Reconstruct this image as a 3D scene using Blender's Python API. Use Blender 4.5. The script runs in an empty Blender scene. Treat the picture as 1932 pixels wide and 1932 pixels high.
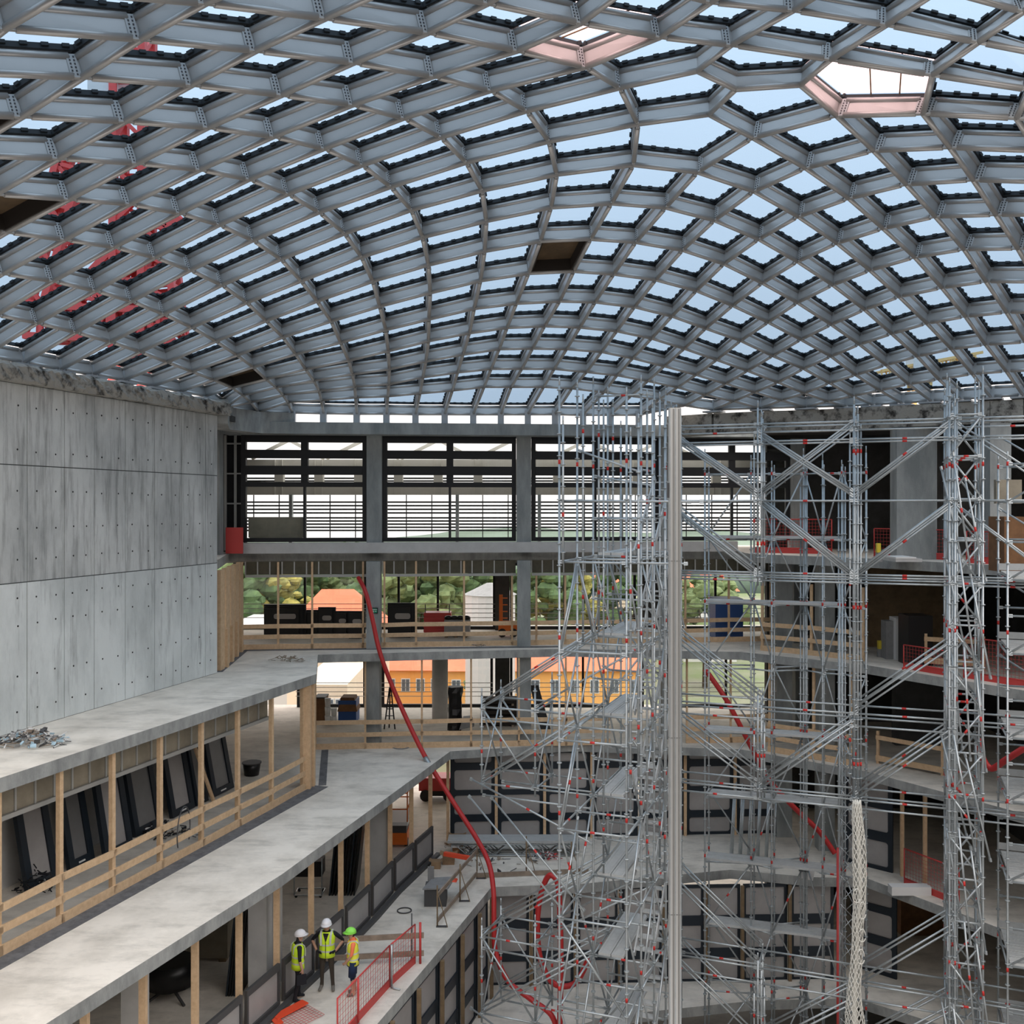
import bpy, math, random
from mathutils import Vector as V3, Matrix
random.seed(7)
scene = bpy.context.scene
COL = scene.collection
# ---------------------------------------------------------------- camera
F = 1870.0; CX = 966.0; CY = 955.0            # focal length and horizon point in pixels of the 1932 frame
cam_d = bpy.data.cameras.new('camera'); cam = bpy.data.objects.new('camera', cam_d); COL.objects.link(cam)
cam_d.sensor_width = 36.0; cam_d.lens = 36.0*F/1932.0; cam_d.shift_y = -(966.0-CY)/1932.0
cam_d.clip_end = 2000.0
cam.location = (0, 0, 0); cam.rotation_euler = (math.pi/2, 0, 0)
scene.camera = cam
# ---------------------------------------------------------------- sky (overcast: zenith three times the horizon)
w = bpy.data.worlds.new('overcast_sky'); scene.world = w; w.use_nodes = True
nt = w.node_tree; nt.nodes.clear()
o = nt.nodes.new('ShaderNodeOutputWorld'); bg = nt.nodes.new('ShaderNodeBackground')
tc = nt.nodes.new('ShaderNodeTexCoord'); sp = nt.nodes.new('ShaderNodeSeparateXYZ')
mr = nt.nodes.new('ShaderNodeMapRange'); mr.inputs['From Min'].default_value = 0; mr.inputs['From Max'].default_value = 1
mr.inputs['To Min'].default_value = 0.34; mr.inputs['To Max'].default_value = 1.0
nz = nt.nodes.new('ShaderNodeTexNoise'); nz.inputs['Scale'].default_value = 2.2; nz.inputs['Detail'].default_value = 4
cl = nt.nodes.new('ShaderNodeMapRange'); cl.inputs['To Min'].default_value = 0.9; cl.inputs['To Max'].default_value = 1.1
mu = nt.nodes.new('ShaderNodeMath'); mu.operation = 'MULTIPLY'
st = nt.nodes.new('ShaderNodeMath'); st.operation = 'MULTIPLY'; st.inputs[1].default_value = 3.0
nt.links.new(tc.outputs['Generated'], sp.inputs[0]); nt.links.new(sp.outputs['Z'], mr.inputs['Value'])
nt.links.new(tc.outputs['Generated'], nz.inputs['Vector']); nt.links.new(nz.outputs['Fac'], cl.inputs['Value'])
nt.links.new(mr.outputs[0], mu.inputs[0]); nt.links.new(cl.outputs[0], mu.inputs[1]); nt.links.new(mu.outputs[0], st.inputs[0])
bg.inputs['Color'].default_value = (1.0, 0.94, 0.91, 1); nt.links.new(st.outputs[0], bg.inputs['Strength'])
nt.links.new(bg.outputs[0], o.inputs[0])
# ---------------------------------------------------------------- exposure
vs = scene.view_settings
scene.display_settings.display_device = 'sRGB'
vs.view_transform = 'Standard'; vs.look = 'None'; vs.exposure = 0.45; vs.gamma = 1.0; vs.use_curve_mapping = False
scene.cycles.max_bounces = 8; scene.cycles.diffuse_bounces = 5; scene.cycles.transparent_max_bounces = 16

# ---------------------------------------------------------------- materials
MATS = {}
def mat(name, col, rough=0.7, metal=0.0, var=0.0, scale=3.0, detail=5.0, col2=None, stretch=(1,1,1), bump=0.0, bscale=None, spec=0.4, lo=0.35, hi=0.65):
    """Principled with two colours mixed by world-space noise; optional fine bump."""
    m = bpy.data.materials.new(name); m.use_nodes = True; t = m.node_tree
    b = t.nodes['Principled BSDF']
    b.inputs['Roughness'].default_value = rough; b.inputs['Metallic'].default_value = metal
    b.inputs['Specular IOR Level'].default_value = spec
    b.inputs['Base Color'].default_value = (*col, 1)
    if var or col2 or bump:
        g = t.nodes.new('ShaderNodeNewGeometry'); mp = t.nodes.new('ShaderNodeMapping')
        mp.inputs['Scale'].default_value = stretch
        t.links.new(g.outputs['Position'], mp.inputs['Vector'])
        n = t.nodes.new('ShaderNodeTexNoise'); n.inputs['Scale'].default_value = scale; n.inputs['Detail'].default_value = detail
        n.inputs['Roughness'].default_value = 0.65
        t.links.new(mp.outputs[0], n.inputs['Vector'])
        c2 = col2 or tuple(max(0, c*(1-var)) for c in col)
        r = t.nodes.new('ShaderNodeValToRGB')
        r.color_ramp.elements[0].position = lo; r.color_ramp.elements[0].color = (*c2, 1)
        r.color_ramp.elements[1].position = hi; r.color_ramp.elements[1].color = (*col, 1)
        t.links.new(n.outputs['Fac'], r.inputs['Fac']); t.links.new(r.outputs[0], b.inputs['Base Color'])
        if bump:
            n2 = t.nodes.new('ShaderNodeTexNoise'); n2.inputs['Scale'].default_value = bscale or scale*6; n2.inputs['Detail'].default_value = 4
            t.links.new(g.outputs['Position'], n2.inputs['Vector'])
            bp = t.nodes.new('ShaderNodeBump'); bp.inputs['Strength'].default_value = bump; bp.inputs['Distance'].default_value = 0.02
            t.links.new(n2.outputs['Fac'], bp.inputs['Height']); t.links.new(bp.outputs[0], b.inputs['Normal'])
    MATS[name] = m
    return m
def glassmat(name, tint, gloss=0.06, rough=0.02):
    m = bpy.data.materials.new(name); m.use_nodes = True; t = m.node_tree; t.nodes.clear()
    out = t.nodes.new('ShaderNodeOutputMaterial'); tr = t.nodes.new('ShaderNodeBsdfTransparent'); gl = t.nodes.new('ShaderNodeBsdfGlossy')
    mx = t.nodes.new('ShaderNodeMixShader')
    tr.inputs['Color'].default_value = (*tint, 1); gl.inputs['Roughness'].default_value = rough
    mx.inputs[0].default_value = gloss
    t.links.new(tr.outputs[0], mx.inputs[1]); t.links.new(gl.outputs[0], mx.inputs[2]); t.links.new(mx.outputs[0], out.inputs[0])
    MATS[name] = m
    return m
def sheetmat(name, col, k=0.5):
    m = bpy.data.materials.new(name); m.use_nodes = True; t = m.node_tree; t.nodes.clear()
    out = t.nodes.new('ShaderNodeOutputMaterial'); tr = t.nodes.new('ShaderNodeBsdfTranslucent'); tp = t.nodes.new('ShaderNodeBsdfTransparent')
    mx = t.nodes.new('ShaderNodeMixShader'); mx.inputs[0].default_value = k
    tr.inputs['Color'].default_value = (*col, 1); tp.inputs['Color'].default_value = (*col, 1)
    t.links.new(tr.outputs[0], mx.inputs[1]); t.links.new(tp.outputs[0], mx.inputs[2]); t.links.new(mx.outputs[0], out.inputs[0])
    MATS[name] = m
    return m
mat('beam_grey', (0.46,0.452,0.44), 0.34, 0.35, 0.06, 1.5, spec=0.6)
mat('edge_steel', (0.42,0.44,0.46), 0.5)
mat('bolt', (0.05,0.05,0.055), 0.5)
mat('plate_grey', (0.50,0.52,0.53), 0.5)
mat('gasket', (0.012,0.016,0.02), 0.6)
glassmat('roof_glass', (0.505,0.60,0.69), 0.03)
glassmat('clear_glass', (0.93,0.95,0.95), 0.04)
sheetmat('pink_sheet', (1.0,0.86,0.87), 0.35)
mat('orange_sheet', (0.85,0.42,0.16), 0.6)
mat('plywood_dark', (0.13,0.085,0.045), 0.8, 0, 0.4, 2.0)
mat('dark_board', (0.03,0.024,0.02), 0.8)
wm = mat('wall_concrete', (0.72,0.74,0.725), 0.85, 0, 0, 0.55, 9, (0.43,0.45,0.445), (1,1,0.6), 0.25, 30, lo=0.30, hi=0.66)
def streaks(m, stretch, scale, dark, lo, hi):
    t = m.node_tree; b = t.nodes['Principled BSDF']; src = b.inputs['Base Color'].links[0].from_socket
    g = t.nodes.new('ShaderNodeNewGeometry'); mp = t.nodes.new('ShaderNodeMapping'); mp.inputs['Scale'].default_value = stretch
    n = t.nodes.new('ShaderNodeTexNoise'); n.inputs['Scale'].default_value = scale; n.inputs['Detail'].default_value = 7; n.inputs['Roughness'].default_value = 0.7
    r = t.nodes.new('ShaderNodeValToRGB'); r.color_ramp.elements[0].position = lo; r.color_ramp.elements[0].color = (dark,dark,dark,1); r.color_ramp.elements[1].position = hi
    x = t.nodes.new('ShaderNodeMix'); x.data_type = 'RGBA'; x.blend_type = 'MULTIPLY'; x.inputs['Factor'].default_value = 1.0
    t.links.new(g.outputs['Position'], mp.inputs['Vector']); t.links.new(mp.outputs[0], n.inputs['Vector']); t.links.new(n.outputs['Fac'], r.inputs['Fac'])
    t.links.new(src, x.inputs[6]); t.links.new(r.outputs[0], x.inputs[7]); t.links.new(x.outputs[2], b.inputs['Base Color'])
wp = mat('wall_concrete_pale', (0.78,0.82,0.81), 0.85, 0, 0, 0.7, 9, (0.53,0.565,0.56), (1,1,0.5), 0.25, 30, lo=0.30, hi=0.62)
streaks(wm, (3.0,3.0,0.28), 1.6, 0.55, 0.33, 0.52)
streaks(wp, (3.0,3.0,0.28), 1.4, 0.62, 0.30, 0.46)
mat('wall_joint', (0.13,0.14,0.14), 0.9)
mat('tie_hole', (0.03,0.03,0.03), 0.9)
mat('rough_concrete', (0.36,0.345,0.31), 0.95, 0, 0, 3.2, 9, (0.045,0.042,0.038), (1,1,1), 0.9, 14, lo=0.36, hi=0.52)
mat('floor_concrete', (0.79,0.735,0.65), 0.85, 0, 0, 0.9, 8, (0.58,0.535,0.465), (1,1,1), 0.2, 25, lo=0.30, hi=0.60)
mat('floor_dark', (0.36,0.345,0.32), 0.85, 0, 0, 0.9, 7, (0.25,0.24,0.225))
streaks(MATS['floor_concrete'], (0.5,1.4,1), 1.1, 0.80, 0.36, 0.50)
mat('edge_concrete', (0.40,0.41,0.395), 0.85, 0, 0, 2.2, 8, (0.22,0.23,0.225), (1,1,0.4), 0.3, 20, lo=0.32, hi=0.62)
mat('column_concrete', (0.36,0.38,0.375), 0.85, 0, 0, 1.8, 7, (0.22,0.24,0.24), (1,1,0.3), 0.2, 25)
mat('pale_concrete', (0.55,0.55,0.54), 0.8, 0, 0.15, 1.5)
mat('shade_concrete', (0.085,0.085,0.083), 0.9, 0, 0.4, 1.2)  # concrete with the deep shade of the rooms put into its base colour
mat('timber', (0.74,0.53,0.33), 0.7, 0, 0, 2.5, 8, (0.58,0.39,0.23), (3,3,3), lo=0.3, hi=0.65)
mat('timber_old', (0.34,0.27,0.21), 0.8, 0, 0.35, 3)
mat('timber_dark', (0.25,0.175,0.10), 0.8, 0, 0.3, 3)
mat('olive_board', (0.105,0.095,0.065), 0.8, 0, 0.25, 3)
mat('tan_board', (0.33,0.29,0.22), 0.8, 0, 0.25, 2)
mat('stud_metal', (0.42,0.42,0.40), 0.5, 0.2)
mat('black_frame', (0.012,0.013,0.015), 0.5)
mat('navy_frame', (0.014,0.022,0.032), 0.45)
mat('panel_grey', (0.40,0.385,0.375), 0.35, 0, 0.18, 0.8)
mat('panel_dim', (0.20,0.20,0.20), 0.3, 0, 0.2, 0.8)
mat('galv', (0.45,0.49,0.505), 0.36, 0.6, 0.2, 6)
mat('galv_deck', (0.52,0.54,0.54), 0.5, 0.2, 0.12, 5)
mat('red_tape', (0.52,0.03,0.025), 0.5)
mat('felt', (0.17,0.17,0.175), 0.95, 0, 0.4, 5)
mat('red_paint', (0.55,0.06,0.055), 0.45)
mat('red_hose', (0.50,0.03,0.03), 0.4)
mat('orange_red', (0.85,0.09,0.035), 0.45)
mat('orange_mach', (0.72,0.16,0.02), 0.45)
mat('alu', (0.55,0.55,0.53), 0.4, 0.5)
mat('alu_groove', (0.22,0.22,0.21), 0.5, 0.3)
mat('net_white', (0.70,0.69,0.63), 0.8)
mat('hivis', (0.72,1.0,0.04), 0.6)
mat('hivis_yellow', (0.92,0.95,0.09), 0.6)
mat('reflective', (0.62,0.66,0.60), 0.4)
mat('helmet_white', (0.86,0.86,0.88), 0.3)
mat('helmet_green', (0.28,0.80,0.10), 0.35)
mat('skin', (0.52,0.29,0.20), 0.6)
mat('black_cloth', (0.012,0.013,0.018), 0.85)
mat('navy_cloth', (0.012,0.025,0.07), 0.85)
mat('brown_cloth', (0.055,0.045,0.035), 0.85)
mat('orange_cloth', (0.90,0.22,0.10), 0.8)
mat('grey_shoe', (0.16,0.15,0.13), 0.7)
mat('hair_dark', (0.02,0.015,0.01), 0.7)
mat('card', (0.36,0.24,0.14), 0.85, 0, 0.25, 4)
mat('white_plain', (0.75,0.75,0.74), 0.6)
mat('grey_plain', (0.28,0.28,0.28), 0.6, 0, 0.2, 4)
mat('dark_grey', (0.07,0.07,0.072), 0.6)
mat('black_plastic', (0.008,0.008,0.009), 0.35)
mat('brown_box', (0.22,0.11,0.05), 0.8, 0, 0.3, 4)
mat('blue_plastic', (0.03,0.09,0.28), 0.5)
mat('light_blue', (0.45,0.62,0.72), 0.6)
mat('yellow', (0.70,0.55,0.05), 0.5)
mat('sign_green', (0.02,0.33,0.18), 0.5)
mat('beige_steel', (0.62,0.60,0.54), 0.6, 0, 0.08, 1)
mat('facade_orange', (0.93,0.47,0.14), 0.8, 0, 0.08, 0.3)
mat('facade_cream', (0.80,0.66,0.52), 0.8, 0, 0.08, 0.3)
mat('roof_red', (0.80,0.21,0.11), 0.8, 0, 0.15, 0.6)
mat('leaf_green', (0.10,0.17,0.06), 0.8, 0, 0, 0.9, 6, (0.035,0.07,0.028), bump=0.6, bscale=3)
mat('leaf_pale', (0.20,0.26,0.11), 0.8, 0, 0, 0.9, 6, (0.09,0.13,0.05), bump=0.6, bscale=3)
mat('leaf_yellow', (0.38,0.33,0.08), 0.8, 0, 0, 0.9, 6, (0.16,0.17,0.05), bump=0.6, bscale=3)
mat('bark', (0.09,0.065,0.045), 0.9)
mat('grass', (0.14,0.19,0.07), 0.9, 0, 0, 0.08, 6, (0.25,0.24,0.19))
mat('hill', (0.15,0.21,0.16), 0.9, 0, 0, 0.03, 6, (0.09,0.13,0.09))
mat('silo_grey', (0.55,0.54,0.54), 0.5, 0.1)
mat('crane_red', (0.80,0.10,0.09), 0.5)
mat('crane_yellow', (0.85,0.55,0.22), 0.5)
mat('window_dark', (0.10,0.12,0.15), 0.2)

# ---------------------------------------------------------------- geometry helpers
def vx(a): return V3(a)
def G(px, py, z):
    """the point at height z that the photograph shows at a pixel"""
    d = -z*F/(py-CY); return V3(((px-CX)/F*d, d, z))
def A(px, py, d): return V3(((px-CX)/F*d, d, (CY-py)/F*d))
def on_line(px, p, q, z=0.0):
    """where the plan line p-q meets the sight line of pixel column px"""
    k = (px-CX)/F; dx, dy = q[0]-p[0], q[1]-p[1]
    s = (k*p[1]-p[0])/(dx-k*dy); return V3((p[0]+dx*s, p[1]+dy*s, z))
class MB:
    def __init__(s): s.v = []; s.f = []; s.m = []; s.s = []
    def face(s, ix, m=0, sm=False): s.f.append(ix); s.m.append(m); s.s.append(sm)
    def hexa(s, c, m=0):
        b = len(s.v); s.v += [tuple(p) for p in c]
        for q in ((0,3,2,1),(4,5,6,7),(0,1,5,4),(1,2,6,5),(2,3,7,6),(3,0,4,7)): s.face([b+i for i in q], m)
        return s
    def box(s, lo, hi, m=0):
        (a,b,c),(d,e,f) = lo, hi
        return s.hexa([(a,b,c),(d,b,c),(d,e,c),(a,e,c),(a,b,f),(d,b,f),(d,e,f),(a,e,f)], m)
    def bar(s, p, q, wd, ht, up=(0,0,1), m=0):
        """box along p-q, centred, wd across, ht along up"""
        p, q, up = V3(p), V3(q), V3(up); d = (q-p).normalized(); a = d.cross(up)
        if a.length < 1e-4: a = d.cross(V3((1,0,0)))
        a.normalize(); u = a.cross(d).normalized(); a = a*wd/2; u = u*ht/2
        return s.hexa([p-a-u, p+a-u, q+a-u, q-a-u, p-a+u, p+a+u, q+a+u, q-a+u], m)
    def tube(s, p, q, r, n=8, m=0, r2=None, caps=True, sm=True):
        p, q = V3(p), V3(q); d = (q-p).normalized(); a = d.cross(V3((0,0,1)))
        if a.length < 1e-3: a = V3((1,0,0))
        a.normalize(); c = d.cross(a); b = len(s.v); r2 = r if r2 is None else r2
        for k in range(n):
            t = 2*math.pi*k/n; e = a*math.cos(t)+c*math.sin(t)
            s.v.append(tuple(p+e*r)); s.v.append(tuple(q+e*r2))
        for k in range(n):
            j = (k+1) % n; s.face([b+2*k, b+2*j, b+2*j+1, b+2*k+1], m, sm)
        if caps:
            s.face([b+2*k for k in range(n)][::-1], m); s.face([b+2*k+1 for k in range(n)], m)
        return s
    def path(s, pts, r, n=8, m=0):
        pts = [V3(p) for p in pts]; b = len(s.v); up = V3((0.3,0.2,1)).normalized()
        for i, p in enumerate(pts):
            d = (pts[min(i+1,len(pts)-1)]-pts[max(i-1,0)]).normalized(); a = d.cross(up).normalized(); c = d.cross(a)
            for k in range(n):
                t = 2*math.pi*k/n; s.v.append(tuple(p+(a*math.cos(t)+c*math.sin(t))*r))
        for i in range(len(pts)-1):
            for k in range(n):
                j = (k+1) % n; s.face([b+i*n+k, b+i*n+j, b+(i+1)*n+j, b+(i+1)*n+k], m, True)
        s.face([b+k for k in range(n)][::-1], m); e = b+(len(pts)-1)*n; s.face([e+k for k in range(n)], m)
        return s
    def prism(s, poly, z0, z1, m=0, mt=None):
        n = len(poly); b = len(s.v)
        s.v += [(p[0],p[1],z0) for p in poly]+[(p[0],p[1],z1) for p in poly]
        s.face([b+i for i in range(n)][::-1], m); s.face([b+n+i for i in range(n)], m if mt is None else mt)
        for i in range(n):
            j = (i+1) % n; s.face([b+i, b+j, b+n+j, b+n+i], m)
        return s
    def extrude(s, pts, vec, m=0):
        """flat polygon of 3D points pushed along vec"""
        n = len(pts); b = len(s.v); vec = V3(vec)
        s.v += [tuple(p) for p in pts]+[tuple(V3(p)+vec) for p in pts]
        s.face([b+i for i in range(n)][::-1], m); s.face([b+n+i for i in range(n)], m)
        for i in range(n):
            j = (i+1) % n; s.face([b+i, b+j, b+n+j, b+n+i], m)
        return s
    def rings(s, rings, m=0, cap=True, sm=True, close=True):
        n = len(rings[0]); b = len(s.v)
        for r in rings: s.v += [tuple(p) for p in r]
        for i in range(len(rings)-1):
            for k in range(n if close else n-1):
                j = (k+1) % n; s.face([b+i*n+k, b+i*n+j, b+(i+1)*n+j, b+(i+1)*n+k], m, sm)
        if cap:
            s.face([b+k for k in range(n)][::-1], m); e = b+(len(rings)-1)*n; s.face([e+k for k in range(n)], m)
        return s
    def ball(s, c, r, m=0, seg=8, rg=6, sc=(1,1,1)):
        c = V3(c); R = []
        for i in range(rg+1):
            t = math.pi*(0.02+0.96*i/rg)
            R.append([c+V3((math.sin(t)*math.cos(2*math.pi*k/seg)*r*sc[0], math.sin(t)*math.sin(2*math.pi*k/seg)*r*sc[1], -math.cos(t)*r*sc[2])) for k in range(seg)])
        return s.rings(R, m)
    def mesh(s, name, mats):
        me = bpy.data.meshes.new(name); me.from_pydata(s.v, [], s.f)
        for k in ([mats] if isinstance(mats, str) else mats): me.materials.append(MATS[k])
        me.polygons.foreach_set('material_index', s.m); me.polygons.foreach_set('use_smooth', s.s)
        me.update(); return me
    def build(s, name, mats, parent=None, **kw):
        if parent is not None:
            l = parent['_o'] if '_o' in parent else parent.location
            s.v = [(x-l[0], y-l[1], z-l[2]) for x, y, z in s.v]
            return obj(name, s.mesh(name, mats), parent, **kw)
        if not s.v: return None
        lo = [min(p[i] for p in s.v) for i in range(3)]; hi = [max(p[i] for p in s.v) for i in range(3)]
        c = ((lo[0]+hi[0])/2, (lo[1]+hi[1])/2, lo[2])
        s.v = [(x-c[0], y-c[1], z-c[2]) for x, y, z in s.v]
        ob = obj(name, s.mesh(name, mats), None, **kw); ob.location = c; ORG[ob.name] = c
        return ob
ORG = {}
def tag(ob, label=None, cat=None, group=None, kind=None):
    if label: ob['label'] = label
    if cat: ob['category'] = cat
    if group: ob['group'] = group
    if kind: ob['kind'] = kind
    return ob
def obj(name, me, parent=None, mw=None, **kw):
    ob = bpy.data.objects.new(name, me); COL.objects.link(ob)
    if parent is not None: ob.parent = parent
    if mw is not None: ob.matrix_local = mw
    return tag(ob, **kw)
def empty(name, loc, **kw):
    ob = bpy.data.objects.new(name, None); COL.objects.link(ob); ob.location = loc; ob.empty_display_size = 0.2
    return tag(ob, **kw)
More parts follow.
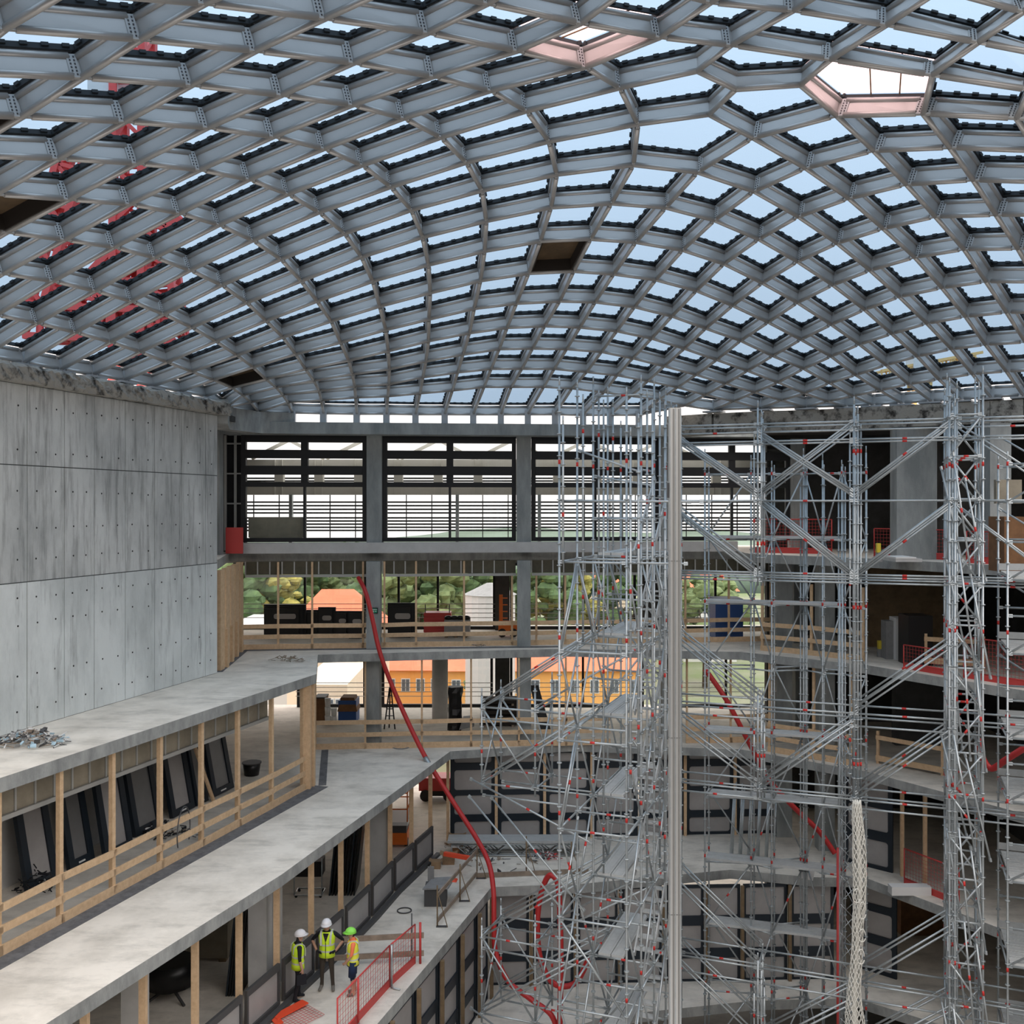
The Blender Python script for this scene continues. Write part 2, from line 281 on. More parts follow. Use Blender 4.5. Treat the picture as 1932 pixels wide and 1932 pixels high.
# sub-parts: MB.build with a part as parent needs that part's origin, which is the thing's
def sub(mb, name, mats, part, root, **kw):
    l = root.location; mb.v = [(x-l[0], y-l[1], z-l[2]) for x, y, z in mb.v]
    return obj(name, mb.mesh(name, mats), part, **kw)
def basis(x, y, z, o):
    m = Matrix.Identity(4)
    for i, a in enumerate((x, y, z)):
        for j in range(3): m[j][i] = a[j]
    for j in range(3): m[j][3] = o[j]
    return m
NODES=[(-5.49,12.27,6.32),(-4.14,13.42,6.76),(-2.73,14.56,7.12),(-1.31,15.63,7.42),(0.10,16.64,7.60),(1.31,17.58,7.74),(2.03,18.61,7.81),(2.52,19.83,7.60),(2.60,21.21,7.26),(2.28,22.70,6.89),(1.93,24.28,6.50),(1.62,25.96,6.11),(1.34,27.76,5.70),(0.98,29.67,5.35),(0.66,31.68,5.00),(0.34,33.77,4.64),(-0.02,35.92,4.28),(-0.43,38.17,3.49),(-6.65,11.14,5.86),(-6.59,12.91,6.17),(-5.22,13.98,6.54),(-3.87,15.03,6.86),(-2.55,16.06,7.14),(-1.34,17.08,7.36),(-0.38,18.07,7.53),(0.29,19.07,7.56),(0.76,20.17,7.38),(0.97,21.38,7.11),(0.90,22.74,6.81),(0.70,24.25,6.44),(0.44,25.89,6.04),(0.13,27.67,5.62),(-0.14,29.55,5.28),(-0.40,31.55,4.96),(-0.70,33.64,4.62),(-1.00,35.81,4.27),(-1.49,38.09,3.48),(-8.01,11.83,5.75),(-7.65,13.54,5.89),(-6.28,14.53,6.24),(-5.00,15.54,6.56),(-3.83,16.55,6.82),(-2.81,17.55,7.06),(-2.01,18.53,7.21),(-1.39,19.52,7.22),(-0.94,20.57,7.09),(-0.65,21.71,6.87),(-0.59,22.99,6.57),(-0.67,24.42,6.24),(-0.82,25.99,5.87),(-1.05,27.70,5.48),(-1.26,29.54,5.12),(-1.55,31.50,4.78),(-1.83,33.56,4.49),(-2.14,35.73,4.13),(-2.58,38.01,3.48),(-9.10,12.55,5.52),(-8.72,14.10,5.56),(-7.43,15.07,5.88),(-6.25,16.06,6.19),(-5.21,17.05,6.47),(-4.32,18.03,6.68),(-3.59,19.00,6.81),(-3.01,19.98,6.83),(-2.56,21.02,6.73),(-2.24,22.13,6.57),(-2.10,23.37,6.30),(-2.08,24.74,5.98),(-2.16,26.25,5.61),(-2.33,27.89,5.22),(-2.49,29.65,4.90),(-2.73,31.54,4.57),(-3.01,33.54,4.32),(-3.30,35.66,4.02),(-3.69,37.92,3.47),(-10.10,13.16,5.24),(-8.68,15.59,5.48),(-7.57,16.60,5.78),(-6.63,17.58,6.04),(-5.82,18.54,6.25),(-5.15,19.48,6.38),(-4.61,20.46,6.40),(-4.17,21.49,6.33),(-3.81,22.61,6.18),(-3.61,23.83,5.95),(-3.53,25.17,5.67),(-3.55,26.63,5.33),(-3.59,28.22,4.98),(-3.73,29.91,4.64),(-3.92,31.70,4.34),(-4.17,33.61,4.10),(-4.46,35.64,3.91),(-4.79,37.83,3.48),(-9.81,14.61,5.19),(-9.90,16.16,5.11),(-8.92,17.17,5.36),(-8.08,18.13,5.57),(-7.33,19.06,5.77),(-6.69,20.00,5.87),(-6.18,20.97,5.91),(-5.74,22.00,5.86),(-5.38,23.12,5.72),(-5.17,24.34,5.49),(-5.04,25.67,5.27),(-4.94,27.11,5.02),(-4.95,28.65,4.69),(-4.99,30.29,4.41),(-5.15,31.98,4.22),(-5.36,33.77,4.04),(-5.63,35.67,3.87),(-5.91,37.74,3.47),(-10.24,17.79,4.94),(-9.50,18.68,5.12),(-8.83,19.61,5.23),(-8.23,20.55,5.33),(-7.74,21.53,5.36),(-7.31,22.56,5.33),(-6.92,23.67,5.24),(-6.65,24.89,5.07),(-6.49,26.20,4.86),(-6.38,27.63,4.67),(-6.36,29.16,4.43),(-6.40,30.76,4.21),(-6.48,32.42,4.07),(-6.64,34.11,3.94),(-6.90,35.83,3.79),(-7.16,37.64,3.48),(-10.96,19.23,4.58),(-10.34,20.17,4.69),(-9.77,21.14,4.76),(-9.29,22.14,4.77),(-8.88,23.17,4.75),(-8.51,24.27,4.66),(-8.21,25.46,4.55),(-7.98,26.75,4.41),(-7.81,28.19,4.25),(-7.76,29.73,4.13),(-7.78,31.37,3.98),(-7.86,33.03,3.92),(-8.02,34.70,3.86),(-8.20,36.25,3.76),(-8.32,37.56,3.50),(-11.83,20.76,4.10),(-11.31,21.78,4.16),(-10.89,22.78,4.17),(-10.48,23.84,4.14),(-10.08,24.94,4.09),(-9.77,26.09,4.02),(-9.49,27.33,3.93),(-9.26,28.73,3.86),(-9.12,30.30,3.82),(-9.05,32.07,3.79),(-9.19,33.88,3.75),(-9.36,35.57,3.69),(-9.48,37.10,3.49),(-12.86,22.45,3.52),(-12.48,23.48,3.53),(-12.07,24.57,3.52),(-11.66,25.68,3.50),(-11.28,26.79,3.52),(-10.92,27.97,3.52),(-10.58,29.30,3.51),(-10.30,30.86,3.53),(-10.12,32.80,3.60),(-10.20,35.18,3.44),(-2.91,12.92,6.96),(-1.62,14.13,7.38),(-0.36,15.21,7.67),(1.14,16.18,7.84),(2.54,16.94,7.97),(3.84,17.33,8.02),(5.57,17.33,7.77),(7.23,17.06,7.39),(8.69,16.61,6.96),(-4.05,11.65,6.45),(9.98,16.10,6.50),(-0.63,13.74,7.64),(0.54,14.77,7.98),(1.95,15.56,8.18),(3.25,16.16,8.17),(4.66,16.40,8.16),(6.21,16.43,7.94),(7.70,16.36,7.63),(9.12,16.18,7.29),(10.41,15.90,6.88),(2.74,14.87,8.35),(4.01,15.16,8.31),(5.31,15.42,8.24),(6.76,15.62,8.10),(8.18,15.83,7.87),(9.59,15.95,7.63),(10.98,15.99,7.35),(5.91,14.38,8.21),(7.32,14.89,8.21),(8.73,15.37,8.15),(10.22,15.80,8.04),(8.67,17.05,6.64),(7.36,17.77,7.00),(6.11,18.69,7.32),(4.84,19.95,7.37),(4.00,21.38,7.16),(3.55,22.88,6.85),(3.06,24.49,6.48),(2.69,26.18,6.09),(2.35,27.98,5.72),(2.05,29.88,5.35),(1.76,31.87,5.01),(1.45,33.93,4.66),(1.16,36.04,4.30),(0.61,38.26,3.50),(9.88,16.47,6.28),(9.28,17.56,6.26),(8.12,18.41,6.62),(7.06,19.38,6.91),(6.08,20.56,6.97),(5.33,21.86,6.90),(4.76,23.31,6.68),(4.28,24.86,6.38),(3.85,26.54,6.02),(3.50,28.30,5.65),(3.19,30.17,5.29),(2.90,32.11,4.96),(2.57,34.13,4.58),(2.19,36.19,4.26),(1.66,38.34,3.51),(10.37,16.91,5.92),(10.00,18.33,5.95),(8.94,19.24,6.29),(8.04,20.24,6.53),(7.25,21.36,6.59),(6.52,22.60,6.56),(5.96,23.96,6.41),(5.44,25.45,6.18),(5.03,27.05,5.84),(4.64,28.75,5.47),(4.30,30.54,5.13),(3.95,32.42,4.80),(3.64,34.36,4.50),(3.38,36.34,4.14),(2.75,38.43,3.49),(11.00,17.60,5.64),(10.84,19.35,5.66),(9.89,20.28,5.92),(9.07,21.26,6.17),(8.36,22.35,6.22),(7.71,23.53,6.20),(7.14,24.81,6.08),(6.62,26.22,5.86),(6.17,27.72,5.57),(5.73,29.33,5.22),(5.39,31.01,4.89),(5.03,32.77,4.59),(4.74,34.60,4.33),(4.39,36.51,4.02),(3.83,38.51,3.50),(11.75,18.55,5.41),(11.83,20.60,5.37),(10.97,21.52,5.55),(10.23,22.46,5.78),(9.54,23.50,5.86),(8.89,24.63,5.82),(8.35,25.82,5.72),(7.81,27.13,5.53),(7.37,28.52,5.25),(6.92,30.00,4.97),(6.52,31.56,4.62),(6.16,33.18,4.36),(5.82,34.86,4.14),(5.43,36.65,3.90),(4.93,38.59,3.51),(12.15,22.97,5.16),(11.40,23.87,5.37),(10.76,24.83,5.43),(10.11,25.89,5.43),(9.59,26.98,5.31),(9.07,28.17,5.12),(8.58,29.44,4.91),(8.10,30.79,4.63),(7.65,32.20,4.36),(7.25,33.65,4.12),(6.86,35.15,3.91),(6.40,36.73,3.69),(12.94,22.11,5.03),(13.45,24.61,4.78),(12.69,25.46,4.94),(12.04,26.34,5.00),(11.41,27.28,4.99),(10.83,28.28,4.88),(10.28,29.34,4.75),(9.80,30.45,4.56),(9.31,31.65,4.35),(8.83,32.91,4.07),(8.37,34.19,3.89),(7.93,35.47,3.72),(7.44,36.72,3.53),(14.20,23.83,4.68),(14.10,27.24,4.47),(13.38,28.03,4.53),(12.77,28.82,4.53),(12.13,29.69,4.45),(11.54,30.60,4.32),(10.95,31.59,4.14),(10.44,32.60,4.01),(9.94,33.69,3.80),(9.45,34.79,3.68),(9.00,35.89,3.51),(14.93,26.44,4.37),(15.73,25.71,4.29),(15.61,29.19,3.98),(14.87,29.83,4.02),(14.16,30.50,4.03),(13.44,31.23,3.96),(12.79,31.98,3.90),(12.15,32.77,3.79),(11.54,33.61,3.70),(10.99,34.49,3.61),(10.50,35.45,3.51),(16.41,28.57,3.93),(17.22,31.32,3.52),(16.39,31.80,3.52),(15.59,32.32,3.53),(14.85,32.86,3.51),(14.11,33.43,3.52),(13.36,34.03,3.51),(12.59,34.66,3.52),(11.86,35.31,3.53),(18.09,30.86,3.52),(3.37,18.03,7.87),(3.90,19.65,7.72),(4.10,18.18,7.60),(5.26,18.10,7.65)]
EDGES=[(18,0,1),(0,1,1),(1,2,1),(2,3,1),(3,4,1),(4,5,1),(5,6,1),(6,7,1),(7,8,1),(8,9,1),(9,10,1),(10,11,1),(11,12,1),(12,13,1),(13,14,1),(14,15,1),(15,16,1),(16,17,1),(37,19,1),(19,20,1),(20,21,1),(21,22,1),(22,23,1),(23,24,1),(24,25,1),(25,26,1),(26,27,1),(27,28,1),(28,29,1),(29,30,1),(30,31,1),(31,32,1),(32,33,1),(33,34,1),(34,35,1),(35,36,1),(56,38,1),(38,39,1),(39,40,1),(40,41,1),(41,42,1),(42,43,1),(43,44,1),(44,45,1),(45,46,1),(46,47,1),(47,48,1),(48,49,1),(49,50,1),(50,51,1),(51,52,1),(52,53,1),(53,54,1),(54,55,1),(75,57,1),(57,58,1),(58,59,1),(59,60,1),(60,61,1),(61,62,1),(62,63,1),(63,64,1),(64,65,1),(65,66,1),(66,67,1),(67,68,1),(68,69,1),(69,70,1),(70,71,1),(71,72,1),(72,73,1),(73,74,1),(93,76,1),(76,77,1),(77,78,1),(78,79,1),(79,80,1),(80,81,1),(81,82,1),(82,83,1),(83,84,1),(84,85,1),(85,86,1),(86,87,1),(87,88,1),(88,89,1),(89,90,1),(90,91,1),(91,92,1),(94,95,1),(95,96,1),(96,97,1),(97,98,1),(98,99,1),(99,100,1),(100,101,1),(101,102,1),(102,103,1),(103,104,1),(104,105,1),(105,106,1),(106,107,1),(107,108,1),(108,109,1),(109,110,1),(111,112,1),(112,113,1),(113,114,1),(114,115,1),(115,116,1),(116,117,1),(117,118,1),(118,119,1),(119,120,1),(120,121,1),(121,122,1),(122,123,1),(123,124,1),(124,125,1),(125,126,1),(127,128,1),(128,129,1),(129,130,1),(130,131,1),(131,132,1),(132,133,1),(133,134,1),(134,135,1),(135,136,1),(136,137,1),(137,138,1),(138,139,1),(139,140,1),(140,141,1),(142,143,1),(143,144,1),(144,145,1),(145,146,1),(146,147,1),(147,148,1),(148,149,1),(149,150,1),(150,151,1),(151,152,1),(152,153,1),(153,154,1),(155,156,1),(156,157,1),(157,158,1),(158,159,1),(159,160,1),(160,161,1),(161,162,1),(162,163,1),(163,164,1),(174,165,1),(165,166,1),(166,167,1),(167,168,1),(168,169,1),(169,170,1),(170,171,1),(171,172,1),(172,173,1),(173,175,1),(176,177,1),(177,178,1),(178,179,1),(179,180,1),(180,181,1),(181,182,1),(182,183,1),(183,184,1),(185,186,1),(186,187,1),(187,188,1),(188,189,1),(189,190,1),(190,191,1),(192,193,1),(193,194,1),(194,195,1),(210,196,1),(196,197,1),(197,198,1),(198,199,1),(199,200,1),(200,201,1),(201,202,1),(202,203,1),(203,204,1),(204,205,1),(205,206,1),(206,207,1),(207,208,1),(208,209,1),(225,211,1),(211,212,1),(212,213,1),(213,214,1),(214,215,1),(215,216,1),(216,217,1),(217,218,1),(218,219,1),(219,220,1),(220,221,1),(221,222,1),(222,223,1),(223,224,1),(240,226,1),(226,227,1),(227,228,1),(228,229,1),(229,230,1),(230,231,1),(231,232,1),(232,233,1),(233,234,1),(234,235,1),(235,236,1),(236,237,1),(237,238,1),(238,239,1),(255,241,1),(241,242,1),(242,243,1),(243,244,1),(244,245,1),(245,246,1),(246,247,1),(247,248,1),(248,249,1),(249,250,1),(250,251,1),(251,252,1),(252,253,1),(253,254,1),(256,257,1),(257,258,1),(258,259,1),(259,260,1),(260,261,1),(261,262,1),(262,263,1),(263,264,1),(264,265,1),(265,266,1),(266,267,1),(267,268,1),(268,269,1),(282,270,1),(270,271,1),(271,272,1),(272,273,1),(273,274,1),(274,275,1),(275,276,1),(276,277,1),(277,278,1),(278,279,1),(279,280,1),(280,281,1),(295,283,1),(283,284,1),(284,285,1),(285,286,1),(286,287,1),(287,288,1),(288,289,1),(289,290,1),(290,291,1),(291,292,1),(292,293,1),(293,294,1),(307,306,1),(306,296,1),(296,297,1),(297,298,1),(298,299,1),(299,300,1),(300,301,1),(301,302,1),(302,303,1),(303,304,1),(304,305,1),(317,308,1),(308,309,1),(309,310,1),(310,311,1),(311,312,1),(312,313,1),(313,314,1),(314,315,1),(315,316,1),(326,318,1),(318,319,1),(319,320,1),(320,321,1),(321,322,1),(322,323,1),(323,324,1),(324,325,1),(75,56,0),(56,37,0),(37,18,0),(93,57,0),(57,38,0),(38,19,0),(19,0,0),(0,174,0),(94,76,0),(76,58,0),(58,39,0),(39,20,0),(20,1,0),(1,165,0),(111,95,0),(95,77,0),(77,59,0),(59,40,0),(40,21,0),(21,2,0),(2,166,0),(166,176,0),(127,112,0),(112,96,0),(96,78,0),(78,60,0),(60,41,0),(41,22,0),(22,3,0),(3,167,0),(167,177,0),(142,128,0),(128,113,0),(113,97,0),(97,79,0),(79,61,0),(61,42,0),(42,23,0),(23,4,0),(4,168,0),(168,178,0),(178,185,0),(155,143,0),(143,129,0),(129,114,0),(114,98,0),(98,80,0),(80,62,0),(62,43,0),(43,24,0),(24,5,0),(5,169,0),(169,179,0),(179,186,0),(156,144,0),(144,130,0),(130,115,0),(115,99,0),(99,81,0),(81,63,0),(63,44,0),(44,25,0),(25,6,0),(6,327,0),(327,170,0),(170,180,0),(180,187,0),(187,192,0),(157,145,0),(145,131,0),(131,116,0),(116,100,0),(100,82,0),(82,64,0),(64,45,0),(45,26,0),(26,7,0),(7,328,0),(328,199,0),(199,214,0),(214,229,0),(229,244,0),(244,259,0),(259,272,0),(272,285,0),(285,297,0),(297,309,0),(309,319,0),(158,146,0),(146,132,0),(132,117,0),(117,101,0),(101,83,0),(83,65,0),(65,46,0),(46,27,0),(27,8,0),(8,200,0),(200,215,0),(215,230,0),(230,245,0),(245,260,0),(260,273,0),(273,286,0),(286,298,0),(298,310,0),(310,320,0),(159,147,0),(147,133,0),(133,118,0),(118,102,0),(102,84,0),(84,66,0),(66,47,0),(47,28,0),(28,9,0),(9,201,0),(201,216,0),(216,231,0),(231,246,0),(246,261,0),(261,274,0),(274,287,0),(287,299,0),(299,311,0),(311,321,0),(160,148,0),(148,134,0),(134,119,0),(119,103,0),(103,85,0),(85,67,0),(67,48,0),(48,29,0),(29,10,0),(10,202,0),(202,217,0),(217,232,0),(232,247,0),(247,262,0),(262,275,0),(275,288,0),(288,300,0),(300,312,0),(312,322,0),(161,149,0),(149,135,0),(135,120,0),(120,104,0),(104,86,0),(86,68,0),(68,49,0),(49,30,0),(30,11,0),(11,203,0),(203,218,0),(218,233,0),(233,248,0),(248,263,0),(263,276,0),(276,289,0),(289,301,0),(301,313,0),(313,323,0),(162,150,0),(150,136,0),(136,121,0),(121,105,0),(105,87,0),(87,69,0),(69,50,0),(50,31,0),(31,12,0),(12,204,0),(204,219,0),(219,234,0),(234,249,0),(249,264,0),(264,277,0),(277,290,0),(290,302,0),(302,314,0),(314,324,0),(163,151,0),(151,137,0),(137,122,0),(122,106,0),(106,88,0),(88,70,0),(70,51,0),(51,32,0),(32,13,0),(13,205,0),(205,220,0),(220,235,0),(235,250,0),(250,265,0),(265,278,0),(278,291,0),(291,303,0),(303,315,0),(315,325,0),(164,152,0),(152,138,0),(138,123,0),(123,107,0),(107,89,0),(89,71,0),(71,52,0),(52,33,0),(33,14,0),(14,206,0),(206,221,0),(221,236,0),(236,251,0),(251,266,0),(266,279,0),(279,292,0),(292,304,0),(304,316,0),(153,139,0),(139,124,0),(124,108,0),(108,90,0),(90,72,0),(72,53,0),(53,34,0),(34,15,0),(15,207,0),(207,222,0),(222,237,0),(237,252,0),(252,267,0),(267,280,0),(280,293,0),(293,305,0),(154,140,0),(140,125,0),(125,109,0),(109,91,0),(91,73,0),(73,54,0),(54,35,0),(35,16,0),(16,208,0),(208,223,0),(223,238,0),(238,253,0),(253,268,0),(268,281,0),(281,294,0),(141,126,0),(126,110,0),(110,92,0),(92,74,0),(74,55,0),(55,36,0),(36,17,0),(17,209,0),(209,224,0),(224,239,0),(239,254,0),(254,269,0),(193,188,0),(188,181,0),(181,171,0),(171,330,0),(330,198,0),(198,213,0),(213,228,0),(228,243,0),(243,258,0),(258,271,0),(271,284,0),(284,296,0),(296,308,0),(308,318,0),(194,189,0),(189,182,0),(182,172,0),(172,197,0),(197,212,0),(212,227,0),(227,242,0),(242,257,0),(257,270,0),(270,283,0),(283,306,0),(306,317,0),(317,326,0),(195,190,0),(190,183,0),(183,173,0),(173,196,0),(196,211,0),(211,226,0),(226,241,0),(241,256,0),(256,282,0),(282,295,0),(295,307,0),(191,184,0),(184,175,0),(175,210,0),(210,225,0),(225,240,0),(240,255,0),(327,329,0),(329,330,0),(328,329,0),(269,281,0),(294,305,0),(305,316,0),(316,325,0),(164,153,0),(154,141,0),(164,154,0)]
CELLS=[[18,0,19,37],[0,1,20,19],[1,2,21,20],[2,3,22,21],[3,4,23,22],[4,5,24,23],[5,6,25,24],[6,7,26,25],[7,8,27,26],[8,9,28,27],[9,10,29,28],[10,11,30,29],[11,12,31,30],[12,13,32,31],[13,14,33,32],[14,15,34,33],[15,16,35,34],[16,17,36,35],[37,19,38,56],[19,20,39,38],[20,21,40,39],[21,22,41,40],[22,23,42,41],[23,24,43,42],[24,25,44,43],[25,26,45,44],[26,27,46,45],[27,28,47,46],[28,29,48,47],[29,30,49,48],[30,31,50,49],[31,32,51,50],[32,33,52,51],[33,34,53,52],[34,35,54,53],[35,36,55,54],[56,38,57,75],[38,39,58,57],[39,40,59,58],[40,41,60,59],[41,42,61,60],[42,43,62,61],[43,44,63,62],[44,45,64,63],[45,46,65,64],[46,47,66,65],[47,48,67,66],[48,49,68,67],[49,50,69,68],[50,51,70,69],[51,52,71,70],[52,53,72,71],[53,54,73,72],[54,55,74,73],[57,58,76,93],[58,59,77,76],[59,60,78,77],[60,61,79,78],[61,62,80,79],[62,63,81,80],[63,64,82,81],[64,65,83,82],[65,66,84,83],[66,67,85,84],[67,68,86,85],[68,69,87,86],[69,70,88,87],[70,71,89,88],[71,72,90,89],[72,73,91,90],[73,74,92,91],[76,77,95,94],[77,78,96,95],[78,79,97,96],[79,80,98,97],[80,81,99,98],[81,82,100,99],[82,83,101,100],[83,84,102,101],[84,85,103,102],[85,86,104,103],[86,87,105,104],[87,88,106,105],[88,89,107,106],[89,90,108,107],[90,91,109,108],[91,92,110,109],[95,96,112,111],[96,97,113,112],[97,98,114,113],[98,99,115,114],[99,100,116,115],[100,101,117,116],[101,102,118,117],[102,103,119,118],[103,104,120,119],[104,105,121,120],[105,106,122,121],[106,107,123,122],[107,108,124,123],[108,109,125,124],[109,110,126,125],[112,113,128,127],[113,114,129,128],[114,115,130,129],[115,116,131,130],[116,117,132,131],[117,118,133,132],[118,119,134,133],[119,120,135,134],[120,121,136,135],[121,122,137,136],[122,123,138,137],[123,124,139,138],[124,125,140,139],[125,126,141,140],[128,129,143,142],[129,130,144,143],[130,131,145,144],[131,132,146,145],[132,133,147,146],[133,134,148,147],[134,135,149,148],[135,136,150,149],[136,137,151,150],[137,138,152,151],[138,139,153,152],[139,140,154,153],[143,144,156,155],[144,145,157,156],[145,146,158,157],[146,147,159,158],[147,148,160,159],[148,149,161,160],[149,150,162,161],[150,151,163,162],[151,152,164,163],[166,167,177,176],[167,168,178,177],[168,169,179,178],[169,170,180,179],[170,171,181,180],[171,172,182,181],[172,173,183,182],[173,175,184,183],[178,179,186,185],[179,180,187,186],[180,181,188,187],[181,182,189,188],[182,183,190,189],[183,184,191,190],[187,188,193,192],[188,189,194,193],[189,190,195,194],[0,1,165,174],[1,2,166,165],[2,3,167,166],[3,4,168,167],[4,5,169,168],[210,196,211,225],[196,197,212,211],[197,198,213,212],[198,199,214,213],[199,200,215,214],[200,201,216,215],[201,202,217,216],[202,203,218,217],[203,204,219,218],[204,205,220,219],[205,206,221,220],[206,207,222,221],[207,208,223,222],[208,209,224,223],[225,211,226,240],[211,212,227,226],[212,213,228,227],[213,214,229,228],[214,215,230,229],[215,216,231,230],[216,217,232,231],[217,218,233,232],[218,219,234,233],[219,220,235,234],[220,221,236,235],[221,222,237,236],[222,223,238,237],[223,224,239,238],[240,226,241,255],[226,227,242,241],[227,228,243,242],[228,229,244,243],[229,230,245,244],[230,231,246,245],[231,232,247,246],[232,233,248,247],[233,234,249,248],[234,235,250,249],[235,236,251,250],[236,237,252,251],[237,238,253,252],[238,239,254,253],[241,242,257,256],[242,243,258,257],[243,244,259,258],[244,245,260,259],[245,246,261,260],[246,247,262,261],[247,248,263,262],[248,249,264,263],[249,250,265,264],[250,251,266,265],[251,252,267,266],[252,253,268,267],[253,254,269,268],[256,257,270,282],[257,258,271,270],[258,259,272,271],[259,260,273,272],[260,261,274,273],[261,262,275,274],[262,263,276,275],[263,264,277,276],[264,265,278,277],[265,266,279,278],[266,267,280,279],[267,268,281,280],[282,270,283,295],[270,271,284,283],[271,272,285,284],[272,273,286,285],[273,274,287,286],[274,275,288,287],[275,276,289,288],[276,277,290,289],[277,278,291,290],[278,279,292,291],[279,280,293,292],[280,281,294,293],[295,283,306,307],[283,284,296,306],[284,285,297,296],[285,286,298,297],[286,287,299,298],[287,288,300,299],[288,289,301,300],[289,290,302,301],[290,291,303,302],[291,292,304,303],[292,293,305,304],[306,296,308,317],[296,297,309,308],[297,298,310,309],[298,299,311,310],[299,300,312,311],[300,301,313,312],[301,302,314,313],[302,303,315,314],[303,304,316,315],[317,308,318,326],[308,309,319,318],[309,310,320,319],[310,311,321,320],[311,312,322,321],[312,313,323,322],[313,314,324,323],[314,315,325,324],[8,9,201,200],[9,10,202,201],[10,11,203,202],[11,12,204,203],[12,13,205,204],[13,14,206,205],[14,15,207,206],[15,16,208,207],[16,17,209,208],[172,173,196,197],[173,175,210,196],[6,327,329,328,7],[327,170,171,330,329],[328,329,330,198,199],[7,328,199,200,8],[5,169,170,327,6],[171,172,197,198,330],[268,269,281],[293,294,305],[304,305,316],[315,316,325],[140,141,154],[164,152,153],[164,153,154]]
DARK=[124, 11, 87, 54]
PINK=[158, 282]
RING_BACK=[141, 126, 110, 92, 74, 55, 36, 17, 209, 224, 239, 254, 269]
RING_LEFT=[155, 156, 157, 158, 159, 160, 161, 162, 163, 164]
RING_RIGHT=[318, 319, 320, 321, 322, 323, 324, 325, 326, 316, 305, 294]
RING_CORNER=154
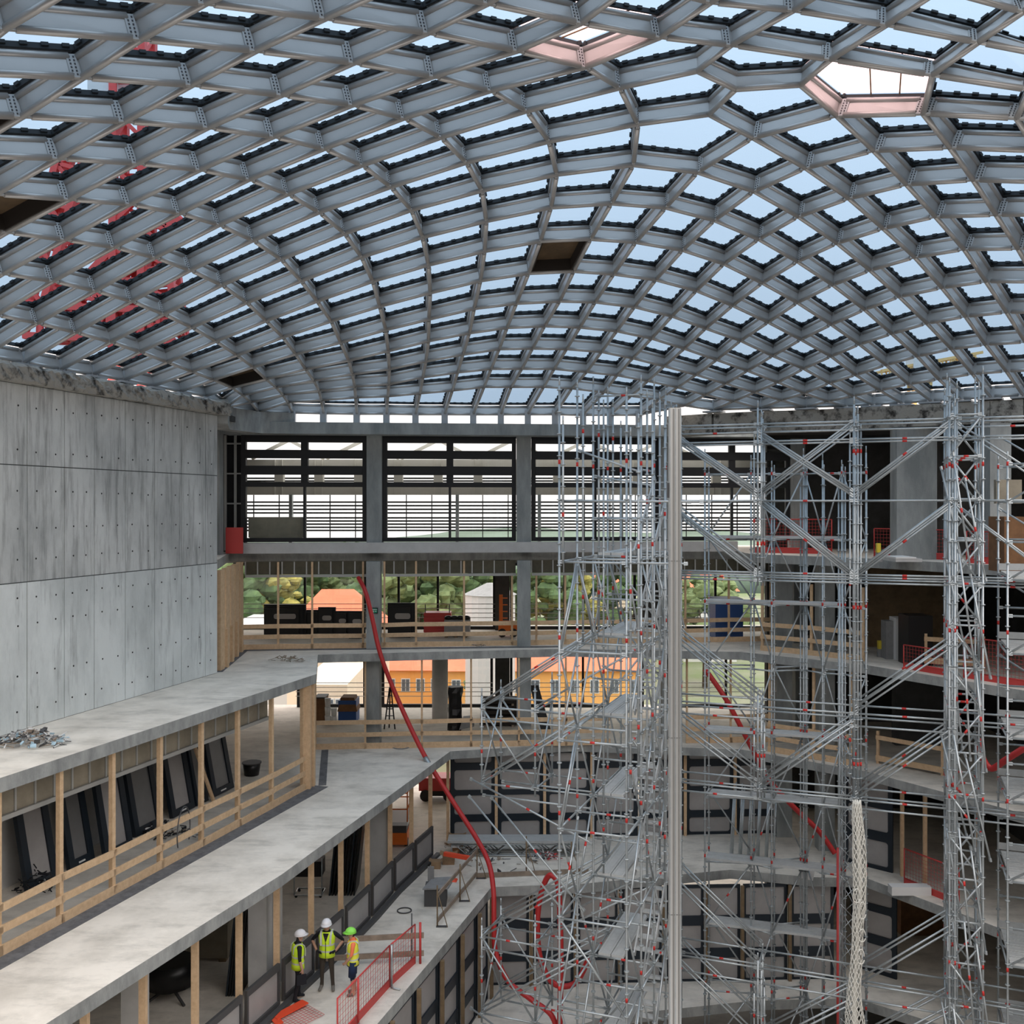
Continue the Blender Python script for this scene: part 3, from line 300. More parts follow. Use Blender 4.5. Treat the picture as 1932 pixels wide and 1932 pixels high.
# ================================================================ THE ROOF: a steel grid shell with glass panes
HT = 0.42; RF = 0.056
def build_roof():
    P = [V3(p) for p in NODES]; nrm = [V3((0,0,0)) for _ in P]
    for c in CELLS:
        a = V3((0,0,0))
        for i in range(len(c)):
            p, q = P[c[i]], P[c[(i+1) % len(c)]]; a += p.cross(q)
        if a.z < 0: a = -a
        a.normalize()
        for i in c: nrm[i] += a
    for i, a in enumerate(nrm):
        nrm[i] = a.normalized() if a.length > 0 else V3((0,0,1))
    root = empty('ceiling', (0,16,3.5), label='domed grey steel lattice roof glazed with blue glass cells', kind='structure')
    # beams -------------------------------------------------
    E = sorted(EDGES, key=lambda e: -(P[e[0]]-P[e[1]]).length/max(4,(P[e[0]]+P[e[1]]).length/2))
    rest = MB(); plates = []
    for k, (i, j, isv) in enumerate(E):
        a, b, na, nb = P[i], P[j], nrm[i], nrm[j]; d = (b-a).normalized(); n = (na+nb).normalized()
        side = d.cross(n).normalized()*0.011; mb = MB() if k < 300 else rest
        w0, w1 = a+na*0.02, b+nb*0.02; w2, w3 = b+nb*(HT-0.02), a+na*(HT-0.02)
        mb.hexa([w0-side, w1-side, w1+side, w0+side, w3-side, w2-side, w2+side, w3+side])
        tr = 0.13 if isv else 0.0
        for h in (RF, HT-RF):
            mb.tube(a+na*h+d*tr, b+nb*h-d*tr, RF, 10)
        if k < 300: mb.build('beam', 'beam_grey', root)
        if isv:
            plates.append((a, d, na)); plates.append((b, -d, nb))
    rest.build('beam', 'beam_grey', root, kind='stuff', label='smaller beams of the far rim')
    # bolted connector plates ---------------------------------
    pl = MB(); pl.box((0.03,-0.03,0.03),(0.17,0.03,HT-0.03),0)
    for sx in (0.07,0.13):
        for q in range(6):
            z = 0.075+q*0.054
            for sy in (-1,1): pl.box((sx-0.011,sy*0.03-0.008,z-0.012),(sx+0.011,sy*0.03+0.008,z+0.012),1)
    pm = pl.mesh('connector_plate', ['plate_grey','bolt'])
    plates.sort(key=lambda t: t[0].length)
    for a, d, n in plates[:290]:
        y = n.cross(d).normalized(); z = d.cross(y).normalized()
        obj('connector_plate', pm, root, basis(d, y, z, a-root.location))
    # panes with toothed gaskets ------------------------------
    for ci, c in enumerate(CELLS):
        if len(c) < 3: continue
        pts = [P[i]+nrm[i]*HT for i in c]; cen = sum(pts, V3((0,0,0)))/len(pts)
        n = sum((nrm[i] for i in c), V3((0,0,0))).normalized(); m = len(c)
        gm = MB()
        for k in range(m):
            a, b = pts[k], pts[(k+1) % m]; d = (b-a); L = d.length; d = d/L
            inn = n.cross(d); inn = inn if inn.dot(cen-a) > 0 else -inn; inn.normalize()
            p, q = a+inn*0.02, b+inn*0.02
            gm.hexa([p+n*0.015, q+n*0.015, q+inn*0.04+n*0.015, p+inn*0.04+n*0.015, p+n*0.10, q+n*0.10, q+inn*0.04+n*0.10, p+inn*0.04+n*0.10])
            nt_ = max(2, int(L/0.26))
            for t in range(nt_):
                s0 = a+d*(L*(t+0.32)/nt_)+inn*0.055; s1 = a+d*(L*(t+0.68)/nt_)+inn*0.055
                gm.hexa([s0+n*0.05, s1+n*0.05, s1+inn*0.035+n*0.05, s0+inn*0.035+n*0.05, s0+n*0.10, s1+n*0.10, s1+inn*0.035+n*0.10, s0+inn*0.035+n*0.10])
        if ci not in PINK:
            gm.build('gasket', 'gasket', root)
        sh = [cen+(p-cen)*0.985+n*0.105 for p in pts]
        if ci in DARK:
            MB().extrude([cen+(p-cen)*0.93-n*0.05 for p in pts], n*0.06).build('cover_board', 'plywood_dark', root, label='brown plywood board closing one roof cell')
            lin = MB()
            for k in range(m):
                a, b = pts[k], pts[(k+1) % m]; inn = (cen-(a+b)/2); inn = (inn-n*inn.dot(n)).normalized(); na, nb = nrm[c[k]], nrm[c[(k+1) % m]]
                lin.hexa([a+inn*0.06-na*(HT-0.06), b+inn*0.06-nb*(HT-0.06), b+inn*0.09-nb*(HT-0.06), a+inn*0.09-na*(HT-0.06), a+inn*0.06, b+inn*0.06, b+inn*0.09, a+inn*0.09])
            lin.build('cell_lining', 'dark_board', root)
        elif ci in PINK:
            MB().extrude(sh, n*0.01).build('plastic_sheet', 'pink_sheet', root, label='pinkish translucent plastic sheet over one roof cell')
            sk = MB(); e = [(sh[k]-cen).length for k in range(m)]
            for t in (0.35,0.68):
                p = sh[0].lerp(sh[1], t)-n*0.04; q = sh[3 % m].lerp(sh[2], t)-n*0.04
                sk.tube(p, q, 0.014, 6)
            sk.build('sheet_batten', 'timber_dark', root)
        else:
            MB().extrude(sh, n*0.02).build('pane', 'roof_glass', root)
    # ring: legs on the back beam, bearing plates on the side walls
    for i in RING_BACK:
        p = P[i]; g = MB(); g.box((p.x-0.12,p.y-0.10,3.13),(p.x+0.12,p.y+0.10,p.z+0.2))
        g.box((p.x-0.20,p.y-0.16,3.10),(p.x+0.20,p.y+0.16,3.14)); g.build('support_leg', 'edge_steel', root)
    for ring, dr in ((RING_LEFT, V3((-1,0.28,0))), (RING_RIGHT, V3((0.6,0.8,0)))):
        for i in ring:
            p = P[i]+dr*0.10; g = MB(); t = V3((dr.y,-dr.x,0)).normalized(); u = dr.normalized()
            g.hexa([p-t*0.35-u*0.25-V3((0,0,0.06)), p+t*0.35-u*0.25-V3((0,0,0.06)), p+t*0.35+u*0.25-V3((0,0,0.06)), p-t*0.35+u*0.25-V3((0,0,0.06)),
                    p-t*0.35-u*0.25, p+t*0.35-u*0.25, p+t*0.35+u*0.25, p-t*0.35+u*0.25])
            g.hexa([p-t*0.015-u*0.10, p+t*0.015-u*0.10, p+t*0.015+u*0.10, p-t*0.015+u*0.10]+[x+V3((0,0,0.42)) for x in (p-t*0.015-u*0.10, p+t*0.015-u*0.10, p+t*0.015+u*0.10, p-t*0.015+u*0.10)])
            g.build('bearing_plate', 'edge_steel', root)
    return root
ROOF = build_roof()
# ================================================================ STRUCTURE
Z1, Z2, Z3, Z4, Z5, Z6 = -1.8, -5.47, -9.13, -12.8, -16.47, -20.1
# plan lines: left wall, terrace edges, back facade
WL0, WL1 = (-9.66,32.5), (-14.64,14.5)
def lw(s, z, off=0.0):                      # point on the left wall line, s metres towards the camera from its far corner
    return V3((-9.66-0.2666*s+off*0.9638, 32.5-0.9638*s-off*0.2666, z))
E2 = [(-12.2,14.0),(-10.3,19.94),(-6.37,32.3),(-7.15,36.5)]          # front edge of terrace 2 (under the big wall)
E3 = [(-9.45,14.0),(-7.8,18.66),(-5.7,24.6),(-2.3,36.9)]
E4 = [(-6.5,14.0),(-3.3,24.6),(-2.2,28.2),(-0.69,33.3)]
E5 = [(-3.4,14.0),(-0.6,24.0),(1.2,30.8)]
RE = [(8.6,37.2),(12.2,34.1),(14.2,31.0),(18.6,24.0)]                # edge of the building on the right
def yb(x): return 39.2+0.1*x                                         # back facade line
FAR = [(30,24),(30,45.6),(-24,45.6),(-24,14)]
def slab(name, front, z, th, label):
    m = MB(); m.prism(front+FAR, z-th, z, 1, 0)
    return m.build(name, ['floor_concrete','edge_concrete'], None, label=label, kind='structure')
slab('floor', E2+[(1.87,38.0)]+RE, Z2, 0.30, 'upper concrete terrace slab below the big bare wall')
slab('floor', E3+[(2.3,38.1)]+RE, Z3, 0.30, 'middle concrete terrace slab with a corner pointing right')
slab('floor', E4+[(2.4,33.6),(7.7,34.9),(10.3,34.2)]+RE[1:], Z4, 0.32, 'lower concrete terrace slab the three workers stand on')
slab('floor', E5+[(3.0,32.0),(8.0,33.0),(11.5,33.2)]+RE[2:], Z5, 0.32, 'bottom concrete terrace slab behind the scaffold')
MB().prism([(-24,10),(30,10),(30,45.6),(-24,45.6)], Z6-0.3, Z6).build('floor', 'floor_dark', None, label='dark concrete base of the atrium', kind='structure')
# top slab behind the facade and on the right
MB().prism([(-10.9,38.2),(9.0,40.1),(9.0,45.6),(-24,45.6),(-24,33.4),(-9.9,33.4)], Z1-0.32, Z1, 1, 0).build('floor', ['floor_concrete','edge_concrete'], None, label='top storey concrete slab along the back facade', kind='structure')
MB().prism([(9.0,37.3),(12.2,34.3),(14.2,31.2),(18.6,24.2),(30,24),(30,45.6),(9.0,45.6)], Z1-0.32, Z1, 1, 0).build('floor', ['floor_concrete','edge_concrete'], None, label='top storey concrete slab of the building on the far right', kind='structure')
# ---------------------------------------------------------------- left wall: formwork-cast panels
def left_wall():
    root = empty('wall_left', lw(0, Z2), label='tall bare grey concrete wall with formwork joints and tie holes', kind='structure')
    b = MB(); b.hexa([lw(0,Z6,-0.02), lw(18,Z6,-0.02), lw(18,Z6,-0.5), lw(0,Z6,-0.5), lw(0,3.0,-0.02), lw(18,3.0,-0.02), lw(18,3.0,-0.5), lw(0,3.0,-0.5)])
    b.build('wall_core', 'wall_joint', root)
    S = [0,0.7,2.0,3.35,4.7,6.0,7.15,8.45,9.8,11.1,12.4,13.7,15.0,16.5,18.0]
    rows = [(Z2,-1.86),(-1.86,1.0),(1.0,2.98)]
    g = 0.013; k = 0
    for i in range(len(S)-1):
        for (z0, z1) in rows:
            o = random.uniform(-0.004,0.004)
            m = MB(); m.hexa([lw(S[i]+g,z0+g,o), lw(S[i+1]-g,z0+g,o), lw(S[i+1]-g,z0+g,-0.03), lw(S[i]+g,z0+g,-0.03), lw(S[i]+g,z1-g,o), lw(S[i+1]-g,z1-g,o), lw(S[i+1]-g,z1-g,-0.03), lw(S[i]+g,z1-g,-0.03)])
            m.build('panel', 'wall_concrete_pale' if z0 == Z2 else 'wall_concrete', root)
    for (z0, z1) in ((Z3, Z2-0.3), (Z4, Z3-0.3), (Z6, Z4-0.3)):
        m = MB(); m.hexa([lw(0,z0), lw(18,z0), lw(18,z0,-0.03), lw(0,z0,-0.03), lw(0,z1), lw(18,z1), lw(18,z1,-0.03), lw(0,z1,-0.03)]); m.build('panel', 'pale_concrete', root)
    t = MB()
    for i in range(1, len(S)-1):
        for z in (-5.0,-4.15,-2.9,-2.25,-1.3,-0.55,0.35,1.35,2.45):
            for ds in (-0.32,0.32):
                s = S[i]+ds+random.uniform(-0.03,0.03); zz = z+random.uniform(-0.03,0.03)
                t.tube(lw(s,zz,-0.02), lw(s,zz,0.006), 0.026, 6)
    t.build('tie_hole', 'tie_hole', root, kind='stuff')
left_wall()
def ledge():
    """crumbling concrete upstand on top of the left wall"""
    n = 150; R = []; rr = random.Random(3)
    prof = [(-0.45,2.98),(0.28,2.98),(0.30,3.04),(0.30,3.14),(0.29,3.26),(0.28,3.36),(0.20,3.43),(0.05,3.44),(-0.45,3.46)]
    for i in range(n+1):
        s = -0.35+18.3*i/n; ring = []
        for k, (a, z) in enumerate(prof):
            j = 0.035 if 1 < k < 8 else 0.0
            ring.append(lw(s, z+rr.uniform(-j,j)*0.8, a+rr.uniform(-j,j)))
        R.append(ring)
    m = MB(); m.rings(R, sm=False); m.build('trim_1', 'rough_concrete', None, label='rough crumbling concrete ledge on top of the big wall', kind='structure')
ledge()
# concrete beam from the ledge corner to the back beam, and dim lobby behind the wall's far end
m = MB(); RQ = [lw(-0.1,0,0.0), V3(NODES[RING_LEFT[-1]])+V3((-0.1,0,0)), V3(NODES[RING_CORNER])+V3((-0.1,0.1,0)), V3(NODES[RING_BACK[0]])+V3((0,0.1,0))]
for a, b in zip(RQ, RQ[1:]): m.bar(V3((a.x,a.y,3.12)), V3((b.x,b.y,3.12)), 0.55, 0.80)
m.build('trim_2', 'edge_concrete', None, label='short concrete corner beam behind the wall end', kind='structure')
# ---------------------------------------------------------------- back facade: ring beam, columns, sill
def bx(x0, x1, y0, y1, z0, z1): # box following the skewed back line, y offsets from yb
    return [V3((x0,yb(x0)+y0,z0)), V3((x1,yb(x1)+y0,z0)), V3((x1,yb(x1)+y1,z0)), V3((x0,yb(x0)+y1,z0)), V3((x0,yb(x0)+y0,z1)), V3((x1,yb(x1)+y0,z1)), V3((x1,yb(x1)+y1,z1)), V3((x0,yb(x0)+y1,z1))]
m = MB(); m.hexa(bx(-10.9,9.6,-1.2,0.1,2.72,3.16)); m.build('trim_3', 'column_concrete', None, label='long concrete ring beam carrying the back rim of the roof', kind='structure')
COLX = [on_line(709,(-10,yb(-10)),(0,yb(0))).x, on_line(988,(-10,yb(-10)),(0,yb(0))).x, on_line(1255,(-10,yb(-10)),(0,yb(0))).x, on_line(1500,(-10,yb(-10)),(0,yb(0))).x]
for i, cx_ in enumerate(COLX):
    hw = 0.29
    m = MB(); m.hexa(bx(cx_-hw,cx_+hw,-0.45,0.1,Z1,2.72)); m.build('concrete_column', 'column_concrete', None, label='top storey concrete column %s' % ['between the first and second black windows','between the second and third black windows','behind the dense scaffold tubes','furthest right of the black windows'][i], kind='structure')
    m = MB(); m.hexa(bx(cx_-hw*0.9,cx_+hw*0.9,-0.75,-0.2,Z2,Z1-0.32)); m.build('concrete_column', 'column_concrete', None, label='second storey concrete column %s' % ['with the green exit sign','right of the orange machine','behind the scaffold stair','right of the scaffold stair'][i], kind='structure')
    m = MB(); m.hexa(bx(cx_-hw*0.95,cx_+hw*0.95,-1.0,-0.4,Z3,Z2-0.3)); m.build('concrete_column', 'column_concrete', None, label='third storey concrete column %s' % ['crossed by the red hose','beside the leaning black panel','hidden behind scaffold platforms','right of the scaffold platforms'][i], kind='structure')
m = MB(); m.hexa(bx(-10.2,9.0,-0.62,-0.1,Z1,Z1+0.40)); m.build('trim_4', 'pale_concrete', None, label='pale concrete sill band under the black windows', kind='structure')
# far-left lobby of the top storey
m = MB(); m.box((-11.3,36.6,Z1),(-10.8,37.1,3.0)); m.build('concrete_column', 'column_concrete', None, label='slim concrete column behind the far end of the big wall', kind='structure')
m = MB(); m.box((-14.5,39.0,Z1),(-10.5,39.3,3.0)); m.build('wall_lobby', 'shade_concrete', None, label='dark wall of the lobby behind the big wall', kind='structure')
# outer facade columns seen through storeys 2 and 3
for i, (px, y0, z0, z1, mt, lb) in enumerate([(948,44.0,Z2,Z1-0.4,'shade_concrete','dark column behind the orange machine'),(948,44.2,Z3,Z2-0.3,'shade_concrete','dark third storey column behind the beam stack'),(830,42.6,Z3,Z2-0.3,'pale_concrete','pale round column beside the black wrapped bundle'),(1225,43.5,Z2,Z1-0.4,'shade_concrete','dark column behind the scaffold stair')]):
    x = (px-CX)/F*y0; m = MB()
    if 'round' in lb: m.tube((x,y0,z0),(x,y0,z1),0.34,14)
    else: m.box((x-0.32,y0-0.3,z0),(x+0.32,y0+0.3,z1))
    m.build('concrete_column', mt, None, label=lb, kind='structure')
# ceilings' dark soffits are the slabs themselves; ribbed bulkheads hang below two slab edges
def bulkhead(name, pts, z0, z1, n, label, m1='olive_board'):
    root = empty(name, (pts[0][0],pts[0][1],z0), label=label, kind='structure')
    for a, b in zip(pts, pts[1:]):
        a, b = V3((a[0],a[1],0)), V3((b[0],b[1],0)); d = (b-a); L = d.length; d /= L; nn = V3((d.y,-d.x,0))
        c = max(1, int(L/n))
        for i in range(c):
            p = a+d*(L*i/c+0.02); q = a+d*(L*(i+1)/c-0.02)
            MB().bar(p+V3((0,0,(z0+z1)/2)), q+V3((0,0,(z0+z1)/2)), 0.04, z1-z0).build('board', m1, root)
            s = a+d*(L*i/c)+nn*0.03; MB().bar(s+V3((0,0,z0)), s+V3((0,0,z1)), 0.045, 0.05, up=d).build('stud', 'stud_metal', root)
        MB().bar(a+nn*0.02+V3((0,0,z0-0.06)), b+nn*0.02+V3((0,0,z0-0.06)), 0.12, 0.10).build('channel', 'stud_metal', root)
for i, (x0, x1) in enumerate([(-10.2,COLX[0]-0.3),(COLX[0]+0.3,COLX[1]-0.3),(COLX[1]+0.3,COLX[2]-0.3),(COLX[2]+0.3,COLX[3]-0.3)]):
    bulkhead('wall_bulkhead', [(x0,yb(x0)-0.25),(x1,yb(x1)-0.25)], Z1-0.82, Z1-0.33, 0.42, 'dark ribbed bulkhead strip %s' % ['above the piled black panels','above the red crate','left of the scaffold tower','behind the scaffold tower'][i])
o2 = lambda p, k: (p[0]-0.9494*k, p[1]+0.3034*k)
bulkhead('wall_bulkhead', [o2(E2[0],0.75), o2(E2[1],0.75), o2((-6.9,30.6),0.75)], Z2-1.05, Z2-0.30, 0.55, 'tan ribbed bulkhead strip under the upper terrace', 'tan_board')
# ---------------------------------------------------------------- right building: walls, columns
def rbox(name, px0, px1, d, z0, z1, dep, mt, lb):
    m = MB(); m.box(((px0-CX)/F*d,d,z0),((px1-CX)/F*d,d+dep,z1)); return m.build(name, mt, None, label=lb, kind='structure')
MB().prism([(10.8,42.0),(30,42.0),(30,42.4),(10.8,42.4)], Z6, 3.0).build('wall_right', 'shade_concrete', None, label='shade-darkened concrete inner wall of the right building', kind='structure')
MB().prism([(19.5,26),(20,26),(20,42),(19.5,42)], Z6, 3.0).build('wall_side', 'shade_concrete', None, label='dark side wall inside the right building', kind='structure')
m = MB(); RR = [V3((21.5,28.6,0))]+[V3(NODES[i])+V3((0.22,0.3,0)) for i in RING_RIGHT]+[V3((6.2,38.2,0))]
for a, b in zip(RR, RR[1:]): m.bar(V3((a.x,a.y,3.06)), V3((b.x,b.y,3.06)), 0.9, 0.74)
m.build('trim_5', 'rough_concrete', None, label='rough concrete ring beam under the right rim of the roof', kind='structure')
rbox('wall_block', 1692, 1768, 33.5, Z1, 2.6, 0.6, 'column_concrete', 'grey concrete wall block standing in the top right storey')
rbox('wall_block', 1868, 1908, 31.0, Z1, 2.6, 0.6, 'column_concrete', 'narrow concrete pier at the right picture edge')
rbox('wall_block', 1775, 1868, 36.5, Z1, 2.7, 0.5, 'shade_concrete', 'dark wall behind the right scaffold tower, top storey')
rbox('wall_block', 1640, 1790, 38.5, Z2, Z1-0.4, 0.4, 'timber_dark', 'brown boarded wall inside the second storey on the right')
rbox('wall_block', 1690, 1800, 37.8, Z3, Z2-0.3, 0.4, 'shade_concrete', 'dark wall inside the third storey on the right')
rbox('wall_block', 1700, 1790, 38.0, Z5, Z4-0.3, 0.4, 'brown_box', 'brown stained wall inside the bottom storey on the right')
for i, (px, d) in enumerate([(1480,38.3),(1560,36.8)]):
    x = (px-CX)/F*d
    for (z0, z1, w_) in ((Z2,Z1-0.32,'second'),(Z3,Z2-0.3,'third'),(Z4,Z3-0.3,'fourth')):
        MB().box((x-0.3,d,z0),(x+0.3,d+0.5,z1)).build('concrete_column', 'column_concrete', None, label='%s storey column %s of the right building' % (w_, ['at the corner','near the lattice mast'][i]), kind='structure')

# the rest of the shell, out of frame: rear wall, side walls, and roof beams over the camera, left unglazed for added daylight
MB().prism([(-24.4,-6.4),(30.4,-6.4),(30.4,-6),(-24.4,-6)], Z6, 6.0).build('wall_rear', 'shade_concrete', None, label='concrete wall behind the viewpoint', kind='structure')
MB().prism([(-24.4,-6),(-24,-6),(-24,46),(-24.4,46)], Z6, 3.0).build('wall_outer_left', 'shade_concrete', None, label='outer wall beyond the left rooms', kind='structure')
MB().prism([(30,-6),(30.4,-6),(30.4,46),(30,46)], Z6, 6.0).build('wall_outer_right', 'shade_concrete', None, label='outer wall beyond the right rooms', kind='structure')
MB().prism([(-24,14.2),(-9.9,33.0),(-9.9,38.6),(-10.9,45.6),(-24,45.6)], 3.0, 3.2).build('floor', 'shade_concrete', None, label='flat concrete roof deck behind the big wall', kind='structure')
MB().prism([(9.6,38.6),(12.9,36.0),(17.9,32.0),(30,23),(30,45.6),(9.6,45.6)], 3.0, 3.2).build('floor', 'shade_concrete', None, label='flat concrete roof deck over the right building', kind='structure')
MB().prism([(-10.9,38.4),(9.6,40.0),(9.6,42.6),(-10.9,42.6)], 2.9, 3.05).build('floor', 'shade_concrete', None, label='flat roof strip behind the ring beam', kind='structure')
def open_roof_behind():
    xs = [-14+3.5*i for i in range(11)]; ys_ = [-6,-2,2,6,9.5]
    h = lambda x, y: 8.6-0.012*(x-4)**2-0.03*max(0,10-y)
    for i in range(len(xs)-1):
        for j in range(len(ys_)-1):
            q = [V3((x,y,h(x,y))) for x, y in ((xs[i],ys_[j]),(xs[i+1],ys_[j]),(xs[i+1],ys_[j+1]),(xs[i],ys_[j+1]))]
            for a, b in ((q[0],q[1]),(q[0],q[3])): MB().bar(a-V3((0,0,0.25)), b-V3((0,0,0.25)), 0.1, 0.42).build('beam', 'beam_grey', ROOF)
open_roof_behind()

def strip(pts, w_, z, lb):
    m = MB()
    for a, b in zip(pts, pts[1:]): m.bar((a[0],a[1],z+0.006), (b[0],b[1],z+0.006), w_, 0.012)
    m.build('trim_7', 'felt', None, label=lb, kind='structure')
strip([(E2[0][0]+0.1,E2[0][1]),(E2[1][0]+0.1,E2[1][1]),(E2[2][0]+0.15,E2[2][1])], 0.5, Z3, 'dark roofing felt strip at the foot of the left guardrail')
strip([(-10.15,37.6),(1.8,38.55)], 0.35, Z2, 'dark roofing felt strip at the foot of the second storey guardrail')
strip([(-9.75,32.7),(-10.2,37.5)], 0.4, Z2, 'dark roofing felt strip beside the upright timber boards')
strip([(-6.2,32.4),(-7.0,37.1)], 0.25, Z3, 'dark felt strip beside the timber corner boards')
# ================================================================ BACK FACADE WINDOWS (top storey)
BAYS = [(-10.35,COLX[0]-0.30),(COLX[0]+0.30,COLX[1]-0.30),(COLX[1]+0.30,COLX[2]-0.30),(COLX[2]+0.30,COLX[3]-0.30)]
def window(i, x0, x1):
    zb, zt = Z1+0.42, 2.72
    root = empty('window_%d' % (i+1), (x0,yb(x0)-0.2,zb), label='black framed window with three louvred transoms, %s of the back facade' % ['first bay','second bay','third bay','fourth bay'][i], kind='structure')
    def fr(a, b, z0, z1, nm='frame', y0=-0.3, y1=-0.1, mt='black_frame'):
        m = MB(); m.hexa(bx(a,b,y0,y1,z0,z1)); m.build(nm, mt, root)
    xm = (x0+x1)/2
    fr(x0, x0+0.17, zb, zt); fr(x1-0.17, x1, zb, zt); fr(x0+0.17, x1-0.17, zt-0.26, zt); fr(x0+0.17, x1-0.17, zb, zb+0.16)
    zz = [2.46,2.16,1.86,1.55,1.24,0.92,0.75]                       # opening tops and bottoms below the head
    for (a, b) in ((2.16,1.84),(1.55,1.21),(0.93,0.74)):
        fr(x0+0.17, x1-0.17, b, a, 'transom', -0.34, -0.08)
    fr(xm-0.13, xm+0.13, 0.93, zt-0.26, 'mullion'); fr(xm-0.045, xm+0.045, zb+0.16, 0.74, 'mullion')
    for (a, b) in ((x0+0.17,xm-0.045),(xm+0.045,x1-0.17)):
        for (z0, z1) in ((zb+0.16,0.74),(0.93,1.21),(1.55,1.84),(2.16,zt-0.26)):
            fr(a, b, z0, z1, 'pane', -0.205, -0.195, 'clear_glass')
for i, (a, b) in enumerate(BAYS): window(i, a, b)
# boarded pane in the first window
m = MB(); xb0 = BAYS[0][0]+0.2; xb1 = (BAYS[0][0]+BAYS[0][1])/2-0.06
m.extrude([V3((xb0,yb(xb0)-0.02,-1.2)), V3((xb0+0.3,yb(xb0)-0.02,-1.32)), V3((xb1-0.4,yb(xb1)-0.02,-1.32)), V3((xb1,yb(xb1)-0.02,-1.2)), V3((xb1,yb(xb1)-0.02,-0.42)), V3((xb0,yb(xb0)-0.02,-0.42))], (0,0.03,0))
m.build('plywood_sheet', 'tan_board', None, label='brown plywood sheet standing behind the first black window', cat='board')
# outer steel frame of the top storey: beige beams, posts, dark louvre blades, roof braces
def outer():
    root = empty('trim_6', (-10.5,43.2,Z1), label='beige steel frame with dark louvre blades outside the windows', kind='structure')
    y = 43.6
    MB().box((-13,y,1.62),(11,y+0.35,2.05)).build('girder', 'beige_steel', root)
    MB().box((-13,y-0.1,0.50),(11,y+0.3,0.86)).build('girder', 'beige_steel', root)
    x = -12.0
    while x < 10.5:
        MB().box((x-0.19,y-0.05,0.86),(x+0.19,y+0.3,1.62)).build('post', 'beige_steel', root)
        for z0, z1 in ((1.62,2.05),(0.5,0.86)):
            for s in (-0.16,0.16): MB().box((x+s-0.015,y-0.16,z0),(x+s+0.015,y,z1)).build('stiffener', 'beige_steel', root)
        x += 1.75
    for z in [0.18,0.02,-0.14,-0.30,-0.52,-0.66,-0.80,-0.94,-1.08]+[1.0,1.12,1.24]:
        MB().box((-13,y+0.45,z-0.035),(11,y+0.6,z+0.035)).build('louvre', 'black_frame', root)
    x = -12.6
    while x < 10.5:
        MB().box((x-0.02,y+0.4,-1.4),(x+0.02,y+0.44,0.5)).build('louvre_rod', 'black_frame', root); x += 1.13
    for x in (-9.7,-6.0,-2.4,1.2,4.8):
        MB().box((x-0.07,y-0.2,-1.6),(x+0.07,y+0.05,0.5)).build('post', 'galv', root)
    for x in (-11.5,-8.2,-4.9,-1.6,1.7,5.0):
        MB().bar((x,y+0.2,2.1),(x+1.6,y+0.2,2.9),0.14,0.14).build('brace', 'beige_steel', root)
        MB().bar((x+3.2,y+0.2,2.1),(x+1.7,y+0.2,2.9),0.14,0.14).build('brace', 'beige_steel', root)
outer()
# dark glazed frames beside the wall's far end
def lobby_frame():
    root = empty('window_5', (-10.9,38.7,Z1), label='narrow dark glazed strip beside the big wall', kind='structure')
    for x in (-11.0,-10.62,-10.35):
        MB().box((x-0.04,38.0,Z1+0.1),(x+0.04,38.1,2.72)).build('frame', 'stud_metal', root)
    for z in (-1.0,0.1,1.25,2.4): MB().box((-11.0,38.02,z-0.03),(-10.35,38.08,z+0.03)).build('frame', 'stud_metal', root)
    MB().box((-10.98,38.2,Z1),(-10.36,38.24,2.72)).build('pane', 'black_frame', root)
lobby_frame()
m = MB(); m.box((-10.75,37.2,Z1+0.02),(-10.1,37.26,Z1+1.0))
m.build('safety_net', 'red_paint', None, label='red safety netting beside the far end of the big wall', cat='netting')
# outer window frames of storeys two and three, with glass
def outer_window(n, px0, px1, d, zb, zt, vert, lb):
    x0, x1 = (px0-CX)/F*d, (px1-CX)/F*d
    root = empty('window_%d' % n, (x0,d,zb), label=lb, kind='structure')
    def fb(a, b, z0, z1, nm='frame', mt='black_frame', dy=0.12): MB().box((a,d,z0),(b,d+dy,z1)).build(nm, mt, root)
    fb(x0, x1, zb, zb+0.14); fb(x0, x1, zt-0.12, zt); fb(x0, x0+0.12, zb+0.14, zt-0.12); fb(x1-0.12, x1, zb+0.14, zt-0.12)
    xs = [x0+0.12]+[(p-CX)/F*d for p in vert]+[x1-0.12]
    for p in xs[1:-1]: fb(p-0.05, p+0.05, zb+0.14, zt-0.12, 'mullion')
    for a, b in zip(xs, xs[1:]): MB().box((a+0.04,d+0.05,zb+0.14),(b-0.04,d+0.07,zt-0.12)).build('pane', 'clear_glass', root)
    for z in (zb+0.55,zb+0.75,zb+0.95,zb+1.15): MB().tube((x0,d-0.25,z),(x1,d-0.25,z),0.016,6).build('guard_wire', 'stud_metal', root)
outer_window(6, 440, 692, 44.0, Z2, Z1-0.72, [575], 'second storey window looking on trees and the red hipped roof')
outer_window(7, 712, 935, 44.0, Z2, Z1-0.72, [752,826], 'second storey window looking on the pale silo')
outer_window(8, 962, 1200, 44.0, Z2, Z1-0.72, [1065], 'second storey window left of the scaffold stair')
outer_window(9, 1240, 1470, 44.0, Z2, Z1-0.72, [1350], 'second storey window behind the scaffold stair')
outer_window(10, 560, 690, 45.0, Z3, Z2-0.75, [], 'third storey window above the brown boxes')
outer_window(11, 720, 822, 45.0, Z3, Z2-0.75, [], 'third storey window behind the red hose')
outer_window(12, 840, 930, 45.0, Z3, Z2-0.75, [], 'third storey window behind the black bundle')
outer_window(13, 962, 1215, 45.0, Z3, Z2-0.75, [985,1100], 'third storey window above the beam stack')
outer_window(14, 1250, 1480, 45.0, Z3, Z2-0.75, [1370], 'third storey window right of the scaffold stair')
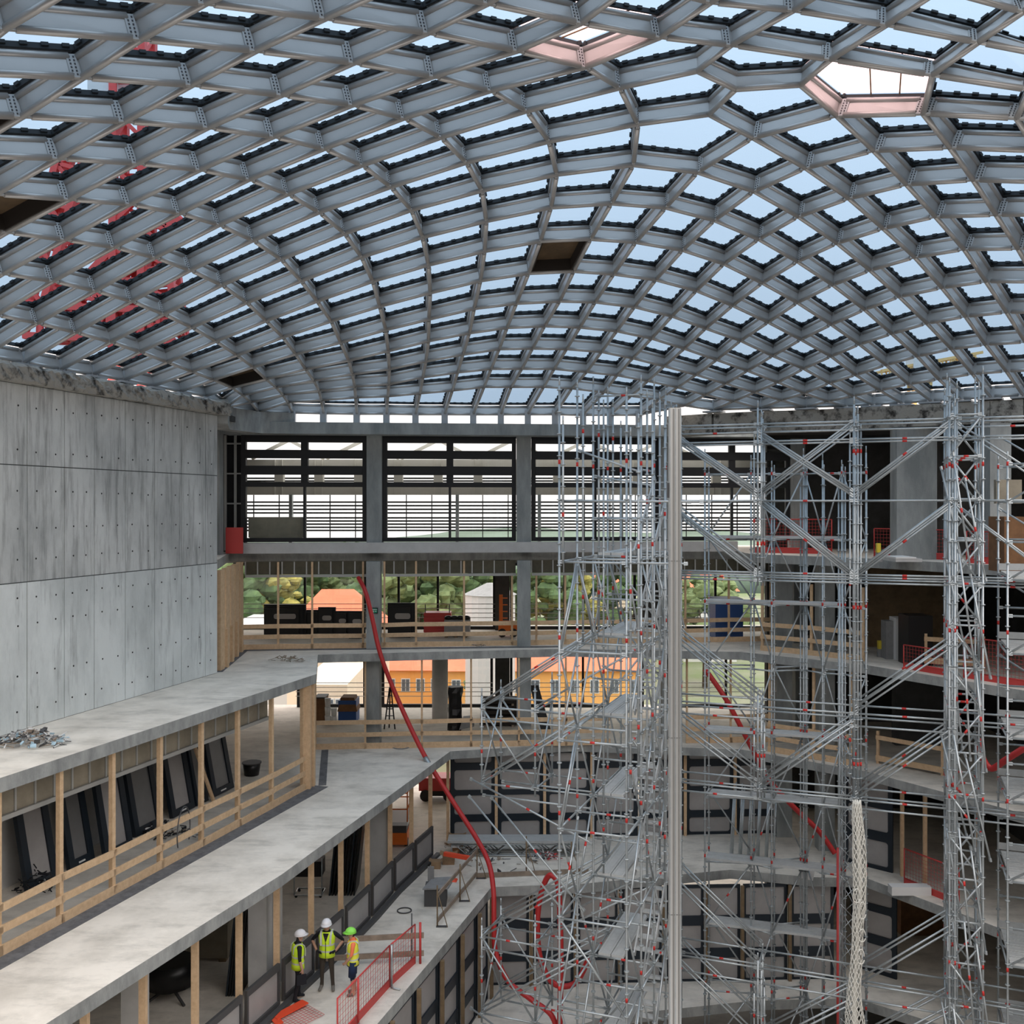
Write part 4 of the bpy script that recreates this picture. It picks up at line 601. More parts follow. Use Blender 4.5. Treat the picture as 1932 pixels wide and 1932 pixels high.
# spandrel strip above third storey windows
MB().box((-24,44.9,Z2-0.75),(12,45.1,Z2-0.3)).build('wall_spandrel', 'shade_concrete', None, label='dark spandrel strip above the third storey windows', kind='structure')
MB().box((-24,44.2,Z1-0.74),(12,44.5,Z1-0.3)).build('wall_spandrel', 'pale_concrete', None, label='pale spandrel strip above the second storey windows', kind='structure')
# ================================================================ FACADE PANELS with rounded panes (lower storeys)
def rrect(x0, x1, z0, z1, r, y):
    pts = []
    for cx_, cz, a0 in ((x1-r,z0+r,-90),(x1-r,z1-r,0),(x0+r,z1-r,90),(x0+r,z0+r,180)):
        for k in range(4):
            t = math.radians(a0+30*k); pts.append((cx_+r*math.cos(t), y, cz+r*math.sin(t)))
    return pts
def facade_panel(p, q, z0, z1, rows, lb, grp=None, round_=0.10, side=0.16, mt=('navy_frame','panel_grey'), gl=None):
    """a dark panel from plan point p to q with raised frame members round recessed panes; rows = list of (from, to) fractions for the panes"""
    p, q = V3((p[0],p[1],0)), V3((q[0],q[1],0)); d = (q-p); L = d.length; d /= L; n = V3((d.y,-d.x,0))
    root = empty('facade_panel', (p.x,p.y,z0), label=lb, cat='panel')
    if grp: root['group'] = grp
    T = lambda x, y, z: p+d*x+n*y+V3((0,0,z))
    H = z1-z0
    def hb(x0, x1, a, b, y0, y1, nm, m):
        MB().hexa([T(x0,y1,a),T(x1,y1,a),T(x1,y0,a),T(x0,y0,a),T(x0,y1,b),T(x1,y1,b),T(x1,y0,b),T(x0,y0,b)]).build(nm, m, root)
    edges = [0.0]
    for a, b in rows: edges += [a, b]
    edges.append(1.0)
    for k in range(0, len(edges), 2):
        if edges[k+1] > edges[k]+0.002: hb(0, L, z0+edges[k]*H, z0+edges[k+1]*H, -0.03, 0.05, 'rail', mt[0])
    for a, b in rows:
        hb(0, side, z0+a*H, z0+b*H, -0.03, 0.05, 'stile', mt[0]); hb(L-side, L, z0+a*H, z0+b*H, -0.03, 0.05, 'stile', mt[0])
        hb(side, L-side, z0+a*H, z0+b*H, -0.03, 0.0, 'pane', gl or mt[1])
        r = round_
        if r > 0:                                              # rounded corner gussets
            for (x, sx) in ((side,1),(L-side,-1)):
                for (z, sz) in ((z0+a*H,1),(z0+b*H,-1)):
                    g = MB(); arc = [(x+sx*r*(1-math.cos(t)), z+sz*r*(1-math.sin(t))) for t in (0,0.4,0.8,1.2,1.57)]
                    pts = [T(x,0.0,z)]+[T(u,0.0,v) for u, v in arc]
                    g.extrude(pts, n*0.05); g.build('corner_gusset', mt[0], root)
    return root
R4 = [(0.03,0.20),(0.28,0.50),(0.56,0.79),(0.87,0.97)]
# back wall of the fourth storey
def back4(px): d = 38.25; return ((px-CX)/F*d, d+0.06*((px-CX)/F*d))
lbs = ['dark panel with rounded panes beside the red hose, fourth storey','dark panel with rounded panes in the middle behind the aluminium truss','dark panel with rounded panes half behind the left scaffold standards','dark panel with rounded panes behind the scaffold stair landing','dark panel with rounded panes hidden behind the aluminium mast']
for i, (a, b) in enumerate([(850,935),(938,1026),(1029,1115),(1118,1205),(1208,1293)]): facade_panel(back4(a), back4(b), Z4, Z3-0.31, R4, lbs[i])
facade_panel(back4(1296), back4(1390), Z4, Z3-0.31, R4, 'dark panel with rounded panes right of the tall aluminium mast')
facade_panel(back4(1393), back4(1480), Z4, Z3-0.31, R4, 'dark panel with rounded panes behind the leaning tube bundle')
# right building, fourth and fifth storeys
R3 = [(0.04,0.30),(0.40,0.64),(0.72,0.95)]
facade_panel((12.0,35.8), (13.3,34.6), Z4, Z3-0.31, R3, 'narrow dark panel with grey panes beside the right hand doorway')
facade_panel((12.2,35.6), (13.4,34.5), Z5, Z4-0.32, R3, 'narrow dark panel with grey panes one floor below the right hand doorway')
# back wall of the fifth storey
def back5(px): d = 34.15; return ((px-CX)/F*d, d+0.04*((px-CX)/F*d))
R5 = [(0.02,0.24),(0.34,0.58),(0.68,0.97)]
for i, (a, b) in enumerate([(924,998),(1006,1082),(1090,1166),(1174,1250),(1258,1330),(1336,1400),(1406,1490),(1498,1580)]):
    facade_panel(back5(a), back5(b), Z5, Z4-0.34, R5, ['striped dark panel at the inner corner of the fifth storey','striped dark panel behind the hanging hose loop','striped dark panel left of the lower scaffold stair','striped dark panel behind the lower scaffold stair','striped dark panel behind the aluminium mast base','striped dark panel right of the mast, fifth storey','striped dark panel with two yellow joints, fifth storey','striped dark panel with a pale rag, fifth storey'][i], round_=0.05, side=0.09)
# inner side wall under the workers' terrace
def alongE4(y): 
    for a, b in zip(E4, E4[1:]):
        if a[1] <= y <= b[1]: t = (y-a[1])/(b[1]-a[1]); return (a[0]+(b[0]-a[0])*t-0.12, y)
ys = [20.2,21.9,23.6,25.3,27.0,28.7,30.4,32.0,33.2]
lb4 = ['nearest striped panel under the workers\' terrace edge','second striped panel under the workers\' terrace edge','third striped panel under the workers\' terrace edge','fourth striped panel under the workers\' terrace edge','fifth striped panel under the workers\' terrace edge','sixth striped panel under the workers\' terrace edge','seventh striped panel under the workers\' terrace edge','last striped panel at the inner corner under the workers\' terrace']
for i in range(8):
    facade_panel(alongE4(ys[i]+0.05), alongE4(ys[i+1]-0.05), Z5, Z4-0.34, R5, lb4[i], round_=0.0, side=0.08)
# ================================================================ OUTSIDE
MB().prism([(-260,46.5),(260,46.5),(260,420),(-260,420)], -22.6, -22.0).build('ground', 'grass', None, label='grass and gravel ground outside the building', kind='structure')
def hill():
    m = MB(); rr = random.Random(5); R = []
    for i in range(60):
        x = -260+520*i/59; h = 5+2*math.sin(i*0.21+1.0)+1*math.sin(i*0.5)+rr.uniform(-0.3,0.3)
        R.append([(x,250,-22),(x,300,-22+h*0.7),(x,350,-22+h*1.1+3),(x,420,-22+h*1.2+4),(x,420,-22.5)])
    m.rings(R, sm=True); m.build('hills', 'hill', None, label='wooded hills on the horizon', kind='structure')
hill()
def tree(px, d, ztop, w_, leaf, lb):
    x = (px-CX)/F*d; zb = -22.0; root = empty('tree', (x,d,zb), label=lb, cat='tree', group='trees outside the back windows')
    H = ztop-zb; rr = random.Random(int(px*7+d)); t = MB(); t.tube((x,d,zb),(x,d,zb+H*0.55),0.35,8,0,0.18)
    for k in range(4):
        a = rr.uniform(0,6.28); t.tube((x,d,zb+H*0.4),(x+math.cos(a)*w_*0.5,d+math.sin(a)*w_*0.5,zb+H*rr.uniform(0.6,0.75)),0.14,6,0,0.06)
    t.build('trunk', 'bark', root)
    c = MB()
    for k in range(90):
        a = rr.uniform(0,6.28); r = rr.uniform(0.2,1)**0.5*w_*0.85; h = rr.uniform(0.34,0.93); k_ = 1-abs(h-0.6)*0.9; s = rr.uniform(0.09,0.2)*w_
        cc = V3((x+math.cos(a)*r*k_, d+math.sin(a)*r*k_, zb+H*h)); seg, rg = 7, 5; R = []
        for i in range(rg+1):
            th = math.pi*(0.03+0.94*i/rg)
            R.append([cc+V3((math.sin(th)*math.cos(2*math.pi*q/seg),math.sin(th)*math.sin(2*math.pi*q/seg),-math.cos(th)*0.8))*s*rr.uniform(0.78,1.2) for q in range(seg)])
        c.rings(R, sm=False)
    c.build('crown', leaf, root)
TR = [(440,118,-6.2,7,'leaf_green','dark green tree at the left end of the second storey view'),(478,128,-6.0,7,'leaf_pale','pale green tree left of the yellowing one'),(515,120,-7.5,5.5,'leaf_yellow','yellowing tree left of the red hipped roof'),(548,135,-6.2,7,'leaf_green','green tree just left of the red hipped roof'),(590,150,-5.0,8,'leaf_pale','pale tree behind the red hipped roof'),(650,150,-5.2,8,'leaf_green','green tree behind the right slope of the red roof'),(700,140,-5.6,7,'leaf_pale','pale tree right of the red hipped roof'),(745,128,-6.0,7,'leaf_green','green tree left of the silo'),(790,120,-6.4,7.5,'leaf_pale','pale bushy tree nearest left of the silo'),(838,126,-6.0,7,'leaf_green','green tree touching the silo'),(880,140,-5.5,7.5,'leaf_pale','pale tree behind the silo'),(1020,120,-7.0,6.5,'leaf_green','green tree seen left of the scaffold tower'),(1062,126,-7.2,6,'leaf_yellow','yellowish tree seen just left of the scaffold tower'),(1330,120,-8.0,6,'leaf_pale','pale tree seen right of the aluminium mast'),(1180,135,-7.0,8,'leaf_green','green tree hidden behind the scaffold stair'),(905,84,-11.8,1.6,'leaf_pale','small tree in front of the silo')]
for t in TR: tree(*t)
def hip_house():
    d = 86.0; root = empty('house', A(635,1300,d)*1.0, label='house with a big orange red hipped roof', cat='house'); root.location.z = -22
    x0, x1 = A(548,1,d).x, A(735,1,d).x; zt = -7.2; ze = -10.4; y0, y1 = d-3.5, d+3.5
    xa, xb = A(607,1,d).x, A(668,1,d).x
    r = MB(); b = [(x0,y0,ze),(x1,y0,ze),(x1,y1,ze),(x0,y1,ze),(xa,d,zt),(xb,d,zt)]; r.v = b
    for f in ([0,1,5,4],[1,2,5],[2,3,4,5],[3,0,4],[3,2,1,0]): r.face(f)
    r.build('roof', 'roof_red', root)
    MB().box((x0+0.4,y0+0.4,-22),(x1-0.4,y1-0.4,ze)).build('wall', 'facade_cream', root)
    for k in range(6):
        xx = x0+1.0+k*1.25; f = MB(); f.box((xx,y0+0.34,-12.6),(xx+0.7,y0+0.42,-11.2)); f.build('window', 'window_dark', root)
hip_house()
def block(px0, px1, d, zt, ze, col, lb, rows, n, roof=True):
    x0, x1 = (px0-CX)/F*d, (px1-CX)/F*d; root = empty('apartment_block', ((x0+x1)/2,d,-22), label=lb, cat='building')
    MB().box((x0,d,-22),(x1,d+10,ze)).build('wall', col, root)
    if roof:
        r = MB(); r.v = [(x0-0.4,d-0.4,ze),(x1+0.4,d-0.4,ze),(x1+0.4,d+10.4,ze),(x0-0.4,d+10.4,ze),(x0+1.5,d+4.5,zt),(x1-1.5,d+4.5,zt)]
        for f in ([0,1,5,4],[1,2,5],[2,3,4,5],[3,0,4],[3,2,1,0]): r.face(f)
        r.build('roof', 'roof_red', root)
    for z in rows:
        for k in range(n):
            xx = x0+(x1-x0)*(k+0.5)/n
            wn = MB(); wn.box((xx-0.42,d-0.06,z-0.62),(xx+0.42,d+0.02,z+0.62)); wf = wn.build('window', 'white_plain', root)
            sub(MB().box((xx-0.34,d-0.09,z-0.54),(xx-0.03,d-0.05,z+0.54)).box((xx+0.03,d-0.09,z-0.54),(xx+0.34,d-0.05,z+0.54)), 'pane', 'window_dark', wf, root)
block(640, 835, 92, -13.0, -15.2, 'facade_orange', 'long orange apartment block with white windows left of the pale round column', [-16.6,-19.2], 7)
block(842, 1215, 88, -12.6, -14.6, 'facade_orange', 'long orange apartment block with red roof behind the beam stack', [-16.0,-18.6], 10)
block(560, 655, 70, -12.2, -12.6, 'facade_cream', 'cream building with small windows behind the brown boxes', [-14.2,-16.4], 4, False)
block(1085, 1180, 150, -9.0, -11.5, 'facade_cream', 'pale house with red roof seen far off beside the scaffold tower', [-13], 4)
block(1290, 1390, 140, -9.5, -12.0, 'white_plain', 'white house with red roof far off right of the mast', [-13.4], 4)
block(430, 560, 100, -11.4, -12.0, 'silo_grey', 'low grey industrial shed at the left of the view', [-13.2], 5, False)
def silo():
    d = 80.0; x = A(925,1,d).x; root = empty('silo', (x,d,-22), label='pale grey ribbed cylindrical silo with a flat cone top', cat='silo')
    b = MB(); n = 40; R = []
    for z in (-22.0,-7.1):
        R.append([(x+math.cos(2*math.pi*k/n)*(2.0+0.03*(k % 2)), d+math.sin(2*math.pi*k/n)*(2.0+0.03*(k % 2)), z) for k in range(n)])
    b.rings(R, sm=False); b.build('shell', 'silo_grey', root)
    c = MB(); c.tube((x,d,-7.1),(x,d,-6.2),2.15,24,0,0.3,sm=False); c.build('cone_roof', 'grey_plain', root)
silo()
# tower cranes seen through the roof glass
def lattice(m, p, q, wd, n, r, br, up=V3((0,1,0))):
    p, q = V3(p), V3(q); d = (q-p).normalized(); a = d.cross(up).normalized()*wd/2; b = a.cross(d).normalized()*wd/2
    c = [a+b, a-b, -a-b, -a+b]
    for k in c: m.bar(p+k, q+k, r*2, r*2, up=up)
    for i in range(n):
        s, e = p.lerp(q, i/n), p.lerp(q, (i+1)/n)
        for k in range(4):
            k2 = (k+1) % 4
            if i % 2: m.bar(s+c[k], e+c[k2], br*2, br*2, up=up)
            else: m.bar(s+c[k2], e+c[k], br*2, br*2, up=up)
            m.bar(s+c[k], s+c[k2], br*2, br*2, up=up)
def crane(name, col, lb, mast, jib, cab):
    root = empty(name, mast[0], label=lb, cat='crane')
    for nm, (p, q, wd, n, r, br) in (('mast',mast),('jib',jib[0])):
        m = MB(); lattice(m, p, q, wd, n, r, br); m.build(nm, col, root)
    for p, q, wd, n, r, br in jib[1:]:
        m = MB(); lattice(m, p, q, wd, n, r, br); m.build('strut', col, root)
    m = MB(); c = V3(cab); m.box((c.x-0.9,c.y-0.9,c.z-1.1),(c.x+0.9,c.y+0.9,c.z+1.1)); m.build('cab', 'white_plain', root)
dd = 60.0
crane('tower_crane', 'crane_red', 'red lattice tower crane seen through the roof glass at the left', (A(248,1640,dd),A(252,60,dd),1.7,30,0.22,0.12),
      [(A(70,575,dd),A(160,250,dd),1.5,9,0.2,0.12),(A(140,600,dd),A(330,400,dd),1.6,9,0.2,0.12),(A(300,480,dd),A(320,640,dd),1.5,5,0.2,0.12),(A(60,610,dd),A(340,620,dd),1.8,9,0.2,0.12)], A(205,150,dd))
dd = 90.0
crane('tower_crane', 'crane_yellow', 'pale yellow lattice crane seen low through the right roof glass', (A(1735,1400,dd),A(1735,640,dd),1.4,28,0.12,0.06),
      [(A(1660,715,dd),A(1850,680,dd),1.3,10,0.12,0.06)], A(1735,700,dd))
# ================================================================ TIMBER GUARDRAILS, STUDS, LOW PANELS
def timber_rail(lb, pts_posts, z, ztop, rails, post=(0.11,0.11), ends=None, bw=0.045, name='timber_guardrail', mt='timber', full=True):
    """posts standing at plan points, boards of the rails between them; rails = list of (bottom, top) above the floor"""
    p0 = pts_posts[0]; root = empty(name, (p0[0],p0[1],z), label=lb, cat='guardrail')
    for p in pts_posts:
        i = pts_posts.index(p); q = pts_posts[min(i+1,len(pts_posts)-1)]; r = pts_posts[max(i-1,0)]
        d = (V3((q[0],q[1],0))-V3((r[0],r[1],0))).normalized()
        MB().bar((p[0],p[1],z), (p[0],p[1],ztop), post[0], post[1], up=d).build('post', mt, root)
    ex = ends or (pts_posts[0], pts_posts[-1]); line = [ex[0]]+[p for p in pts_posts if p not in ex]+[ex[1]]
    for a, b in zip(line, line[1:]):
        a, b = V3((a[0],a[1],0)), V3((b[0],b[1],0)); d = (b-a).normalized(); n = V3((d.y,-d.x,0))*(post[0]/2+bw/2)
        for (u, v) in rails:
            j = random.uniform(-0.015,0.015)
            MB().bar(a-d*0.05+n+V3((0,0,z+(u+v)/2+j)), b+d*0.05+n+V3((0,0,z+(u+v)/2-j)), bw, v-u).build('board', mt, root)
    return root
RA = [(0.0,0.22),(0.46,0.62),(0.92,1.08)]
# left: posts on terrace 3 standing under the edge of terrace 2
P2 = [on_line(px, E2[1], E2[2]) for px in (-210,-90,12,128,226,315,392,460,523)]
P2 = [(p.x-0.18,p.y) for p in P2]+[(-6.75,31.9)]
timber_rail('pale timber guardrail with tall posts under the upper terrace edge', P2, Z3, Z2-0.30, RA)
m = empty('timber_corner', (-6.7,32.2,Z3), label='stout timber corner boards at the end of the left guardrail', cat='post')
for k, (x, y) in enumerate([(-6.62,32.05),(-6.55,32.35),(-6.78,32.6)]): MB().box((x-0.14,y-0.12,Z3),(x+0.12,y+0.1,Z2-0.3)).build('board', 'timber', m)
# back fence of terrace 3
def f3(px): d = 37.75; x = (px-CX)/F*d; return (x, d+0.07*x)
timber_rail('long timber guardrail along the back of the middle terrace', [f3(p) for p in (600,692,797,889,979,1068)], Z3, Z2-0.31, RA, (0.07,0.07), (f3(592),f3(1150)))
timber_rail('timber guardrail of the middle terrace right of the mast', [f3(p) for p in (1300,1385,1465)], Z3, Z2-0.31, RA, (0.07,0.07))
timber_rail('timber guardrail turning along the right building, third storey', [(9.6,36.9),(10.9,35.8),(12.0,34.9)], Z3, Z2-0.31, RA, (0.09,0.09))
# back fence of terrace 2, bay by bay
def f2(px): d = 39.0; x = (px-CX)/F*d; return (x, d+0.12*x)
for lb, ps, en in (('timber guardrail in front of the piled black panels',(537,598,690),(440,697)),('timber guardrail in front of the red crate',(729,787,876,966),(724,975)),('timber guardrail of the second storey left of the scaffold',(1012,1067,1130),(1003,1235)),('timber guardrail of the second storey right of the mast',(1300,1386,1470),(1270,1472))):
    timber_rail(lb, [f2(p) for p in ps], Z2, Z1-0.34, [(0.0,0.20),(0.40,0.56),(0.80,0.96)], (0.075,0.075), (f2(en[0]),f2(en[1])))
timber_rail('timber guardrail turning along the right building, second storey', [(9.5,37.6),(11.0,36.4),(12.4,35.0)], Z2, Z2+2.6, [(0.0,0.20),(0.46,0.62),(0.92,1.08)], (0.09,0.09))
timber_rail('short timber rail in the dim second storey on the right', [(14.2,34.0),(15.8,33.2)], Z2, Z2+1.1, [(0.1,0.3),(0.85,1.0)], (0.09,0.09))
timber_rail('short timber rail in the dim third storey on the right', [(13.0,35.2),(14.6,33.6)], Z3, Z3+1.15, [(0.1,0.3),(0.85,1.0)], (0.09,0.09))
# boarded timber side wall at the far end of the big wall
m = empty('timber_wall', (-9.9,33.2,Z2), label='upright timber boards beside the far end of the big wall', cat='wall')
for k in range(5):
    t = k/4; x = -9.72-0.62*t; y = 33.0+4.6*t
    MB().box((x-0.1,y-0.12,Z2),(x+0.06,y+0.34,Z1-0.33)).build('board', 'timber', m)
for k in range(4):
    t = (k+0.4)/4; x = -9.62-0.6*t; y = 33.2+4.6*t; MB().box((x-0.05,y-0.1,Z2),(x+0.05,y+0.1,Z2+1.3)).build('prop', 'timber', m)
# terrace 4: studs under the edge of terrace 3 with low panels between
PX3 = (60,160,270,368,451,522,587,643,693,736,776,812,843)
L3 = [(-9.75,13.6),(-6.2,25.0),(-4.67,29.9),(-4.18,32.3),(-2.75,37.2)]
def e3(px):
    for a, b in zip(L3, L3[1:]):
        p = on_line(px, a, b)
        if a[1]-0.01 <= p.y <= b[1]+0.01: return (p.x, p.y)
S3 = [e3(px) for px in PX3]; S3 = [p for p in S3 if p]
root = empty('timber_stud_row', (S3[0][0],S3[0][1],Z4), label='row of tall timber studs under the middle terrace edge', cat='post')
for p in S3: MB().box((p[0]-0.07,p[1]-0.07,Z4),(p[0]+0.07,p[1]+0.07,Z3-0.30)).build('post', 'timber', root)
for i, (a, b) in enumerate(zip(S3, S3[1:])):
    if i in (0,1,2): continue
    d = V3((b[0]-a[0],b[1]-a[1],0)).normalized()
    r = facade_panel((a[0]+d.x*0.1+0.1,a[1]+d.y*0.1), (b[0]-d.x*0.1+0.1,b[1]-d.y*0.1), Z4+0.05, Z4+1.1, [(0.10,0.84)],
                 'low grey parapet panel, number %s counted from the near end of the stud row' % ['one','two','three','four','five','six','seven','eight','nine','ten','eleven','twelve','thirteen'][i], None, 0.0, 0.07, ('dark_grey','panel_grey'))
    r.name = 'parapet_panel'
_d = MB()
for a, b in zip(S3, S3[1:]): _d.bar((a[0]+0.30,a[1],Z4+0.05),(b[0]+0.30,b[1],Z4+0.05),0.16,0.10)
_d.build('cable_duct', 'dark_grey', None, label='dark cable duct on the floor along the parapet panels', cat='duct')
# studs between the lower facade panels
def stud_row(lb, pts, z0, z1, mt='timber_dark', s=0.055):
    root = empty('timber_stud_row', (pts[0][0],pts[0][1],z0), label=lb, cat='post')
    for p in pts: MB().box((p[0]-s,p[1]-s,z0),(p[0]+s,p[1]+s,z1)).build('post', mt, root)
stud_row('thin timber studs in front of the rounded-pane panels', [(back4(p)[0],back4(p)[1]-0.14) for p in (846,936.5,1027.5,1116.5,1295,1391)], Z4, Z3-0.31, 'timber')
stud_row('dark timber studs under the workers\' terrace edge', [(alongE4(y)[0]+0.16,y-0.05) for y in ys[1:]], Z5, Z4-0.33, 'timber_dark', 0.06)
stud_row('thin timber studs of the fifth storey back wall', [(back5(p)[0],back5(p)[1]-0.14) for p in (1002,1086,1170,1254,1333,1403,1494)], Z5, Z4-0.35, 'timber_dark')
stud_row('timber studs framing the doorway on the right', [(13.5,34.3),(14.0,33.6),(15.2,32.4)], Z4, Z3-0.31, 'timber')
# concrete piers inside the fourth storey
for i, (a, b, z0, z1, lb) in enumerate([(505,523,Z4,Z3-0.3,'pale concrete pier beside the left worker'),(698,735,Z4,Z3-0.3,'grey concrete pier left of the orange lift'),(228,262,Z4,Z3-0.3,'pale concrete pier at the bottom left'),(468,503,Z4,Z3-0.3,'shaded concrete wall piece behind the stacked dark panels')]):
    p = e3((a+b)/2); dd_ = p[1]+1.0; x0, x1 = (a-CX)/F*dd_, (b-CX)/F*dd_
    MB().box((x0,dd_,z0),(x1,dd_+0.6,z1)).build('concrete_column', 'pale_concrete', None, label=lb, kind='structure')
# ================================================================ SCAFFOLDING (modular: standards with rosettes, ledgers, braces, decks)
TD = V3((0.935,-0.353,0)).normalized(); ND = V3((0.353,0.935,0)).normalized(); UP = V3((0,0,1))
_sm = {}
def standard_mesh(L):
    k = ('s', round(L,2))
    if k not in _sm:
        m = MB(); m.tube((0,0,0),(0,0,L),0.0265,8); z = 0.25
        while z < L-0.05:
            m.tube((0,0,z-0.012),(0,0,z+0.012),0.058,8); z += 0.5
        z = 1.0
        while z < L:
            m.tube((0,0,z+0.06),(0,0,z+0.16),0.029,8,1); z += 4.0
        m.tube((0,0,L),(0,0,L+0.2),0.019,6)
        _sm[k] = m.mesh('standard', ['galv','red_tape'])
    return _sm[k]
def ledger_mesh(L, band=True):
    k = ('l', round(L,2), band)
    if k not in _sm:
        m = MB(); m.tube((0,0,0.03),(0,0,L-0.03),0.0255,8)
        for z0, z1 in ((0.02,0.11),(L-0.11,L-0.02)): m.box((-0.02,-0.04,z0),(0.02,0.04,z1))
        if band: m.tube((0,0,L/2-0.055),(0,0,L/2+0.055),0.0285,8,1)
        _sm[k] = m.mesh('ledger', ['galv','red_tape'])
    return _sm[k]
def place(root, name, me, p, q):
    p, q = V3(p), V3(q); z = (q-p).normalized(); x = z.cross(V3((0.13,0.21,1)) if abs(z.z) < 0.9 else V3((0,1,0))).normalized(); y = z.cross(x)
    return obj(name, me, root, basis(x, y, z, p-root.location))
def std(root, p, z0, z1): return place(root, 'standard', standard_mesh(z1-z0), (p.x,p.y,z0), (p.x,p.y,z1))
def led(root, p, q, band=True, nm='ledger'): return place(root, nm, ledger_mesh((V3(q)-V3(p)).length, band and (int(abs(p[2])*7+abs(p[0])*13) % 5) < 2), p, q)
def brc(root, p, q): return led(root, p, q, (int(abs(p[2]*10)) % 3) == 0, 'brace')
def dbl(root, p, q, off=0.14):
    o_ = UP*off; brc(root, V3(p)+o_, V3(q)+o_); brc(root, p, q)
    if off > 0.13 and 2.5 > p[2] > -2.5: led(root, V3(p)+o_*0.5+ND*0.03, V3(q)+o_*0.5+ND*0.03, False, 'brace')
def plank(root, p, d, L, n, wd=0.32, nr=None, name='deck_plank', mt='galv_deck'):
    """n steel planks side by side starting at p, running along d, stacked along nr"""
    nr = nr or ND
    for i in range(n):
        a = V3(p)+nr*(wd*(i+0.5)); m = MB(); m.bar(a, a+d*L, wd-0.02, 0.07); 
        for s in (-0.1,0.1): m.bar(a+nr*s*1.0+UP*0.038, a+nr*s*1.0+d*L+UP*0.038, 0.012, 0.008)
        m.build(name, mt, root)
def at(p, z): return V3((p.x,p.y,z))
# ---- A: bridging truss scaffold across the right half
def scaff_truss():
    C = [V3((4.4,27.0,0)),V3((6.5,26.2,0)),V3((8.75,25.35,0)),V3((11.0,24.5,0)),V3((13.3,23.6,0))]; B = [c+ND*1.09 for c in C]
    root = empty('scaffold', (6.5,26.2,Z6), label='bridging truss scaffold with big crossed braces right of the mast', cat='scaffold')
    z0, z1, z2, z3, z4 = 2.17, 0.14, -1.96, -5.3, -7.5
    for i, c in enumerate(C):
        b = B[i]
        spans = {0:[(-14.2,2.5)],1:[(-2.1,2.6),(-7.7,-5.0),(-15.2,-12.0)],2:[(-7.7,2.6)],3:[(Z6,2.9)],4:[(Z6,2.4)]}[i]
        for (a, e) in spans:
            std(root, c, a, e); std(root, b, a, e-0.2)
            if i in (1,2): std(root, c+TD*0.09, a, e-0.25); std(root, c-TD*0.02+ND*0.1, a, e-0.4); std(root, c+TD*0.16+ND*0.06, a, e-0.7); std(root, c-TD*0.10+ND*0.03, a+0.6, e-0.9)
    for k in range(4):
        for R in (C, B):
            for z in ([z0,z0-0.22,z0-0.46,z0-0.53,z1,z2,z2+0.14,z2+0.21] if R is C else [z0,z1,z2]):
                led(root, at(R[k],z), at(R[k+1],z))
            if k < 4:
                for z in (z3,z3-0.32,z4,z4-0.22,-12.2,-12.6): led(root, at(R[k],z), at(R[k+1],z))
    for k in range(5):
        for z in (z0,z1,z2,z3,z4,-12.2): led(root, at(C[k],z), at(B[k],z), False)
    for R, o_ in ((C,0.14),(B,0.12)):
        dbl(root, at(R[0],z0-0.35), at(R[1],z1+0.1), o_); dbl(root, at(R[0],z1-0.3), at(R[1],z2+0.1), o_)
        dbl(root, at(R[1],z0-0.3), at(R[2],z1+0.1), o_); dbl(root, at(R[1],z1-0.05), at(R[2],z2+0.1), o_); dbl(root, at(R[1],z1+0.1), at(R[2],z0-0.1), o_)
        dbl(root, at(R[2],z1+0.1), at(R[3],z0-0.05), o_); dbl(root, at(R[2],z2+0.1), at(R[3],z1-0.05), o_); brc(root, at(R[3],z0-0.1), at(R[4],z1+0.1)); brc(root, at(R[3],z1-0.1), at(R[4],z2))
        dbl(root, at(R[0],-3.6), at(R[1],z3+0.05), o_); dbl(root, at(R[0],-5.9), at(R[1],z4+0.1), o_); dbl(root, at(R[1],z4), at(R[2],z3-0.3), o_)
        dbl(root, at(R[2],z3), at(R[3],-3.4), o_); dbl(root, at(R[2],z4), at(R[3],z3-0.25), o_)
        dbl(root, at(R[0],-10.2), at(R[1],-12.1), o_); dbl(root, at(R[0],-12.3), at(R[1],-14.1), o_); dbl(root, at(R[2],-12.3), at(R[3],-10.4), o_); dbl(root, at(R[2],-14.2), at(R[3],-12.4), o_); dbl(root, at(R[1],-14.4), at(R[2],-12.7), o_)
    return root
scaff_truss()
